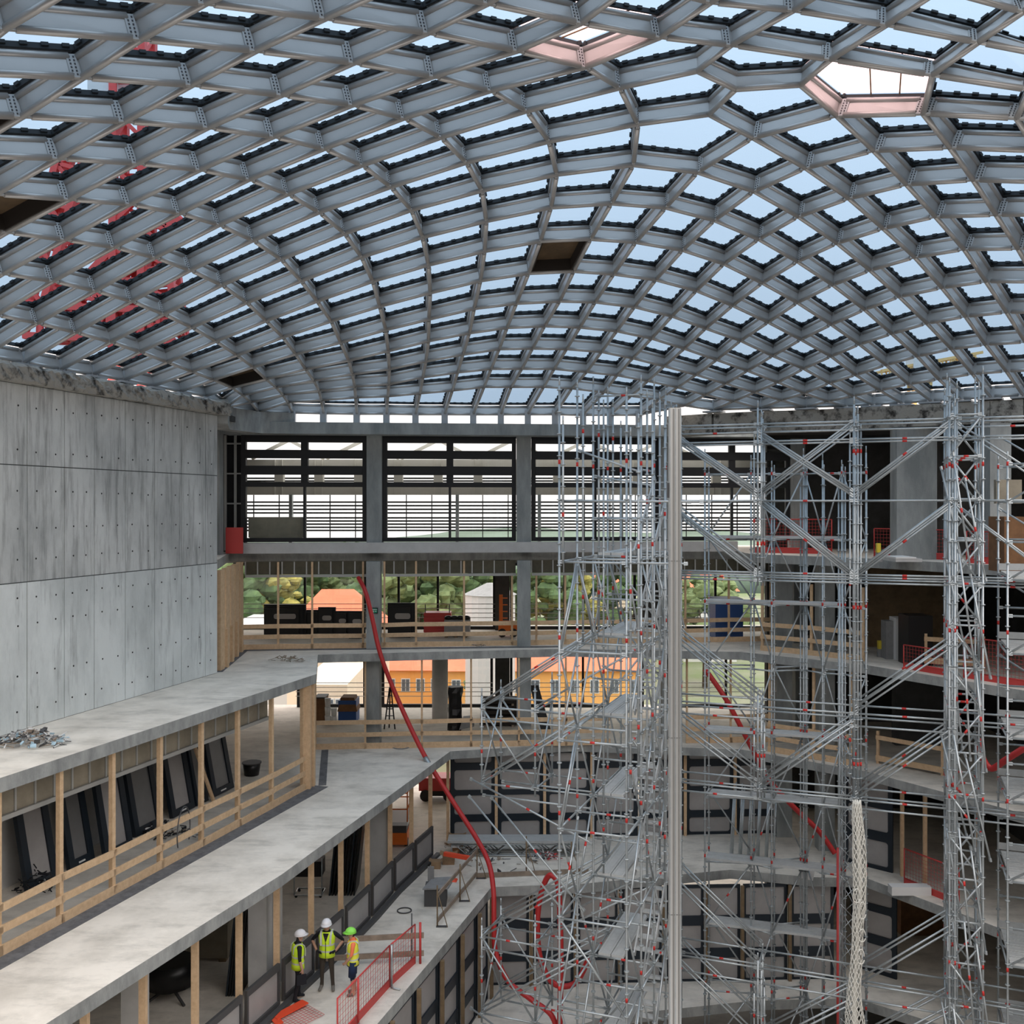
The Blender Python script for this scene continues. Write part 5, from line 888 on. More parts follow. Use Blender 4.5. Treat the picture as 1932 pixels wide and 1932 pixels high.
# ---- B: stair tower left of the mast, with two cantilevered brackets
def scaff_stair():
    o_ = V3((1.08,22.6,0)); root = empty('scaffold', (2.5,25,Z6), label='tall stair tower scaffold left of the mast with outriggers', cat='scaffold')
    g = {}
    for i in range(2):
        for j in range(5): g[i,j] = o_+TD*(1.57*i)+ND*(1.4*j)
    LV = [-7.36+2.03*k for k in range(-4,6)]
    top = {(0,0):2.75,(1,0):2.45,(0,1):2.85,(1,1):2.9,(0,2):3.1,(1,2):3.0,(0,3):3.0,(1,3):2.9,(0,4):2.2,(1,4):2.6}
    for (i, j), p in g.items():
        std(root, p, Z6, top[i,j])
        if j in (1,2,3): std(root, p+TD*0.13+ND*0.05, -3.3 if i == 0 else -9.0, top[i,j]-0.35)
        if j == 2 or (i == 1 and j < 4): std(root, p+TD*0.27, -9.3 if j == 2 else -6.0, top[i,j]-0.6)
        if j == 0: std(root, p+TD*0.10-ND*0.04, -7.0 if i else -1.3, top[i,j]-0.9)
    for n_, z in enumerate(LV):
        if z > -0.5:
            if z < 2: led(root, at(g[0,2],z), at(g[1,2],z-0.25)); led(root, at(g[0,3],z-0.1), at(g[0,4],z)); led(root, at(g[1,1],z+0.1), at(g[1,2],z+0.1))
            else: led(root, at(g[1,2],z-0.3), at(g[1,3],z-0.3)); led(root, at(g[0,2],z), at(g[1,2],z))
            continue
        for j in range(5):
            led(root, at(g[0,j],z), at(g[1,j],z))
            if j in (2,3) and z < 1: led(root, at(g[0,j],z+0.95), at(g[1,j],z+0.95), False, 'guard_rail')
        for i in range(2):
            for j in range(4):
                led(root, at(g[i,j],z), at(g[i,j+1],z), j % 2 == 0)
        if n_+1 < len(LV) and z < -2:
            z2 = LV[n_+1]
            for j in range(4):
                a, b = (at(g[0,j],z), at(g[0,j+1],z2)) if (n_+j) % 2 == 0 else (at(g[0,j+1],z), at(g[0,j],z2))
                brc(root, a, b)
                a, b = (at(g[1,j],z), at(g[1,j+1],z2)) if (n_+j) % 2 else (at(g[1,j+1],z), at(g[1,j],z2))
                brc(root, a, b)
            if n_ % 2: brc(root, at(g[0,2],z), at(g[1,2],z2)); brc(root, at(g[1,4],z), at(g[0,4],z2))
            else: brc(root, at(g[1,0],z), at(g[0,0],z2)) if n_ < 4 else None; brc(root, at(g[1,3],z), at(g[0,3],z2))
        if -14 < z < 1.5:                                         # landing planks and a flight of stairs
            plank(root, at(g[0,2],z+0.06)+TD*0.12, ND, 2.7, 2, 0.34, TD)
            if n_+1 < len(LV) and z < -1:
                a = at(g[0,2],z+0.1)+TD*1.02+ND*0.2; b = at(g[0,4],LV[n_+1])+TD*1.02-ND*0.2; fl = MB()
                for s in (0.0,0.46): fl.bar(a+TD*s, b+TD*s, 0.04, 0.17)
                fl.build('stair_stringer', 'galv_deck', root)
                for k in range(9):
                    c = a.lerp(b, (k+0.5)/9); MB().bar(c, c+TD*0.46, 0.22, 0.03, up=UP).build('stair_tread', 'galv_deck', root)
    # outriggers reaching left over the terraces
    for zt in (-5.33,-11.42):
        zb = zt-2.03
        for j in (2,3):
            a = g[0,j]; q = a-TD*3.07; q2 = a-TD*1.57
            std(root, q, zb-0.25, zt+0.3); std(root, q2, zb-0.2, zt+0.6)
            for z in (zt,zb): led(root, at(q,z), at(q2,z)); led(root, at(q2,z), at(a,z)); led(root, at(q,z-0.3), at(a,z-0.34))
            dbl(root, at(q,zt), at(a,zt+2.03)); dbl(root, at(q,zb), at(a,zt)); brc(root, at(q2,zb), at(q,zt))
            brc(root, at(q2,zt+0.1), at(g[1,j],zt+2.0))
        for q in (g[0,2]-TD*3.07, g[0,2]-TD*1.57):
            q3 = q+ND*1.4
            for z in (zt,zb): led(root, at(q,z), at(q3,z))
            brc(root, at(q,zb), at(q3,zt)); brc(root, at(q,zt), at(q3,zb))
        p = g[0,2]-TD*3.4-ND*0.05; led(root, at(p,zb+0.12), at(g[0,1]+TD*0.4,zb-0.75), True, 'loose_tube')
        led(root, at(p-ND*0.1,zb-0.3), at(g[0,1]-TD*0.4,zb-2.4), True, 'loose_tube'); led(root, at(p+TD*0.6,zb-0.3), at(g[0,1]+TD*0.2,zb-2.4), True, 'loose_tube')
    # long slender props on the near-left face
    for z in (-9.4,-7.4,-5.3,-3.3):
        led(root, at(g[0,0]+TD*0.02,z-0.1), at(g[0,1]+TD*0.03,z+1.93), True, 'prop')
    led(root, at(g[0,0]-TD*0.05,-1.27), at(g[0,0]+TD*2.9+ND*0.3,-1.27)+UP*1.27*0+V3((0,0,0)), True); led(root, at(g[0,0],0.12), at(g[0,0]+TD*3.3,0.10)); led(root, at(g[0,1],0.13), at(g[1,1]+TD*1.2,0.1)); led(root, at(g[0,3],0.14), at(g[1,3]+TD*1.2,0.12))
    led(root, at(g[0,1],1.35), at(g[1,1],0.8), True, 'loose_tube')
    for i in range(2):
        for j in range(1,4):
            brc(root, at(g[i,j],-1.27), at(g[i,j]+TD*0.5,-3.2))
    return root
scaff_stair()
# ---- C: dense tower at the right, with landing decks beyond
def scaff_right():
    o_ = V3((10.55,23.9,0)); root = empty('scaffold', (11,24,Z6), label='dense scaffold tower near the right picture edge', cat='scaffold')
    g = {(i,j): o_+TD*(0.73*i)+ND*(1.09*j) for i in range(2) for j in range(3)}
    LV = [2.2-2.03*k for k in range(9)]
    for (i, j), p in g.items():
        std(root, p, Z6, 2.9+0.25*((i+j) % 2)); std(root, p+TD*0.12, Z6, 2.4) if i == 0 else None
    for n_, z in enumerate(LV):
        for j in range(3): led(root, at(g[0,j],z), at(g[1,j],z)); led(root, at(g[0,j],z-1.0), at(g[1,j],z-1.0), True)
        for i in range(2):
            for j in range(2): led(root, at(g[i,j],z), at(g[i,j+1],z)); led(root, at(g[i,j],z-1.0), at(g[i,j+1],z-1.0))
        if n_+1 < len(LV):
            z2 = LV[n_+1]
            for j in range(3):
                a, b = (g[0,j], g[1,j]) if (n_+j) % 2 else (g[1,j], g[0,j]); brc(root, at(a,z), at(b,z-1.0)); brc(root, at(b,z-1.0), at(a,z2))
            for i in range(2):
                for j in range(2):
                    a, b = (g[i,j], g[i,j+1]) if (n_+j+i) % 2 else (g[i,j+1], g[i,j]); brc(root, at(a,z), at(b,z2))
    for k, z in enumerate((1.2,-1.1,-3.3,-5.4,-7.6,-9.8,-11.9)):         # inclined props in front
        a = g[0,0]-ND*0.35+TD*(0.05+0.12*(k % 3)); b = g[0,0]-ND*0.55+TD*(0.42+0.1*(k % 2))
        led(root, at(a,z+0.1), at(b,z-2.7), True, 'prop'); led(root, at(a+TD*0.28+ND*0.3,z-0.5), at(b+TD*0.36+ND*0.3,z-3.0), True, 'prop')
        led(root, at(a-TD*0.22+ND*0.9,z-0.2), at(b-TD*0.12+ND*0.7,z-2.6), True, 'prop')
    return root
scaff_right()
def scaff_decks():
    o_ = V3((11.75,23.5,0)); root = empty('scaffold', (12.4,23.6,Z6), label='stacked steel landing decks at the right picture edge', cat='scaffold')
    q = [o_, o_+TD*2.57, o_+ND*2.1, o_+TD*2.57+ND*2.1]
    for p in q: std(root, p, Z6, 1.1)
    for z in (0.1,-1.75,-3.5,-5.5,-7.0,-8.9,-10.9,-12.9):
        led(root, at(q[0],z), at(q[1],z)); led(root, at(q[2],z), at(q[3],z)); led(root, at(q[0],z), at(q[2],z)); led(root, at(q[0],z+0.9), at(q[1],z+0.9), False, 'guard_rail'); led(root, at(q[2],z+0.9), at(q[3],z+0.9), True, 'guard_rail')
        brc(root, at(q[0],z), at(q[1],z+1.7)); brc(root, at(q[3],z), at(q[2],z+1.7))
        if z < 0:
            plank(root, at(q[0],z+0.06)+TD*0.05, TD, 2.5, 6, 0.34, ND)
            MB().bar(at(q[2],z+0.2)-ND*0.06, at(q[3],z+0.2)-ND*0.06, 0.03, 0.17).build('toe_board', 'galv_deck', root)
    return root
scaff_decks()
# ---- D: slim scaffold behind the truss
def scaff_back():
    root = empty('scaffold', (9.0,30.5,Z6), label='slim scaffold with narrow gangways behind the bridging truss', cat='scaffold')
    P = [V3(((px-CX)/F*d,d,0)) for px, d in ((1330,31.2),(1417,31.0),(1456,30.6),(1516,30.8),(1552,30.2),(1588,30.0),(1634,29.6))]
    for i, p in enumerate(P):
        std(root, p, Z6, 1.6-0.2*(i % 3)); std(root, p+ND*0.75, Z6, 1.1)
        if i in (3,5): std(root, p+TD*0.1, Z6, 1.0); std(root, p-TD*0.09+ND*0.05, Z6, 0.6)
    for n_, z in enumerate([1.0-2.03*k for k in range(9)]):
        for i in range(len(P)-1):
            led(root, at(P[i],z), at(P[i+1],z), i % 2 == 0)
            if i % 2 == 0: led(root, at(P[i]+ND*0.75,z), at(P[i+1]+ND*0.75,z), False)
            if (n_+i) % 2 == 0: brc(root, at(P[i],z-2.03), at(P[i+1],z))
            else: brc(root, at(P[i]+ND*0.75,z), at(P[i+1]+ND*0.75,z-2.03))
        for p in P: led(root, at(p,z), at(p+ND*0.75,z), False)
        if n_ in (1,2,4,5,6,7):
            a, b = P[0], P[5]; d = (at(b,0)-at(a,0)); L = d.length; d.normalize()
            plank(root, at(a,z+0.06)+ND*0.05, d, L/2-0.05, 2, 0.32); plank(root, at(a,z+0.06)+ND*0.05+d*(L/2), d, L/2-0.05, 2, 0.32)
    return root
scaff_back()
# ---- masts, net
def alu_mast():
    d = 18.0; x = A(1273,0,d).x; root = empty('mast', (x,d,Z6), label='tall grooved aluminium mast in front of the scaffold', cat='mast')
    MB().box((x-0.105,d-0.07,Z6),(x+0.105,d+0.07,1.78)).build('profile', 'alu', root)
    for s in (-0.035,0.062): MB().box((x+s-0.012,d-0.078,Z6),(x+s+0.012,d-0.071,1.76)).build('groove', 'alu_groove', root)
    for s in (-0.098,0.0,0.098): MB().box((x+s-0.009,d-0.085,Z6),(x+s+0.009,d-0.07,1.77)).build('ridge', 'galv', root)
    for z in (-1.0,-4.2,-7.4,-10.6): MB().box((x-0.112,d-0.075,z),(x+0.112,d+0.075,z+0.015)).build('joint', 'alu_groove', root)
    MB().box((x-0.14,d-0.055,0.15),(x-0.105,d+0.02,0.42)).build('latch', 'dark_grey', root)
alu_mast()
def lattice_mast():
    d = 29.2; x = A(1597,0,d).x; root = empty('mast', (x,d,Z6), label='slim triangular lattice mast beside the hanging net', cat='mast')
    c = [V3((x-0.2,d,0)),V3((x+0.2,d,0)),V3((x,d+0.34,0))]; zt = A(1597,1100,d).z
    for p in c: MB().tube(at(p,Z6), at(p,zt), 0.022, 6).build('chord', 'galv', root)
    z = Z6; k = 0
    while z < zt-0.4:
        for i in range(3):
            a, b = c[i], c[(i+1) % 3]
            if k % 2: a, b = b, a
            MB().tube(at(a,z), at(b,z+0.42), 0.012, 5).build('lacing', 'galv', root) if k < 33 else None
        z += 0.42; k += 1
    return root
lattice_mast()
p = A(1582,1590,29.5)
MB().tube((p.x,p.y,Z6),(p.x,p.y,A(1,1600,29.5).z),0.06,8).build('pipe', 'red_paint', None, label='red vertical pipe beside the lattice mast', cat='pipe')
def hang_net():
    d = 24.6; rr = random.Random(11); n = 46; K = 10
    prof = [(1508,1617,7),(1540,1617,9),(1600,1620,12),(1660,1623,12),(1710,1622,11),(1740,1618,10),(1800,1616,10),(1860,1613,11),(1900,1612,15),(1945,1613,19)]
    def pr(y):
        for a, b in zip(prof, prof[1:]):
            if a[0] <= y <= b[0]: t = (y-a[0])/(b[0]-a[0]); return a[1]+(b[1]-a[1])*t, a[2]+(b[2]-a[2])*t
        return prof[-1][1:]
    root = empty('debris_net', A(1615,1950,d), label='off-white debris net hanging gathered from the truss scaffold', cat='net')
    m = MB()
    for k in range(K):
        for sgn in (1,-1):
            pts = []
            for i in range(n+1):
                y = 1510+430*i/n; cx_, r = pr(y); t = 2*math.pi*k/K+sgn*i*0.34; c = A(cx_,y,d); rw = r/F*d*(1+0.12*math.sin(3*t+i*0.3))
                pts.append((c.x+math.cos(t)*rw, c.y+math.sin(t)*rw*0.7, c.z))
            m.path(pts, 0.0115, 4)
    m.build('mesh_cords', 'net_white', root, kind='stuff')
    core = MB(); R = []
    for i in range(n+1):
        y = 1512+426*i/n; cx_, r = pr(y); c = A(cx_,y,d); rw = r/F*d*0.42
        R.append([(c.x+math.cos(2*math.pi*k/9)*rw*rr.uniform(0.6,1.05), c.y+math.sin(2*math.pi*k/9)*rw*0.6, c.z) for k in range(9)])
    core.rings(R, sm=True); core.build('gathered_folds', 'net_white', root)
    for (y0, sx, sy) in ((1690,-2,13),(1718,9,16),(1765,8,12),(1805,6,14)):
        c = A(1618+sx,y0,d-0.25); pts = [(c.x+math.cos(t)*0.09, c.y+0.02*math.sin(2*t), c.z+math.sin(t)*sy/F*d) for t in [i*0.45 for i in range(14)]]
        MB().path(pts, 0.013, 5).build('cord_loop', 'net_white', root)
hang_net()
# ================================================================ PEOPLE
def person(px, py, z, face, H, pose, mats, lb, vest, helmet, clip=False):
    """figure grown from a posed skeleton: one continuous body mesh; vest and helmet are children"""
    base = G(px, py, z); k = H/1.75
    J, B = {}, []
    def j(n, p, r): J[n] = (V3(p)*k, (r if isinstance(r, tuple) else (r,r)))
    j('pel',(0,0,0.95),(0.135,0.105)); j('spi',(0,0.01,1.13),(0.14,0.10)); j('che',(0,0.0,1.33),(0.165,0.11)); j('nec',(0,0.0,1.485),(0.058,0.058))
    hd = V3(pose.get('head',(0,0.02,0))); 
    j('hea',(hd.x*0.5,0.02+hd.y*0.5,1.575),(0.075,0.085)); j('cro',(hd.x,0.015+hd.y,1.66),(0.082,0.098)); j('top',(hd.x,0.0+hd.y,1.735),(0.06,0.07))
    B += [('pel','spi','shirt'),('spi','che','shirt'),('che','nec','shirt'),('nec','hea','skin'),('hea','cro','skin'),('cro','top','skin')]
    for s, nm in ((-1,'L'),(1,'R')):
        a = pose['arm'+nm]; lg = pose['leg'+nm]
        j('sh'+nm,(s*0.185,-0.005,1.425),0.066); j('el'+nm,a[0],0.045); j('wr'+nm,a[1],0.031); B += [('che','sh'+nm,'shirt'),('sh'+nm,'el'+nm,'sleeve'),('el'+nm,'wr'+nm,'skin')]
        w_ = V3(a[1]); dr = V3(a[2]).normalized(); sd = V3(a[3]).normalized()
        j('pa'+nm, w_+dr*0.07, (0.036,0.02)); B.append(('wr'+nm,'pa'+nm,'hand'))
        for q, (off, ln) in enumerate(((-0.030,0.075),(-0.010,0.085),(0.010,0.080),(0.030,0.062))):
            b0 = w_+dr*0.10+sd*off; curl = V3(a[4])*0.03
            j('f%d%s' % (q,nm), b0+dr*ln*0.5+curl*0.3, 0.0095); j('t%d%s' % (q,nm), b0+dr*ln*0.9+curl, 0.0085); B += [('pa'+nm,'f%d%s' % (q,nm),'hand'),('f%d%s' % (q,nm),'t%d%s' % (q,nm),'hand')]
        j('th'+nm, w_+dr*0.055+sd*-0.05, 0.011); j('tt'+nm, w_+dr*0.09+sd*-0.065+V3(a[4])*0.02, 0.0095); B += [('pa'+nm,'th'+nm,'hand'),('th'+nm,'tt'+nm,'hand')]
        j('hi'+nm,(s*0.095,0,0.88),0.092); j('kn'+nm,lg[0],0.062); j('an'+nm,lg[1],0.043); f_ = V3(lg[2])
        j('he'+nm,(f_.x-(f_.x-lg[1][0])*1.0,lg[1][1]-0.03,0.045),0.042); j('to'+nm,(f_.x,f_.y,0.038),(0.045,0.036))
        B += [('pel','hi'+nm,'legs'),('hi'+nm,'kn'+nm,'legs'),('kn'+nm,'an'+nm,'shin'),('an'+nm,'he'+nm,'shoe'),('an'+nm,'to'+nm,'shoe')]
    names = list(J); me = bpy.data.meshes.new('skeleton'); me.from_pydata([tuple(J[n][0]) for n in names], [(names.index(a), names.index(b)) for a, b, c in B], [])
    t = bpy.data.objects.new('skeleton', me); COL.objects.link(t); md = t.modifiers.new('skin','SKIN'); md.use_smooth_shade = True
    for i, n in enumerate(names):
        sv = me.skin_vertices[0].data[i]; sv.radius = (J[n][1][0]*k, J[n][1][1]*k); sv.use_root = (n == 'pel')
    t.modifiers.new('sub','SUBSURF').levels = 2
    dg = bpy.context.evaluated_depsgraph_get(); body = bpy.data.meshes.new_from_object(t.evaluated_get(dg)); bpy.data.objects.remove(t)
    body.name = 'body'; order = ['skin','shirt','sleeve','hand','legs','shin','shoe','hair']; body.materials.clear()
    for o_ in order: body.materials.append(MATS[mats[o_]])
    seg = [(J[a][0], J[b][0], c, (max(J[a][1])+max(J[b][1]))*k/2) for a, b, c in B]
    for f in body.polygons:
        c = f.center; best, bd = 'shirt', 9
        for a, b, nm, r in seg:
            ab = b-a; tt = max(0, min(1, (c-a).dot(ab)/ab.length_squared)); dd_ = (c-(a+ab*tt)).length/ (r+0.02)
            if dd_ < bd: bd, best = dd_, nm
        if best == 'skin' and c.z > 1.5*k and c.y < -0.045*k+hd.y: best = 'hair'
        f.material_index = order.index(best); f.use_smooth = True
    root = empty('person', base, label=lb, cat='person'); root.rotation_euler = (0,0,face)
    obj('body', body, root)
    def loc(mb, nm, m, **kw): return obj(nm, mb.mesh(nm, m), root, **kw)
    fc = MB()                                                        # face: nose, brow, eyes, mouth, ears
    hx, hy = hd.x*k, (0.02+hd.y)*k
    fc.ball((hx,hy+0.10*k,1.605*k),0.016*k,0,6,5,(0.8,1.1,1.5))
    for s in (-1,1): fc.ball((hx+s*0.083*k,hy-0.005*k,1.60*k),0.022*k,0,6,5,(0.4,0.8,1.3))
    loc(fc, 'nose_and_ears', 'skin')
    ey = MB()
    for s in (-1,1): ey.ball((hx+s*0.033*k,hy+0.085*k,1.635*k),0.011*k,0,6,5)
    ey.box((hx-0.026*k,hy+0.083*k,1.560*k),(hx+0.026*k,hy+0.092*k,1.567*k)); loc(ey, 'eyes_and_mouth', 'hair_dark')
    # vest
    def ell(z_, a, b, yo=0.0, n=20): return [(math.cos(2*math.pi*q/n)*a*k, (math.sin(2*math.pi*q/n)*b+yo)*k, z_*k) for q in range(n)]
    v = MB(); v.rings([ell(0.84,0.205,0.165),ell(0.95,0.198,0.158),ell(1.10,0.190,0.150),ell(1.25,0.205,0.155),ell(1.36,0.215,0.150),ell(1.43,0.195,0.130),ell(1.475,0.15,0.105)], cap=False)
    vo = loc(v, 'vest', vest)
    md = vo.modifiers.new('thick','SOLIDIFY'); md.thickness = 0.012
    for z_, a, b in ((1.0,0.200,0.160),(1.16,0.199,0.156)):
        loc(MB().rings([ell(z_-0.022,a,b),ell(z_+0.022,a,b)], cap=False), 'reflective_band', 'reflective')
    for s in (-1,1):
        st_ = MB(); pts = [(s*0.115,0.158,1.16),(s*0.12,0.160,1.30),(s*0.125,0.138,1.42),(s*0.13,0.06,1.485),(s*0.13,-0.06,1.485),(s*0.125,-0.138,1.42),(s*0.12,-0.160,1.25)]
        for a, b in zip(pts, pts[1:]): st_.bar(V3(a)*k, V3(b)*k, 0.05*k, 0.012*k, up=(0,1,0.4))
        loc(st_, 'shoulder_band', 'reflective')
    nk = MB(); nk.extrude([V3(p)*k for p in ((-0.075,0.128,1.455),(0.075,0.128,1.455),(0.0,0.168,1.24))], (0,0.004,0)); loc(nk, 'shirt_collar', mats['shirt'])
    loc(MB().bar(V3((0,0.166,0.85))*k, V3((0,0.163,1.24))*k, 0.012*k, 0.01*k, up=(0,1,0)), 'vest_zip', mats['shirt'])
    # helmet
    h = MB(); R = []; n = 18
    for q in range(7):
        a = math.pi/2*q/6.3; R.append([(hx+math.cos(2*math.pi*u/n)*0.128*math.cos(a)*k, hy-0.01*k+math.sin(2*math.pi*u/n)*0.150*math.cos(a)*k, (1.672+0.135*math.sin(a))*k) for u in range(n)])
    h.rings(R); loc(h, 'helmet', helmet)
    br_ = MB(); br_.rings([[(hx+math.cos(2*math.pi*u/n)*0.125*k, hy-0.01*k+math.sin(2*math.pi*u/n)*0.147*k, 1.685*k) for u in range(n)],[(hx+math.cos(2*math.pi*u/n)*0.145*k, hy+(0.012+0.178*math.sin(2*math.pi*u/n)+0.02*max(0,math.sin(2*math.pi*u/n)))*k, 1.662*k) for u in range(n)],[(hx+math.cos(2*math.pi*u/n)*0.125*k, hy-0.01*k+math.sin(2*math.pi*u/n)*0.147*k, 1.660*k) for u in range(n)]], cap=False)
    loc(br_, 'helmet_brim', helmet)
    if mats['shin'] == 'skin':                                       # shorts cover the thighs
        sh = MB()
        for s, nm in ((-1,'L'),(1,'R')):
            hp, kn = J['hi'+nm][0], J['kn'+nm][0]; sh.tube(hp+V3((0,0,0.06*k)), kn+V3((0,0,0.03*k)), 0.115*k, 12, 0, 0.105*k)
        sh.tube((0,0,0.80*k),(0,0,0.99*k),0.165*k,14,0,0.17*k); loc(sh, 'shorts', 'navy_cloth')
    return root
R_ = math.radians
M1 = dict(skin='skin',shirt='black_cloth',sleeve='black_cloth',hand='skin',legs='black_cloth',shin='black_cloth',shoe='black_cloth',hair='hair_dark')
p1 = person(562, 1888, Z4, R_(-62), 1.78, dict(head=(0,0.05,0), armL=((-0.26,-0.03,1.16),(-0.25,0.10,0.98),(0.1,0.5,-0.7),(0,0.7,0.7),(0.7,0.2,0)), armR=((0.27,-0.03,1.15),(0.28,0.03,0.90),(0,0.1,-1),(0,1,0),(-0.8,0.1,0)),
     legL=((-0.11,0.06,0.50),(-0.12,0.05,0.09),(-0.14,0.22,0)), legR=((0.11,-0.04,0.50),(0.12,-0.12,0.09),(0.16,0.05,0))), M1, 'worker in black clothes, green vest and white helmet holding a dark folder', 'hivis', 'helmet_white')
MB().hexa([V3((0.31,-0.10,0.62)),V3((0.34,-0.10,0.62)),V3((0.34,0.13,0.62)),V3((0.31,0.13,0.62)),V3((0.31,-0.10,0.93)),V3((0.34,-0.10,0.93)),V3((0.34,0.13,0.93)),V3((0.31,0.13,0.93))])
c0 = p1.location; m = MB(); u = V3((math.cos(R_(-62)),math.sin(R_(-62)),0)); f_ = V3((-u.y,u.x,0)); q0 = V3(c0)+u*0.335
m.hexa([q0-f_*0.13+UP*0.56, q0-f_*0.13+u*0.03+UP*0.56, q0+f_*0.12+u*0.03+UP*0.56, q0+f_*0.12+UP*0.56, q0-f_*0.13+UP*0.82, q0-f_*0.13+u*0.03+UP*0.82, q0+f_*0.12+u*0.03+UP*0.82, q0+f_*0.12+UP*0.82])
m.build('folder', 'black_cloth', None, label='black folder held by the left worker at hip height', cat='folder')
M2 = dict(M1, legs='brown_cloth', shin='brown_cloth', shoe='grey_shoe', hand='black_cloth')
person(617, 1866, Z4, R_(178), 1.84, dict(head=(0,0.06,0), armL=((-0.40,-0.10,1.20),(-0.24,0.10,1.02),(0.75,0.55,-0.2),(0,0.4,0.9),(0.3,-0.6,0)), armR=((0.40,-0.10,1.20),(0.24,0.10,1.02),(-0.75,0.55,-0.2),(0,0.4,0.9),(-0.3,-0.6,0)),
     legL=((-0.13,0.03,0.50),(-0.15,0.0,0.09),(-0.20,0.19,0)), legR=((0.12,0.02,0.50),(0.13,-0.01,0.09),(0.16,0.19,0))), M2, 'worker facing the viewer, green vest, white helmet, gloved hands on hips', 'hivis', 'helmet_white')
M3 = dict(skin='skin',shirt='orange_cloth',sleeve='orange_cloth',hand='skin',legs='navy_cloth',shin='skin',shoe='grey_shoe',hair='hair_dark')
person(666, 1877, Z4, R_(98), 1.72, dict(head=(0,0.05,0), armL=((-0.25,0.03,1.17),(-0.20,0.16,0.98),(0.4,0.6,-0.6),(0,0.5,0.7),(0.7,0.1,0)), armR=((0.26,0.02,1.16),(0.22,0.12,0.94),(-0.1,0.4,-0.9),(0,0.9,0.3),(-0.8,0.1,0)),
     legL=((-0.10,0.02,0.50),(-0.10,-0.02,0.09),(-0.12,0.17,0)), legR=((0.10,0.0,0.50),(0.10,-0.05,0.09),(0.12,0.14,0))), M3, 'worker in blue shorts, orange shirt, yellow vest and green helmet seen side on', 'hivis_yellow', 'helmet_green')
# ================================================================ THINGS
def thing(name, loc, lb, cat, **kw): return empty(name, loc, label=lb, cat=cat, **kw)
# ---- black framed panels leaning on the wall of the left room
wa, wb = lw(0,0,0.62), lw(18,0,0.62)
def lean_panel(px0, px1, h, lb, tilt=0.5, pane='panel_dim', extra=0.0):
    p, q = on_line(px0, wa, wb, Z3), on_line(px1, wa, wb, Z3); d = (q-p); L = d.length; d.normalize(); n = V3((d.y,-d.x,0)); 
    p = p+n*extra; root = thing('facade_panel', (p.x,p.y,Z3), lb, 'panel'); u = (V3((0,0,h))-n*tilt); up = u.normalized(); H = u.length; nn = d.cross(up)
    nn = nn if nn.dot(n) > 0 else -nn
    T = lambda x, y, z: p+d*x+up*z+nn*y
    def bxx(x0, x1, z0, z1, y0, y1, nm, m): MB().hexa([T(x0,y1,z0),T(x1,y1,z0),T(x1,y0,z0),T(x0,y0,z0),T(x0,y1,z1),T(x1,y1,z1),T(x1,y0,z1),T(x0,y0,z1)]).build(nm, m, root)
    f = min(0.2, L*0.22)
    bxx(0,f,0,H,0,0.12,'stile','navy_frame'); bxx(L-f,L,0,H,0,0.12,'stile','navy_frame'); bxx(f,L-f,0,0.2,0,0.12,'rail','navy_frame'); bxx(f,L-f,H-0.18,H,0,0.12,'rail','navy_frame')
    bxx(f,L-f,0.2,H-0.18,0.03,0.07,'pane',pane); bxx(L*0.35,L*0.6,0.07,0.11,0.12,0.135,'sticker','white_plain')
    return root
lean_panel(46, 104, 2.6, 'black framed panel leaning by the dark rubbish heap in the left room', 0.5, 'panel_grey')
lean_panel(126, 172, 2.6, 'black framed panel leaning behind the second guardrail post', 0.5)
lean_panel(172, 224, 2.75, 'tall black framed panel leaning left of the third guardrail post', 0.5, 'panel_grey', 0.35)
lean_panel(250, 300, 2.6, 'black framed panel leaning above the black cable heap', 0.5)
lean_panel(320, 362, 2.6, 'black framed panel leaning right of the fourth guardrail post', 0.5, 'panel_grey')
lean_panel(366, 388, 2.6, 'narrow black framed panel beside the leaning plank', 0.5)
lean_panel(398, 436, 2.5, 'black framed panel leaning at the far end of the left room', 0.5)
p = on_line(385, wa, wb, Z3); MB().bar(p+V3((0.3,0,0)), p+V3((-0.35,-0.6,2.55)), 0.16, 0.05, up=(1,0,0)).build('plank', 'timber', None, label='pale plank leaning among the black framed panels', cat='plank')
def heap(px, py, z, r, n, m, name, lb, cat, seed=1, kind=None, hgt=0.3):
    c = G(px,py,z); rr = random.Random(seed); mb = MB(); ms = m if isinstance(m, list) else [m]
    for k in range(n):
        a = rr.uniform(0,6.28); d = rr.uniform(0,1)**0.6*r; x, y = c.x+math.cos(a)*d, c.y+math.sin(a)*d*0.8; zz = z+rr.uniform(0.03,hgt*(1-d/r*0.8)+0.04)
        if rr.random() < 0.55:
            b = rr.uniform(0,3.14); L = rr.uniform(0.1,0.4)*min(1.2,r/0.6); v = V3((math.cos(b),math.sin(b),rr.uniform(-0.2,0.2)))*L
            mb.bar(V3((x,y,zz))-v/2, V3((x,y,zz))+v/2, 0.022, 0.015, m=rr.randrange(len(ms)))
        else:
            s = rr.uniform(0.03,0.09)*min(1.2,r/0.5); q = V3((x,y,zz)); e1 = V3((rr.uniform(-1,1),rr.uniform(-1,1),rr.uniform(-.4,.4))).normalized()*s; e2 = V3((rr.uniform(-1,1),rr.uniform(-1,1),rr.uniform(-.4,.4))).normalized()*s
            mb.extrude([q-e1,q+e2,q+e1,q-e2*0.8], (0.01,0.0,0.03), rr.randrange(len(ms)))
    ob = mb.build(name, ms, None, label=lb, cat=cat, kind=kind)
    return ob
heap(62, 1402, Z2, 0.85, 170, ['timber_old','white_plain','grey_plain','light_blue','dark_grey'], 'debris_heap', 'heap of sticks and paper scraps at the foot of the big wall', 'debris', 1, 'stuff', 0.35)
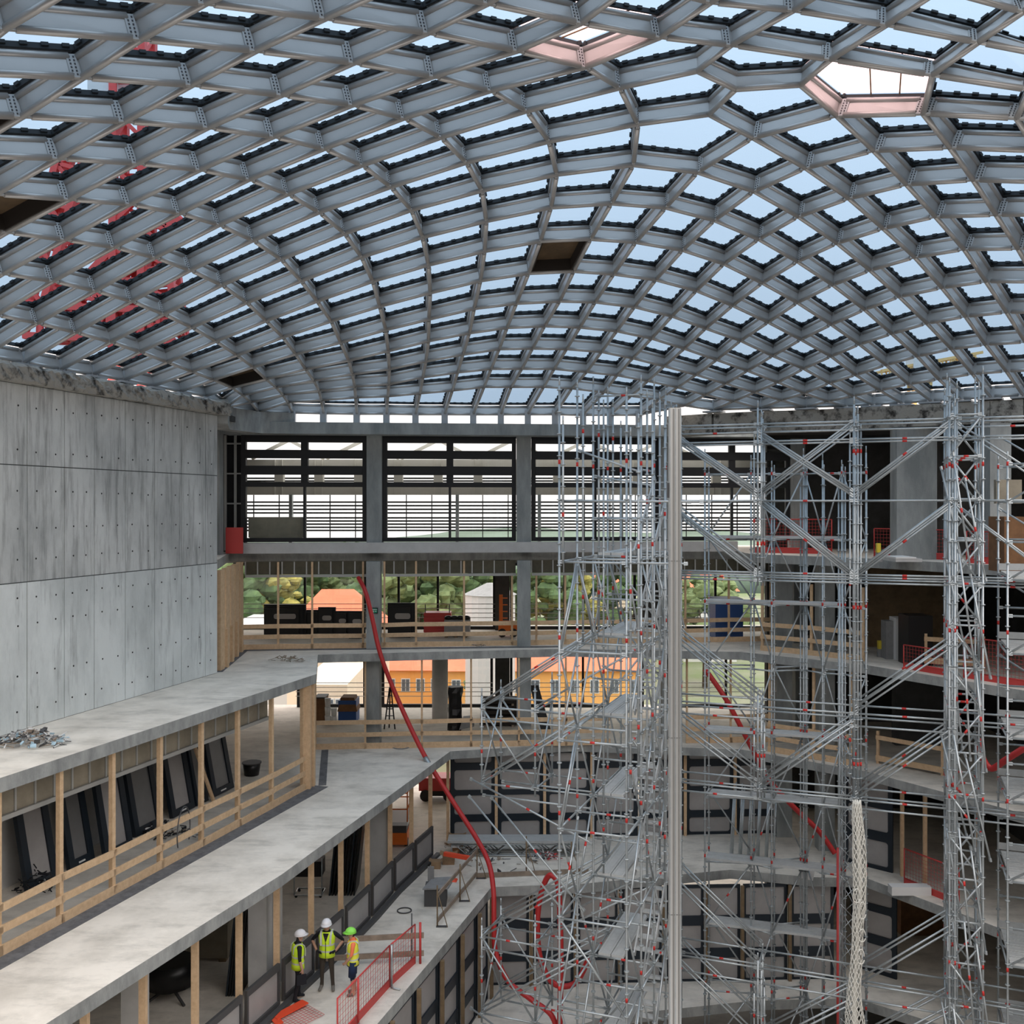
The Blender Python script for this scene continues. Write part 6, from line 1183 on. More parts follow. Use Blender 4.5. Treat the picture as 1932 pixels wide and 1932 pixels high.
heap(545, 1247, Z2, 0.75, 34, ['timber_old','white_plain','tan_board'], 'debris_heap', 'small heap of wood scraps near the corner of the upper terrace', 'debris', 2, 'stuff', 0.2)
heap(66, 1682, Z3, 0.45, 60, ['black_plastic','black_cloth'], 'rubbish_heap', 'black rubbish heap below the leftmost leaning panel', 'rubbish', 3, 'stuff', 0.7)
heap(300, 1578, Z3, 0.45, 60, ['black_plastic','black_cloth'], 'cable_heap', 'black cable heap below the middle leaning panels', 'rubbish', 4, 'stuff', 0.6)
heap(1030, 1620, Z4, 0.55, 50, ['grey_plain','white_plain','dark_grey','red_paint'], 'scrap_heap', 'small pale scrap heap on the lower terrace by the scaffold', 'debris', 5, 'stuff', 0.25)
heap(905, 1219, Z2, 0.35, 16, ['dark_grey','grey_plain'], 'debris_heap', 'dark coil of scrap on the upper slab right of the hose', 'debris', 6, 'stuff', 0.06)
heap(880, 1600, Z4, 0.9, 40, ['card','white_plain','timber_old','tan_board'], 'debris_heap', 'heap of cardboard and wood in front of the aluminium truss', 'debris', 7, 'stuff', 0.3)
heap(945, 1625, Z4, 1.4, 26, ['dark_grey','timber_old'], 'debris_scatter', 'scattered dark offcuts on the lower terrace', 'debris', 8, 'stuff', 0.03)
heap(345, 1580, Z3, 0.5, 30, ['dark_grey','black_cloth','timber_old'], 'debris_heap', 'tangle of wire and scraps behind the guardrail boards', 'debris', 9, 'stuff', 0.3)
# wire loop over the guardrail, cable ring on floors
def ring(px, py, z, r, t, m, name, lb, cat, turns=1):
    c = G(px,py,z); pts = []
    for k in range(24*turns+1):
        a = 2*math.pi*k/24; rr_ = r*(1+0.06*math.sin(k*1.7)) if turns > 1 else r; pts.append((c.x+math.cos(a)*rr_, c.y+math.sin(a)*rr_, z+t+0.004*k/24))
    MB().path(pts, t, 6).build(name, m, None, label=lb, cat=cat)
ring(763, 1719, Z4, 0.22, 0.02, 'dark_grey', 'cable_ring', 'dark ring of cable lying on the workers\' terrace', 'cable')
ring(757, 1410, Z3, 0.32, 0.015, 'grey_plain', 'cable_coil', 'loose grey cable coil by the back guardrail', 'cable', 3)
p = on_line(343, E2[1], E2[2], Z3); pts = [(p.x+0.05, p.y+math.cos(t)*0.5, Z3+0.75+math.sin(t)*0.62) for t in [0.2*i-0.6 for i in range(22)]]
MB().path(pts, 0.016, 6).build('wire_loop', 'dark_grey', None, label='thin dark wire loop hanging on the guardrail boards', cat='wire')
# ---- left room far end: bucket, pallet jack
c = G(475,1462,Z3); r = thing('bucket', c, 'black mortar bucket at the far end of the left room', 'bucket')
MB().tube(c, c+V3((0,0,0.42)), 0.24, 14, 0, 0.31).build('shell', 'black_plastic', r); MB().tube(c+V3((0,0,0.40)), c+V3((0,0,0.44)), 0.33, 14).build('rim', 'dark_grey', r)
# ---- storey two objects
def panel_pile(px0, px1, d, n, lb, hgt, win=True):
    x0, x1 = (px0-CX)/F*d, (px1-CX)/F*d; z = Z2
    r = thing('panel_stack', ((x0+x1)/2,d,z), lb, 'panel stack')
    for k in range(n):
        o_ = k*0.16; h = hgt-0.07*k; m = MB(); m.box((x0+0.05*k,d-o_-0.10,z),(x1-0.12*k,d-o_,z+h)); b = m.build('panel', 'black_frame', r)
    w_ = x1-x0
    if win:
        o_ = (n-1)*0.16+0.10
        y_ = d-o_; m = MB(); pts = rrect(x0+w_*0.28, x1-w_*0.2, z+hgt*0.55, z+hgt*0.72, 0.08, y_-0.02); m.extrude(pts, (0,0.03,0)); m.build('pane', 'panel_grey', r)
panel_pile(499, 578, 42.3, 3, 'stack of black panels with a slot window, left of the red roof view', 1.28)
panel_pile(577, 606, 42.6, 2, 'low stack of plain black panels in the middle of the pile row', 1.02, False)
panel_pile(601, 634, 42.0, 2, 'stack of black panels with a dim window below the red roof view', 1.2)
panel_pile(634, 660, 41.6, 2, 'narrow stack of black panels beside the red hose', 1.08)
panel_pile(658, 690, 41.2, 2, 'stack of black panels nearest the column with the exit sign', 1.12)
panel_pile(732, 787, 41.6, 3, 'stack of black panels right of the column with the exit sign', 1.42)
d = 42.0; x0, x1 = A(800,0,d).x, A(850,0,d).x; r = thing('crate', ((x0+x1)/2,d,Z2), 'dark red slatted crate between the black panels and the pallet', 'crate')
MB().box((x0,d,Z2+0.1),(x1,d+0.8,Z2+0.95)).build('body', 'red_paint', r)
for k in range(5): MB().box((x0-0.02,d-0.03,Z2+0.14+0.17*k),(x1+0.02,d,Z2+0.24+0.17*k)).build('slat', 'red_paint', r)
for x in (x0+0.05,x1-0.05): MB().tube((x,d+0.05,Z2),(x,d+0.05,Z2+1.3),0.02,6).build('corner_rod', 'dark_grey', r)
d = 41.2; x0, x1 = A(838,0,d).x, A(886,0,d).x; r = thing('pallet_load', ((x0+x1)/2,d,Z2), 'grey pallet load with black bags on top, right of the red crate', 'pallet')
MB().box((x0,d,Z2+0.14),(x1,d+0.9,Z2+0.72)).build('load', 'grey_plain', r)
for k in range(3): MB().box((x0+0.02+0.4*k,d,Z2),(x0+0.14+0.4*k,d+0.9,Z2+0.14)).build('skid', 'timber_dark', r)
for k in range(4): MB().ball((x0+0.15+0.25*k,d+0.4,Z2+0.78),0.15,0,8,6,(1.2,1,0.7)).build('bag', 'black_plastic', r)
d = 41.6; x = A(953,0,d).x; r = thing('lift_machine', (x,d,Z2), 'orange work lift beside the second storey column', 'machine')
MB().box((x-0.28,d-0.2,Z2+0.18),(x+0.5,d+0.4,Z2+0.62)).build('chassis', 'orange_mach', r); MB().box((x-0.25,d,Z2+0.62),(x-0.1,d+0.15,Z2+1.75)).build('mast', 'orange_mach', r)
for k in range(4): MB().box((x-0.25,d-0.02,Z2+0.75+0.28*k),(x+0.1,d+0.05,Z2+0.79+0.28*k)).build('rail', 'orange_mach', r)
for s in (-0.12,0.35): MB().tube((x+s,d-0.26,Z2+0.18),(x+s,d-0.14,Z2+0.18),0.18,14).build('wheel', 'black_plastic', r)
# exit sign on the column
cx_ = COLX[0]; y_ = yb(cx_)-0.79; zc = A(0,1152,y_).z; r = thing('exit_sign', (cx_+0.02,y_,zc), 'small green exit sign with white running figure on the column', 'sign')
MB().box((cx_-0.15,y_-0.03,zc-0.11),(cx_+0.19,y_+0.02,zc+0.11)).build('case', 'black_frame', r); MB().box((cx_-0.12,y_-0.036,zc-0.08),(cx_+0.16,y_-0.03,zc+0.08)).build('face', 'sign_green', r)
g = MB(); q = V3((cx_+0.02,y_-0.042,zc))
for a, b in (((-0.11,0.045),(0.14,0.045)),((-0.06,-0.01),(0.02,-0.01)),((-0.08,-0.05),(-0.02,-0.02)),((0.02,-0.01),(0.0,-0.06)),((0.06,-0.02),(0.12,-0.02))): g.bar(q+V3((a[0],0,a[1])), q+V3((b[0],0,b[1])), 0.006, 0.022)
g.build('pictogram', 'white_plain', r)
# ---- storey three objects
def tbox(px0, px1, py0, py1, d, dep, m, name, lb, cat, z=None):
    x0, x1 = (px0-CX)/F*d, (px1-CX)/F*d; zt = (CY-py0)/F*d; zb = z if z is not None else (CY-py1)/F*d
    r = thing(name, ((x0+x1)/2,d,zb), lb, cat)
    MB().box((x0,d,zb),(x1,d+dep,zt)).build('body', m, r); return r, x0, x1, zb, zt
r, x0, x1, zb, zt = tbox(594, 613, 1318, 1362, 42.0, 0.8, 'brown_box', 'box', 'brown box at the left end of the third storey', 'box', Z3)
MB().box((x0-0.02,41.98,zt),(x1+0.02,42.8,zt+0.06)).build('lid', 'dark_grey', r)
for i, (a, b, y0, lb) in enumerate([(613,624,1316,'white bucket stack left of the dark red dumper'),(624,636,1320,'white bucket right of the bucket stack')]):
    x = ((a+b)/2-CX)/F*41.6; r = thing('bucket', (x,41.6,Z3), lb, 'bucket'); h_ = (CY-y0)/F*41.6-Z3
    for k in range(3 if i == 0 else 2): MB().tube((x,41.6,Z3+h_*k/3),(x,41.6,Z3+h_*(k+0.92)/3),0.11,12,0,0.13).build('pail', 'white_plain', r)
r, x0, x1, zb, zt = tbox(638, 672, 1322, 1358, 41.8, 0.9, 'blue_plastic', 'container', 'blue bin with dark brown hood in the third storey', 'container', Z3)
MB().hexa([V3((x0-0.03,41.75,zt-0.45)),V3((x1+0.05,41.75,zt-0.45)),V3((x1+0.05,42.7,zt-0.45)),V3((x0-0.03,42.7,zt-0.45)),V3((x0+0.1,41.85,zt+0.12)),V3((x1-0.1,41.85,zt+0.12)),V3((x1-0.1,42.6,zt+0.12)),V3((x0+0.1,42.6,zt+0.12))]).build('hood', 'brown_box', r)
d = 40.6; x = A(735,0,d).x; r = thing('step_ladder', (x,d,Z3), 'dark step ladder standing beside the third storey column', 'ladder')
for a, b in (((-0.22,0),(0,1.7)),((0.22,0.0),(0.06,1.7)),((-0.05,0.5),(0.02,1.7))): MB().bar((x+a[0],d+a[1]*0.5,Z3),(x+b[0],d,Z3+b[1]),0.05,0.05).build('rail', 'black_frame', r)
for k in range(5): MB().box((x-0.2+0.04*k,d-0.02,Z3+0.25+0.28*k),(x+0.2-0.03*k,d+0.03,Z3+0.28+0.28*k)).build('rung', 'black_frame', r)
d = 40.4; x = A(858,0,d).x; b = MB(); rr = random.Random(4); R = []
for k in range(9):
    z = Z3+k*1.78/8; R.append([(x+math.cos(2*math.pi*q/10)*(0.30+rr.uniform(-0.05,0.05)), d+math.sin(2*math.pi*q/10)*(0.28+rr.uniform(-0.05,0.05)), z) for q in range(10)])
b.rings(R, sm=False); r = thing('wrapped_bundle', (x,d,Z3), 'tall black wrapped bundle beside the pale round column', 'bundle'); b.build('wrap', 'black_plastic', r)
MB().hexa([V3((x+0.2,d-0.4,Z3+0.1)),V3((x+0.8,d-0.5,Z3+0.25)),V3((x+0.8,d,Z3+0.25)),V3((x+0.2,d+0.1,Z3+0.1)),V3((x+0.35,d-0.4,Z3+0.55)),V3((x+0.7,d-0.5,Z3+0.6)),V3((x+0.7,d,Z3+0.6)),V3((x+0.35,d+0.1,Z3+0.55))]).build('foam_block', 'grey_plain', r)
d = 41.0; x0, x1 = A(905,0,d).x, A(980,0,d).x; r = thing('beam_stack', ((x0+x1)/2,d,Z3), 'stack of dark beams with timber spacers in the third storey', 'stack')
for k in range(5):
    MB().box((x0+0.03*k,d,Z3+0.08+0.22*k),(x1,d+0.9,Z3+0.22+0.22*k)).build('beam', 'dark_board', r)
    for s in (0.1,0.8): MB().box((x0+(x1-x0)*s,d-0.04,Z3+0.0+0.22*k),(x0+(x1-x0)*s+0.1,d+0.9,Z3+0.08+0.22*k)).build('spacer', 'timber_old', r)
d = 40.2; a = V3((A(1005,0,d).x,d,Z3)); MB().hexa([a+V3((0.30,0,0)),a+V3((0.75,0,0)),a+V3((0.75,0.1,0)),a+V3((0.30,0.1,0)),a+V3((-0.1,0.6,1.75)),a+V3((0.25,0.6,1.75)),a+V3((0.25,0.7,1.75)),a+V3((-0.1,0.7,1.75))]).build('black_sheet', 'black_frame', None, label='black sheet leaning on the third storey column left of the scaffold', cat='panel')
# ---- storey four room (bottom left)
def stack_sheets(px0, px1, py, z, h, n, lb):
    p = G(px0,py,z); w_ = (px1-px0)/F*p.y; r = thing('sheet_stack', p, lb, 'sheets')
    for k in range(n):
        x = p.x+w_*k/n; MB().hexa([V3((x,p.y,z)),V3((x+0.05,p.y,z)),V3((x+0.05,p.y+1.0,z)),V3((x,p.y+1.0,z)),V3((x+0.25,p.y,z+h-0.03*k)),V3((x+0.30,p.y,z+h-0.03*k)),V3((x+0.30,p.y+1.0,z+h)),V3((x+0.25,p.y+1.0,z+h))]).build('sheet', 'black_plastic' if k % 3 else 'navy_frame', r)
stack_sheets(425, 455, 1880, Z4, 2.4, 6, 'black upright sheets behind the fourth stud from the left')
stack_sheets(620, 672, 1690, Z4, 2.5, 9, 'stack of black sheets leaning behind the studs above the workers')
p = G(352,1815,Z4); r = thing('crate', p, 'pale stained crate deep in the bottom left room', 'crate'); MB().box((p.x,p.y,Z4+0.1),(p.x+1.15,p.y+0.8,Z4+1.05)).build('body', 'tan_board', r)
for k in range(2): MB().box((p.x+0.1+0.8*k,p.y,Z4),(p.x+0.3+0.8*k,p.y+0.8,Z4+0.1)).build('skid', 'timber_dark', r)
MB().ball((p.x+0.9,p.y+0.4,Z4+1.2),0.26,0,10,8,(1.1,1,0.75)).build('bag', 'black_plastic', r)
p = G(322,1880,Z4); r = thing('cable_drum', p, 'black cable drum on a low stand in the bottom left room', 'drum'); MB().tube(p+V3((0,0,0.35)), p+V3((0,0,0.95)), 0.62, 20, 0, 0.58).build('drum', 'black_plastic', r)
for k in range(4):
    a = math.pi/4+k*math.pi/2; MB().bar(p+V3((0,0,0.3)), p+V3((math.cos(a)*0.75,math.sin(a)*0.75,0.02)), 0.06, 0.05).build('foot', 'dark_grey', r)
p = G(555,1695,Z4); r = thing('trolley', p, 'tubular steel trolley in the dark behind the studs', 'trolley'); 
for a, b in (((0,0,0.1),(0.9,0,0.1)),((0,0,0.1),(0,0,1.3)),((0.9,0,0.1),(0.9,0,1.3)),((0,0.6,0.1),(0.9,0.6,0.1)),((0,0,0.1),(0,0.6,0.1)),((0.9,0,0.1),(0.9,0.6,0.1))): MB().tube(p+V3(a), p+V3(b), 0.02, 6).build('tube', 'galv', r)
MB().box((p.x,p.y,Z4+0.7),(p.x+0.9,p.y+0.6,Z4+1.2)).build('load', 'black_plastic', r)
for a in ((0.05,0.05),(0.85,0.05),(0.05,0.55),(0.85,0.55)): MB().ball((p.x+a[0],p.y+a[1],Z4+0.05),0.05).build('wheel', 'black_plastic', r)
# scissor lift
p = G(768,1600,Z4); p.x -= 0.45; r = thing('scissor_lift', p, 'orange scissor lift behind the parapet panels', 'lift')
MB().box((p.x-0.45,p.y,Z4+0.12),(p.x+0.45,p.y+1.6,Z4+0.55)).build('chassis', 'orange_mach', r); MB().box((p.x-0.42,p.y+0.05,Z4+0.55),(p.x+0.42,p.y+1.55,Z4+0.85)).build('scissor_pack', 'dark_grey', r)
MB().box((p.x-0.48,p.y-0.05,Z4+0.85),(p.x+0.48,p.y+1.65,Z4+0.98)).build('platform', 'white_plain', r)
for x in (-0.46,0.46):
    for y in (0.0,0.8,1.6): MB().tube((p.x+x,p.y+y,Z4+0.98),(p.x+x,p.y+y,Z4+2.05),0.025,6).build('post', 'orange_mach', r)
    for z in (1.45,2.05): MB().tube((p.x+x,p.y,Z4+z),(p.x+x,p.y+1.6,Z4+z),0.025,6).build('rail', 'orange_mach', r)
for y in (0.0,1.6):
    for z in (1.45,2.05): MB().tube((p.x-0.46,p.y+y,Z4+z),(p.x+0.46,p.y+y,Z4+z),0.025,6).build('rail', 'orange_mach', r)
for x in (-0.4,0.4):
    for y in (0.25,1.35): MB().tube((p.x+x-0.06,p.y+y,Z4+0.16),(p.x+x+0.06,p.y+y,Z4+0.16),0.16,12).build('wheel', 'black_plastic', r)
p = G(790,1512,Z4); r = thing('dumper', p, 'dark red dumper at the far end of the fourth storey', 'machine'); MB().box((p.x,p.y,Z4+0.45),(p.x+1.6,p.y+1.0,Z4+1.0)).build('skip', 'red_paint', r); MB().box((p.x+0.1,p.y+0.1,Z4+0.2),(p.x+1.5,p.y+0.9,Z4+0.45)).build('chassis', 'black_plastic', r)
for x in (0.3,1.3): MB().tube((p.x+x,p.y-0.06,Z4+0.25),(p.x+x,p.y+0.1,Z4+0.25),0.25,12).build('wheel', 'black_plastic', r)
# ---- lower terrace: truss girders, table, poles, barriers
def truss_girder(y, z, lb, x0=-2.25, x1=2.35):
    r = thing('truss_girder', (x0,y,z), lb, 'truss'); h = 0.42
    for zz in (0.03,h): MB().tube((x0,y,z+zz),(x1,y,z+zz),0.028,8).build('chord', 'galv', r)
    n = 9
    for k in range(n):
        a = x0+0.1+(x1-x0-0.2)*k/n; b = x0+0.1+(x1-x0-0.2)*(k+1)/n
        MB().tube((a,y,z+(0.03 if k % 2 else h)),(b,y,z+(h if k % 2 else 0.03)),0.018,6).build('diagonal', 'galv', r)
    for x in (x0,x1): MB().tube((x,y,z+0.03),(x,y,z+h),0.024,6).build('end_post', 'galv', r)
for k, lb in enumerate(['front aluminium truss girder lying on the lower terrace','second aluminium truss girder behind the front one','third aluminium truss girder behind the front two','rearmost aluminium truss girder against the panels']):
    truss_girder(36.2+0.2*k, Z4+0.02, lb, -2.2+0.05*k, 2.3+0.06*k)
MB().box((-2.35,36.15,Z4+0.50),(2.35,36.9,Z4+0.58)).build('deck_plank', 'galv_deck', None, label='long aluminium planks lying on the truss girders', cat='plank')
p = G(800,1712,Z4); r = thing('work_table', p, 'makeshift table of a grey board on dark boxes', 'table')
MB().hexa([p+V3((-0.05,0,0.55)),p+V3((0.78,-0.1,0.62)),p+V3((0.95,0.85,0.62)),p+V3((0.2,0.95,0.55)),p+V3((-0.05,0,0.60)),p+V3((0.78,-0.1,0.67)),p+V3((0.95,0.85,0.67)),p+V3((0.2,0.95,0.60))]).build('board', 'grey_plain', r)
MB().box((p.x,p.y+0.05,Z4),(p.x+0.7,p.y+0.75,Z4+0.55)).build('box', 'dark_grey', r); MB().box((p.x+0.05,p.y+0.8,Z4),(p.x+0.25,p.y+0.86,Z4+1.0)).build('upright', 'grey_plain', r)
q = p+V3((0.95,0.4,0.66)); MB().hexa([q+V3((-0.16,0,0)),q+V3((0.06,-0.05,0)),q+V3((0.10,0.25,0)),q+V3((-0.08,0.3,0)),q+V3((-0.1,0.05,0.05)),q+V3((0.02,0.0,0.05)),q+V3((0.05,0.2,0.05)),q+V3((-0.05,0.22,0.05))]).build('vest', 'orange_red', None, label='orange vest dropped on the makeshift table', cat='clothing')
for i, (px, py, s, lb) in enumerate([(822,1640,0.32,'small brown cardboard box beside the parapet'),(846,1632,0.42,'open brown cardboard box behind the makeshift table'),(862,1598,0.45,'crushed cardboard box near the truss end')]):
    p = G(px,py,Z4); r = thing('cardboard_box', p, lb, 'box'); MB().box((p.x-s/2,p.y,Z4),(p.x+s/2,p.y+s,Z4+s*0.8)).build('body', 'card', r)
    for a in (-1,1): MB().hexa([V3((p.x+a*s/2,p.y,Z4+s*0.8)),V3((p.x+a*s*0.75,p.y,Z4+s*0.9)),V3((p.x+a*s*0.75,p.y+s,Z4+s*0.9)),V3((p.x+a*s/2,p.y+s,Z4+s*0.8)),V3((p.x+a*s/2,p.y,Z4+s*0.82)),V3((p.x+a*s*0.75,p.y,Z4+s*0.92)),V3((p.x+a*s*0.75,p.y+s,Z4+s*0.92)),V3((p.x+a*s/2,p.y+s,Z4+s*0.82))]).build('flap', 'card', r)
p = G(852,1615,Z4); MB().box((p.x,p.y,Z4),(p.x+0.28,p.y+0.28,Z4+0.3)).box((p.x,p.y,Z4+0.3),(p.x+0.28,p.y+0.28,Z4+0.42),1).build('canister', ['brown_box','white_plain'], None, label='brown canister with white lid by the cardboard', cat='canister')
MB().bar(G(838,1640,Z4)+V3((0,0,0.55)), G(886,1646,Z4)+V3((0,0,0.5)), 0.14, 0.13).build('barrier_board', 'orange_red', None, label='orange red barrier board over the cardboard heap', cat='barrier')
# guard: sloping timber rails on steel clamp posts along the terrace edge
def clamp_post(px, py, z, h, lb, mt='timber_dark'):
    p = G(px,py,z); r = thing('clamp_post', p, lb, 'post'); MB().tube(p, p+V3((0,0,h)), 0.022, 6).build('pole', mt, r); MB().tube(p+V3((0.02,0,h*0.8)), p+V3((0.32,-0.1,0.02)), 0.014, 6).build('strut', mt, r); MB().box((p.x-0.03,p.y-0.08,z),(p.x+0.3,p.y+0.04,z+0.02)).build('foot', 'dark_grey', r)
    return p
cps = [clamp_post(825,1748,Z4,1.25,'rusty clamp post at the near end of the timber edge rail'), clamp_post(868,1700,Z4,1.2,'rusty clamp post in the middle of the timber edge rail'), clamp_post(900,1657,Z4,1.2,'rusty clamp post at the corner of the lower terrace'), clamp_post(993,1648,Z4,1.3,'clamp post right of the red hose'), clamp_post(1078,1648,Z4,1.1,'clamp post beside the left scaffold standard')]
r = thing('edge_rail', cps[0], 'timber edge rail along the lower terrace corner', 'guardrail')
for z in (0.18,0.95): MB().bar(cps[0]+V3((0,0,z)), cps[2]+V3((0,0,z)), 0.04, 0.13).build('board', 'timber_old', r)
MB().bar(cps[2]+V3((0,0,0.1)), cps[4]+V3((0.6,0,0.1)), 0.04, 0.15).build('board', 'timber_old', r)
# cross boards behind the workers
a, b = G(607,1828,Z4), G(793,1817,Z4); r = thing('board_barrier', b, 'weathered board barrier behind the three workers', 'barrier')
for z in (0.28,0.78): MB().bar(a+V3((-0.1,0,z)), b+V3((0.1,0,z)), 0.04, 0.15).build('board', 'timber_old', r)
MB().tube(b+V3((0,-0.03,0)), b+V3((0,-0.03,1.15)), 0.035, 8).build('post', 'red_paint', r); MB().tube(b+V3((-0.25,0.1,0)), b+V3((-0.25,0.1,1.35)), 0.018, 6).build('pole', 'dark_grey', r)
MB().tube(a+V3((-0.05,0,0)), a+V3((-0.05,0,1.0)), 0.03, 8).build('post', 'timber_dark', r)
# red mesh barriers
def mesh_barrier(p, q, h, lb, toe=True, lean=0.0, cell=0.14):
    p, q = V3(p), V3(q); d = (q-p); L = d.length; d.normalize(); n = V3((d.y,-d.x,0)); r = thing('mesh_barrier', p, lb, 'barrier'); up = (V3((0,0,h))+n*lean); H = up.length; up.normalize()
    T = lambda s, t: p+d*s+up*t
    for a, b in ((T(0,0),T(0,H)),(T(L,0),T(L,H)),(T(0,H),T(L,H)),(T(0,0.2),T(L,0.2))): MB().tube(a, b, 0.022, 6).build('frame', 'red_paint', r)
    w_ = MB(); s = cell
    while s < L: w_.tube(T(s,0.2), T(s,H), 0.005, 4); s += cell
    t = 0.2+cell
    while t < H: w_.tube(T(0,t), T(L,t), 0.005, 4); t += cell
    w_.build('wire_mesh', 'red_paint', r, kind='stuff')
    if toe: MB().bar(T(0,0.1), T(L,0.1), 0.02, 0.2, up=up).build('toe_board', 'red_paint', r)
    return r
b0, b1, b2 = G(672,1932,Z4), G(735,1862,Z4), G(783,1818,Z4)
mesh_barrier(b0+(b0-b1)*0.5, b1, 1.1, 'near red mesh barrier on the terrace edge below the workers', True)
mesh_barrier(b1+(b2-b1)*0.05, b2, 1.1, 'far red mesh barrier on the terrace edge right of the workers', True)
for q, lb in ((b1,'steel foot post between the two red mesh barriers'),(b0,'red foot post at the near red mesh barrier')):
    r = thing('foot_post', q, lb, 'post'); MB().tube(q+V3((0.06,-0.06,0)), q+V3((0.06,-0.06,1.15)), 0.03, 8).build('pole', 'galv' if q is b1 else 'red_paint', r); MB().path([q+V3((0.06,-0.06,0.06)),q+V3((0.12,-0.14,0.03)),q+V3((0.3,-0.2,0.02))], 0.025, 6).build('foot', 'galv', r)
# fallen barrier on the floor at the workers' feet
f0, f1, f2, f3_ = G(518,1925,Z4), G(576,1897,Z4), G(612,1916,Z4), G(556,1946,Z4)
r = thing('mesh_barrier', f0, 'fallen red barrier lying flat at the workers\' feet', 'barrier')
MB().bar(f0+V3((0,0,0.06)), f1+V3((0,0,0.10)), 0.26, 0.03).build('toe_board', 'orange_red', r); MB().bar(f0+V3((0,0,0.05)), f0.lerp(f3_,0.5)+V3((-0.12,0,0.05)), 0.2, 0.03).build('toe_board', 'orange_red', r)
w_ = MB()
for k in range(11): w_.tube(f0.lerp(f1,k/10)+V3((0,0,0.05)), f3_.lerp(f2,k/10)+V3((0,0,0.03)), 0.006, 4)
for k in range(9): w_.tube(f0.lerp(f3_,k/8)+V3((0,0,0.05)), f1.lerp(f2,k/8)+V3((0,0,0.03)), 0.006, 4)
w_.build('wire_mesh', 'red_paint', r, kind='stuff')
for a, b, lb in (((538,1895),(572,1878),'short board at the left worker\'s feet'),((640,1770),(700,1722),'long batten lying on the floor beside the cable ring')):
    MB().bar(G(a[0],a[1],Z4)+V3((0,0,0.03)), G(b[0],b[1],Z4)+V3((0,0,0.03)), 0.12, 0.04).build('batten', 'timber_old', None, label=lb, cat='board')
# ---- red hose
def spline(P, n=8):
    out = []
    for i in range(len(P)-1):
        p0, p1, p2, p3 = P[max(i-1,0)], P[i], P[i+1], P[min(i+2,len(P)-1)]
        for k in range(n):
            t = k/n; out.append(0.5*((2*p1)+(p2-p0)*t+(2*p0-5*p1+4*p2-p3)*t*t+(3*p1-p0-3*p2+p3)*t**3))
    return out+[P[-1]]
HP = [(676,1090,38.0),(690,1118,37.4),(702,1165,37.0),(718,1235,36.6),(750,1318,36.4),(798,1420,35.6),(848,1502,34.9),(898,1580,34.0),(922,1628,33.2),(931,1680,32.6),(932,1740,32.2),(935,1795,32.0),(958,1850,31.6),(1000,1884,31.2),(1040,1915,30.8),(1055,1960,30.6)]
r = thing('hose', A(*HP[-1]), 'thick red concrete hose hanging from the second storey to the bottom', 'hose')
MB().path(spline([A(*p) for p in HP]), 0.085, 10).build('tube', 'red_hose', r)
MB().path(spline([A(802,1430,35.5),A(812,1446,35.3)],3), 0.1, 10).build('coupling', 'galv', r)
HL = [(1110,1810,31.0),(1085,1855,31.2),(1045,1856,31.2),(1020,1810,31.4),(1014,1750,31.4),(1018,1700,31.4),(1030,1660,31.3),(1042,1652,31.2),(1053,1672,31.1),(1057,1740,31.0),(1058,1830,30.8),(1056,1940,30.5)]
MB().path(spline([A(*p) for p in HL]), 0.09, 10).build('hose', 'red_hose', None, label='red hose loop hanging behind the left scaffold standard', cat='hose')
MB().path(spline([A(*p) for p in [(1330,1262,33.5),(1370,1320,33.2),(1410,1395,33.0),(1450,1470,32.8),(1500,1525,32.6),(1545,1568,32.4),(1575,1610,32.2)]]), 0.085, 8).build('hose', 'red_hose', None, label='red hose slanting down right of the mast', cat='hose')
MB().path(spline([A(*p) for p in [(1935,1410,26.5),(1900,1432,26.7),(1870,1450,27.0),(1852,1425,27.2),(1850,1395,27.4)]]), 0.09, 8).build('hose', 'red_hose', None, label='red hose bend by the right landing decks', cat='hose')
# ---- right building: tube bundle, red barriers, boxes, signs
r = thing('tube_bundle', G(1400,1590,Z4), 'bundle of steel tubes leaning behind the slim scaffold', 'tubes')
for k in range(16):
    x = A(1372+5.5*k,0,36).x; y = 35.6+0.25*(k % 3); MB().tube((x,y,Z4),(x+0.35,y+0.9,Z4+2.3+0.1*(k % 4)),0.025,6).build('tube', 'galv', r)
def red_fence(pts, z, lb, h=1.0):
    for i, (a, b) in enumerate(zip(pts, pts[1:])): mesh_barrier((a[0],a[1],z), (b[0],b[1],z), h, lb % ('first','second','third')[i], True, 0, 0.12)
red_fence([(9.4,38.4),(12.0,37.2)], Z1, 'red mesh barrier in the top storey behind the truss, %s section', 1.3)
red_fence([(12.9,35.3),(14.6,33.2)], Z1, 'red mesh barrier beside the grey wall block, %s section')
red_fence([(14.4,31.4),(16.2,28.7),(18.0,25.8)], Z1, 'red mesh barrier at the right edge, top storey, %s section')
red_fence([(13.2,33.4),(14.0,32.0)], Z2, 'low red barrier in the second storey on the right, %s section', 0.8)
red_fence([(14.4,31.6),(16.2,28.9),(17.8,26.3)], Z2, 'red mesh barrier at the right edge, second storey, %s section', 1.3)
red_fence([(13.3,33.6),(14.3,31.7)], Z4, 'red barrier beside the right doorway, %s section', 1.2)
r, x0, x1, zb, zt = tbox(1690, 1740, 1054, 1066, 32.0, 1.2, 'pale_concrete', 'insulation_stack', 'pale insulation boards on the top right slab edge', 'stack', Z1)
MB().box((x0,31.98,zt),(x1-0.2,33.1,zt+0.05)).build('top_board', 'white_plain', r)
tbox(1690, 1714, 1166, 1196, 35.2, 0.6, 'white_plain', 'appliance', 'white box unit standing in the second storey on the right', 'box', Z2)
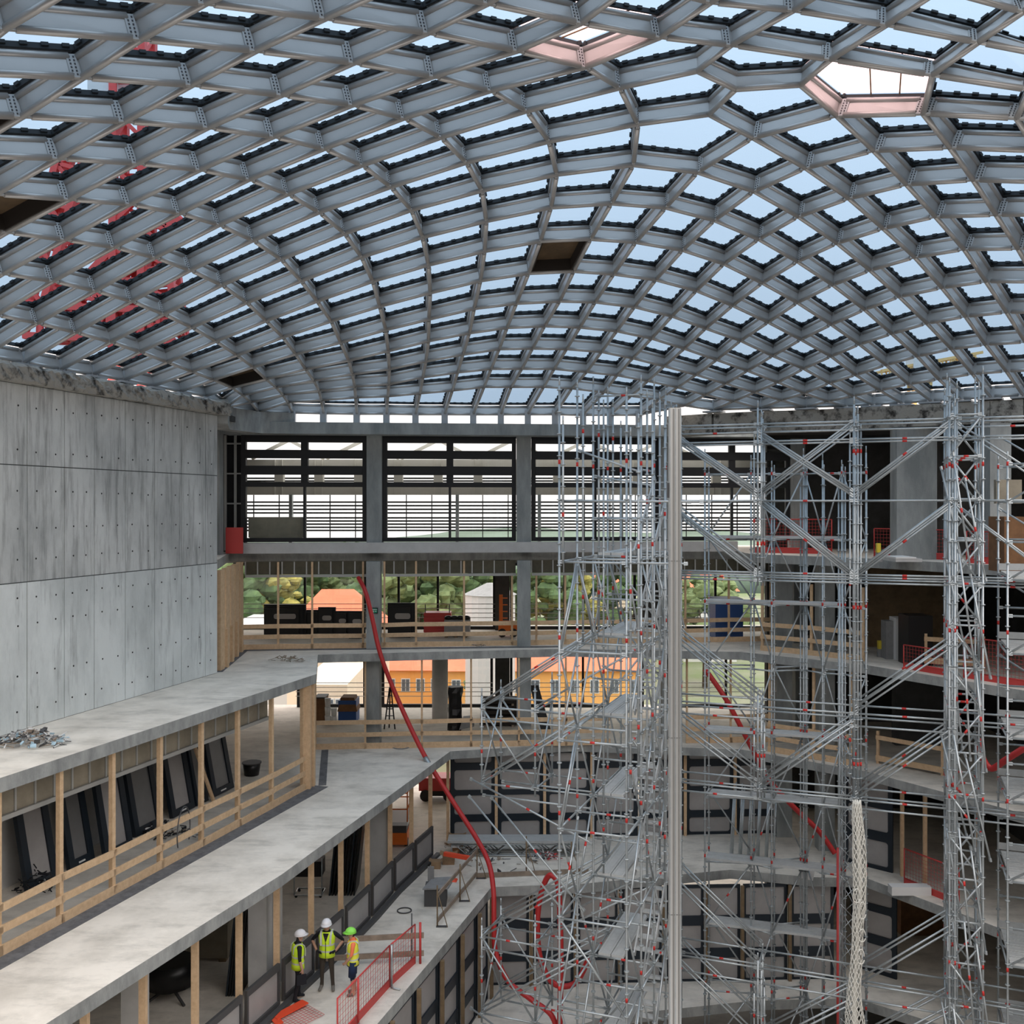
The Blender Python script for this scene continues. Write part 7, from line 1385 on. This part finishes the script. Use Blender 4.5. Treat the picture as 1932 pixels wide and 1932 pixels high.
tbox(1672, 1690, 1172, 1196, 35.4, 0.5, 'grey_plain', 'box', 'grey box beside the white box unit', 'box', Z2)
tbox(1714, 1760, 1162, 1222, 34.0, 0.9, 'black_plastic', 'container', 'black bulky container in the second storey on the right', 'container', Z2)
tbox(1350, 1402, 1130, 1176, 40.6, 1.2, 'blue_plastic', 'skip', 'dark blue skip seen right of the mast in the second storey', 'container', Z2)
tbox(1880, 1928, 905, 950, 27.5, 0.15, 'tan_board', 'board', 'grey beige board fixed behind the right scaffold', 'board')
tbox(1895, 1932, 975, 1020, 27.0, 0.9, 'brown_box', 'crate', 'brown crate on the top right landing', 'crate', Z1)
for i, (px, py, z, lb) in enumerate([(1660,1012,Z1,'small yellow and grey safety reel on the top right slab'),(1662,1240,Z2,'small yellow and grey safety reel on the second storey slab'),(1660,1622,Z4,'small yellow and grey safety reel on the lower right slab')]):
    p = G(px,max(py,1060) if i == 0 else py,z); r = thing('safety_reel', p, lb, 'device'); MB().box((p.x-0.09,p.y,z+0.0),(p.x+0.09,p.y+0.15,z+0.3)).build('bracket', 'grey_plain', r); MB().box((p.x-0.10,p.y-0.04,z+0.3),(p.x+0.02,p.y+0.1,z+0.6)).build('reel', 'yellow', r)
p = G(1700,1690,Z4); MB().box((p.x-0.3,p.y,Z4),(p.x+1.0,p.y+0.35,Z4+0.28)).build('kerb_block', 'white_plain', None, label='white block on the slab edge below the right doorway', cat='block')
p = A(1522,1650,31.5); MB().hexa([p+V3((-0.25,0,-0.1)),p+V3((0.2,0,-0.2)),p+V3((0.2,0.03,-0.2)),p+V3((-0.25,0.03,-0.1)),p+V3((-0.2,0,0.2)),p+V3((0.25,0,0.1)),p+V3((0.25,0.03,0.1)),p+V3((-0.2,0.03,0.2))]).build('rag', 'white_plain', None, label='pale rag hanging on the slim scaffold gangway', cat='rag')
MB().box((-11.0,36.2,Z1),(-10.85,36.3,Z1+1.35)).build('board', 'pale_concrete', None, label='pale upright board beside the red safety netting', cat='board')
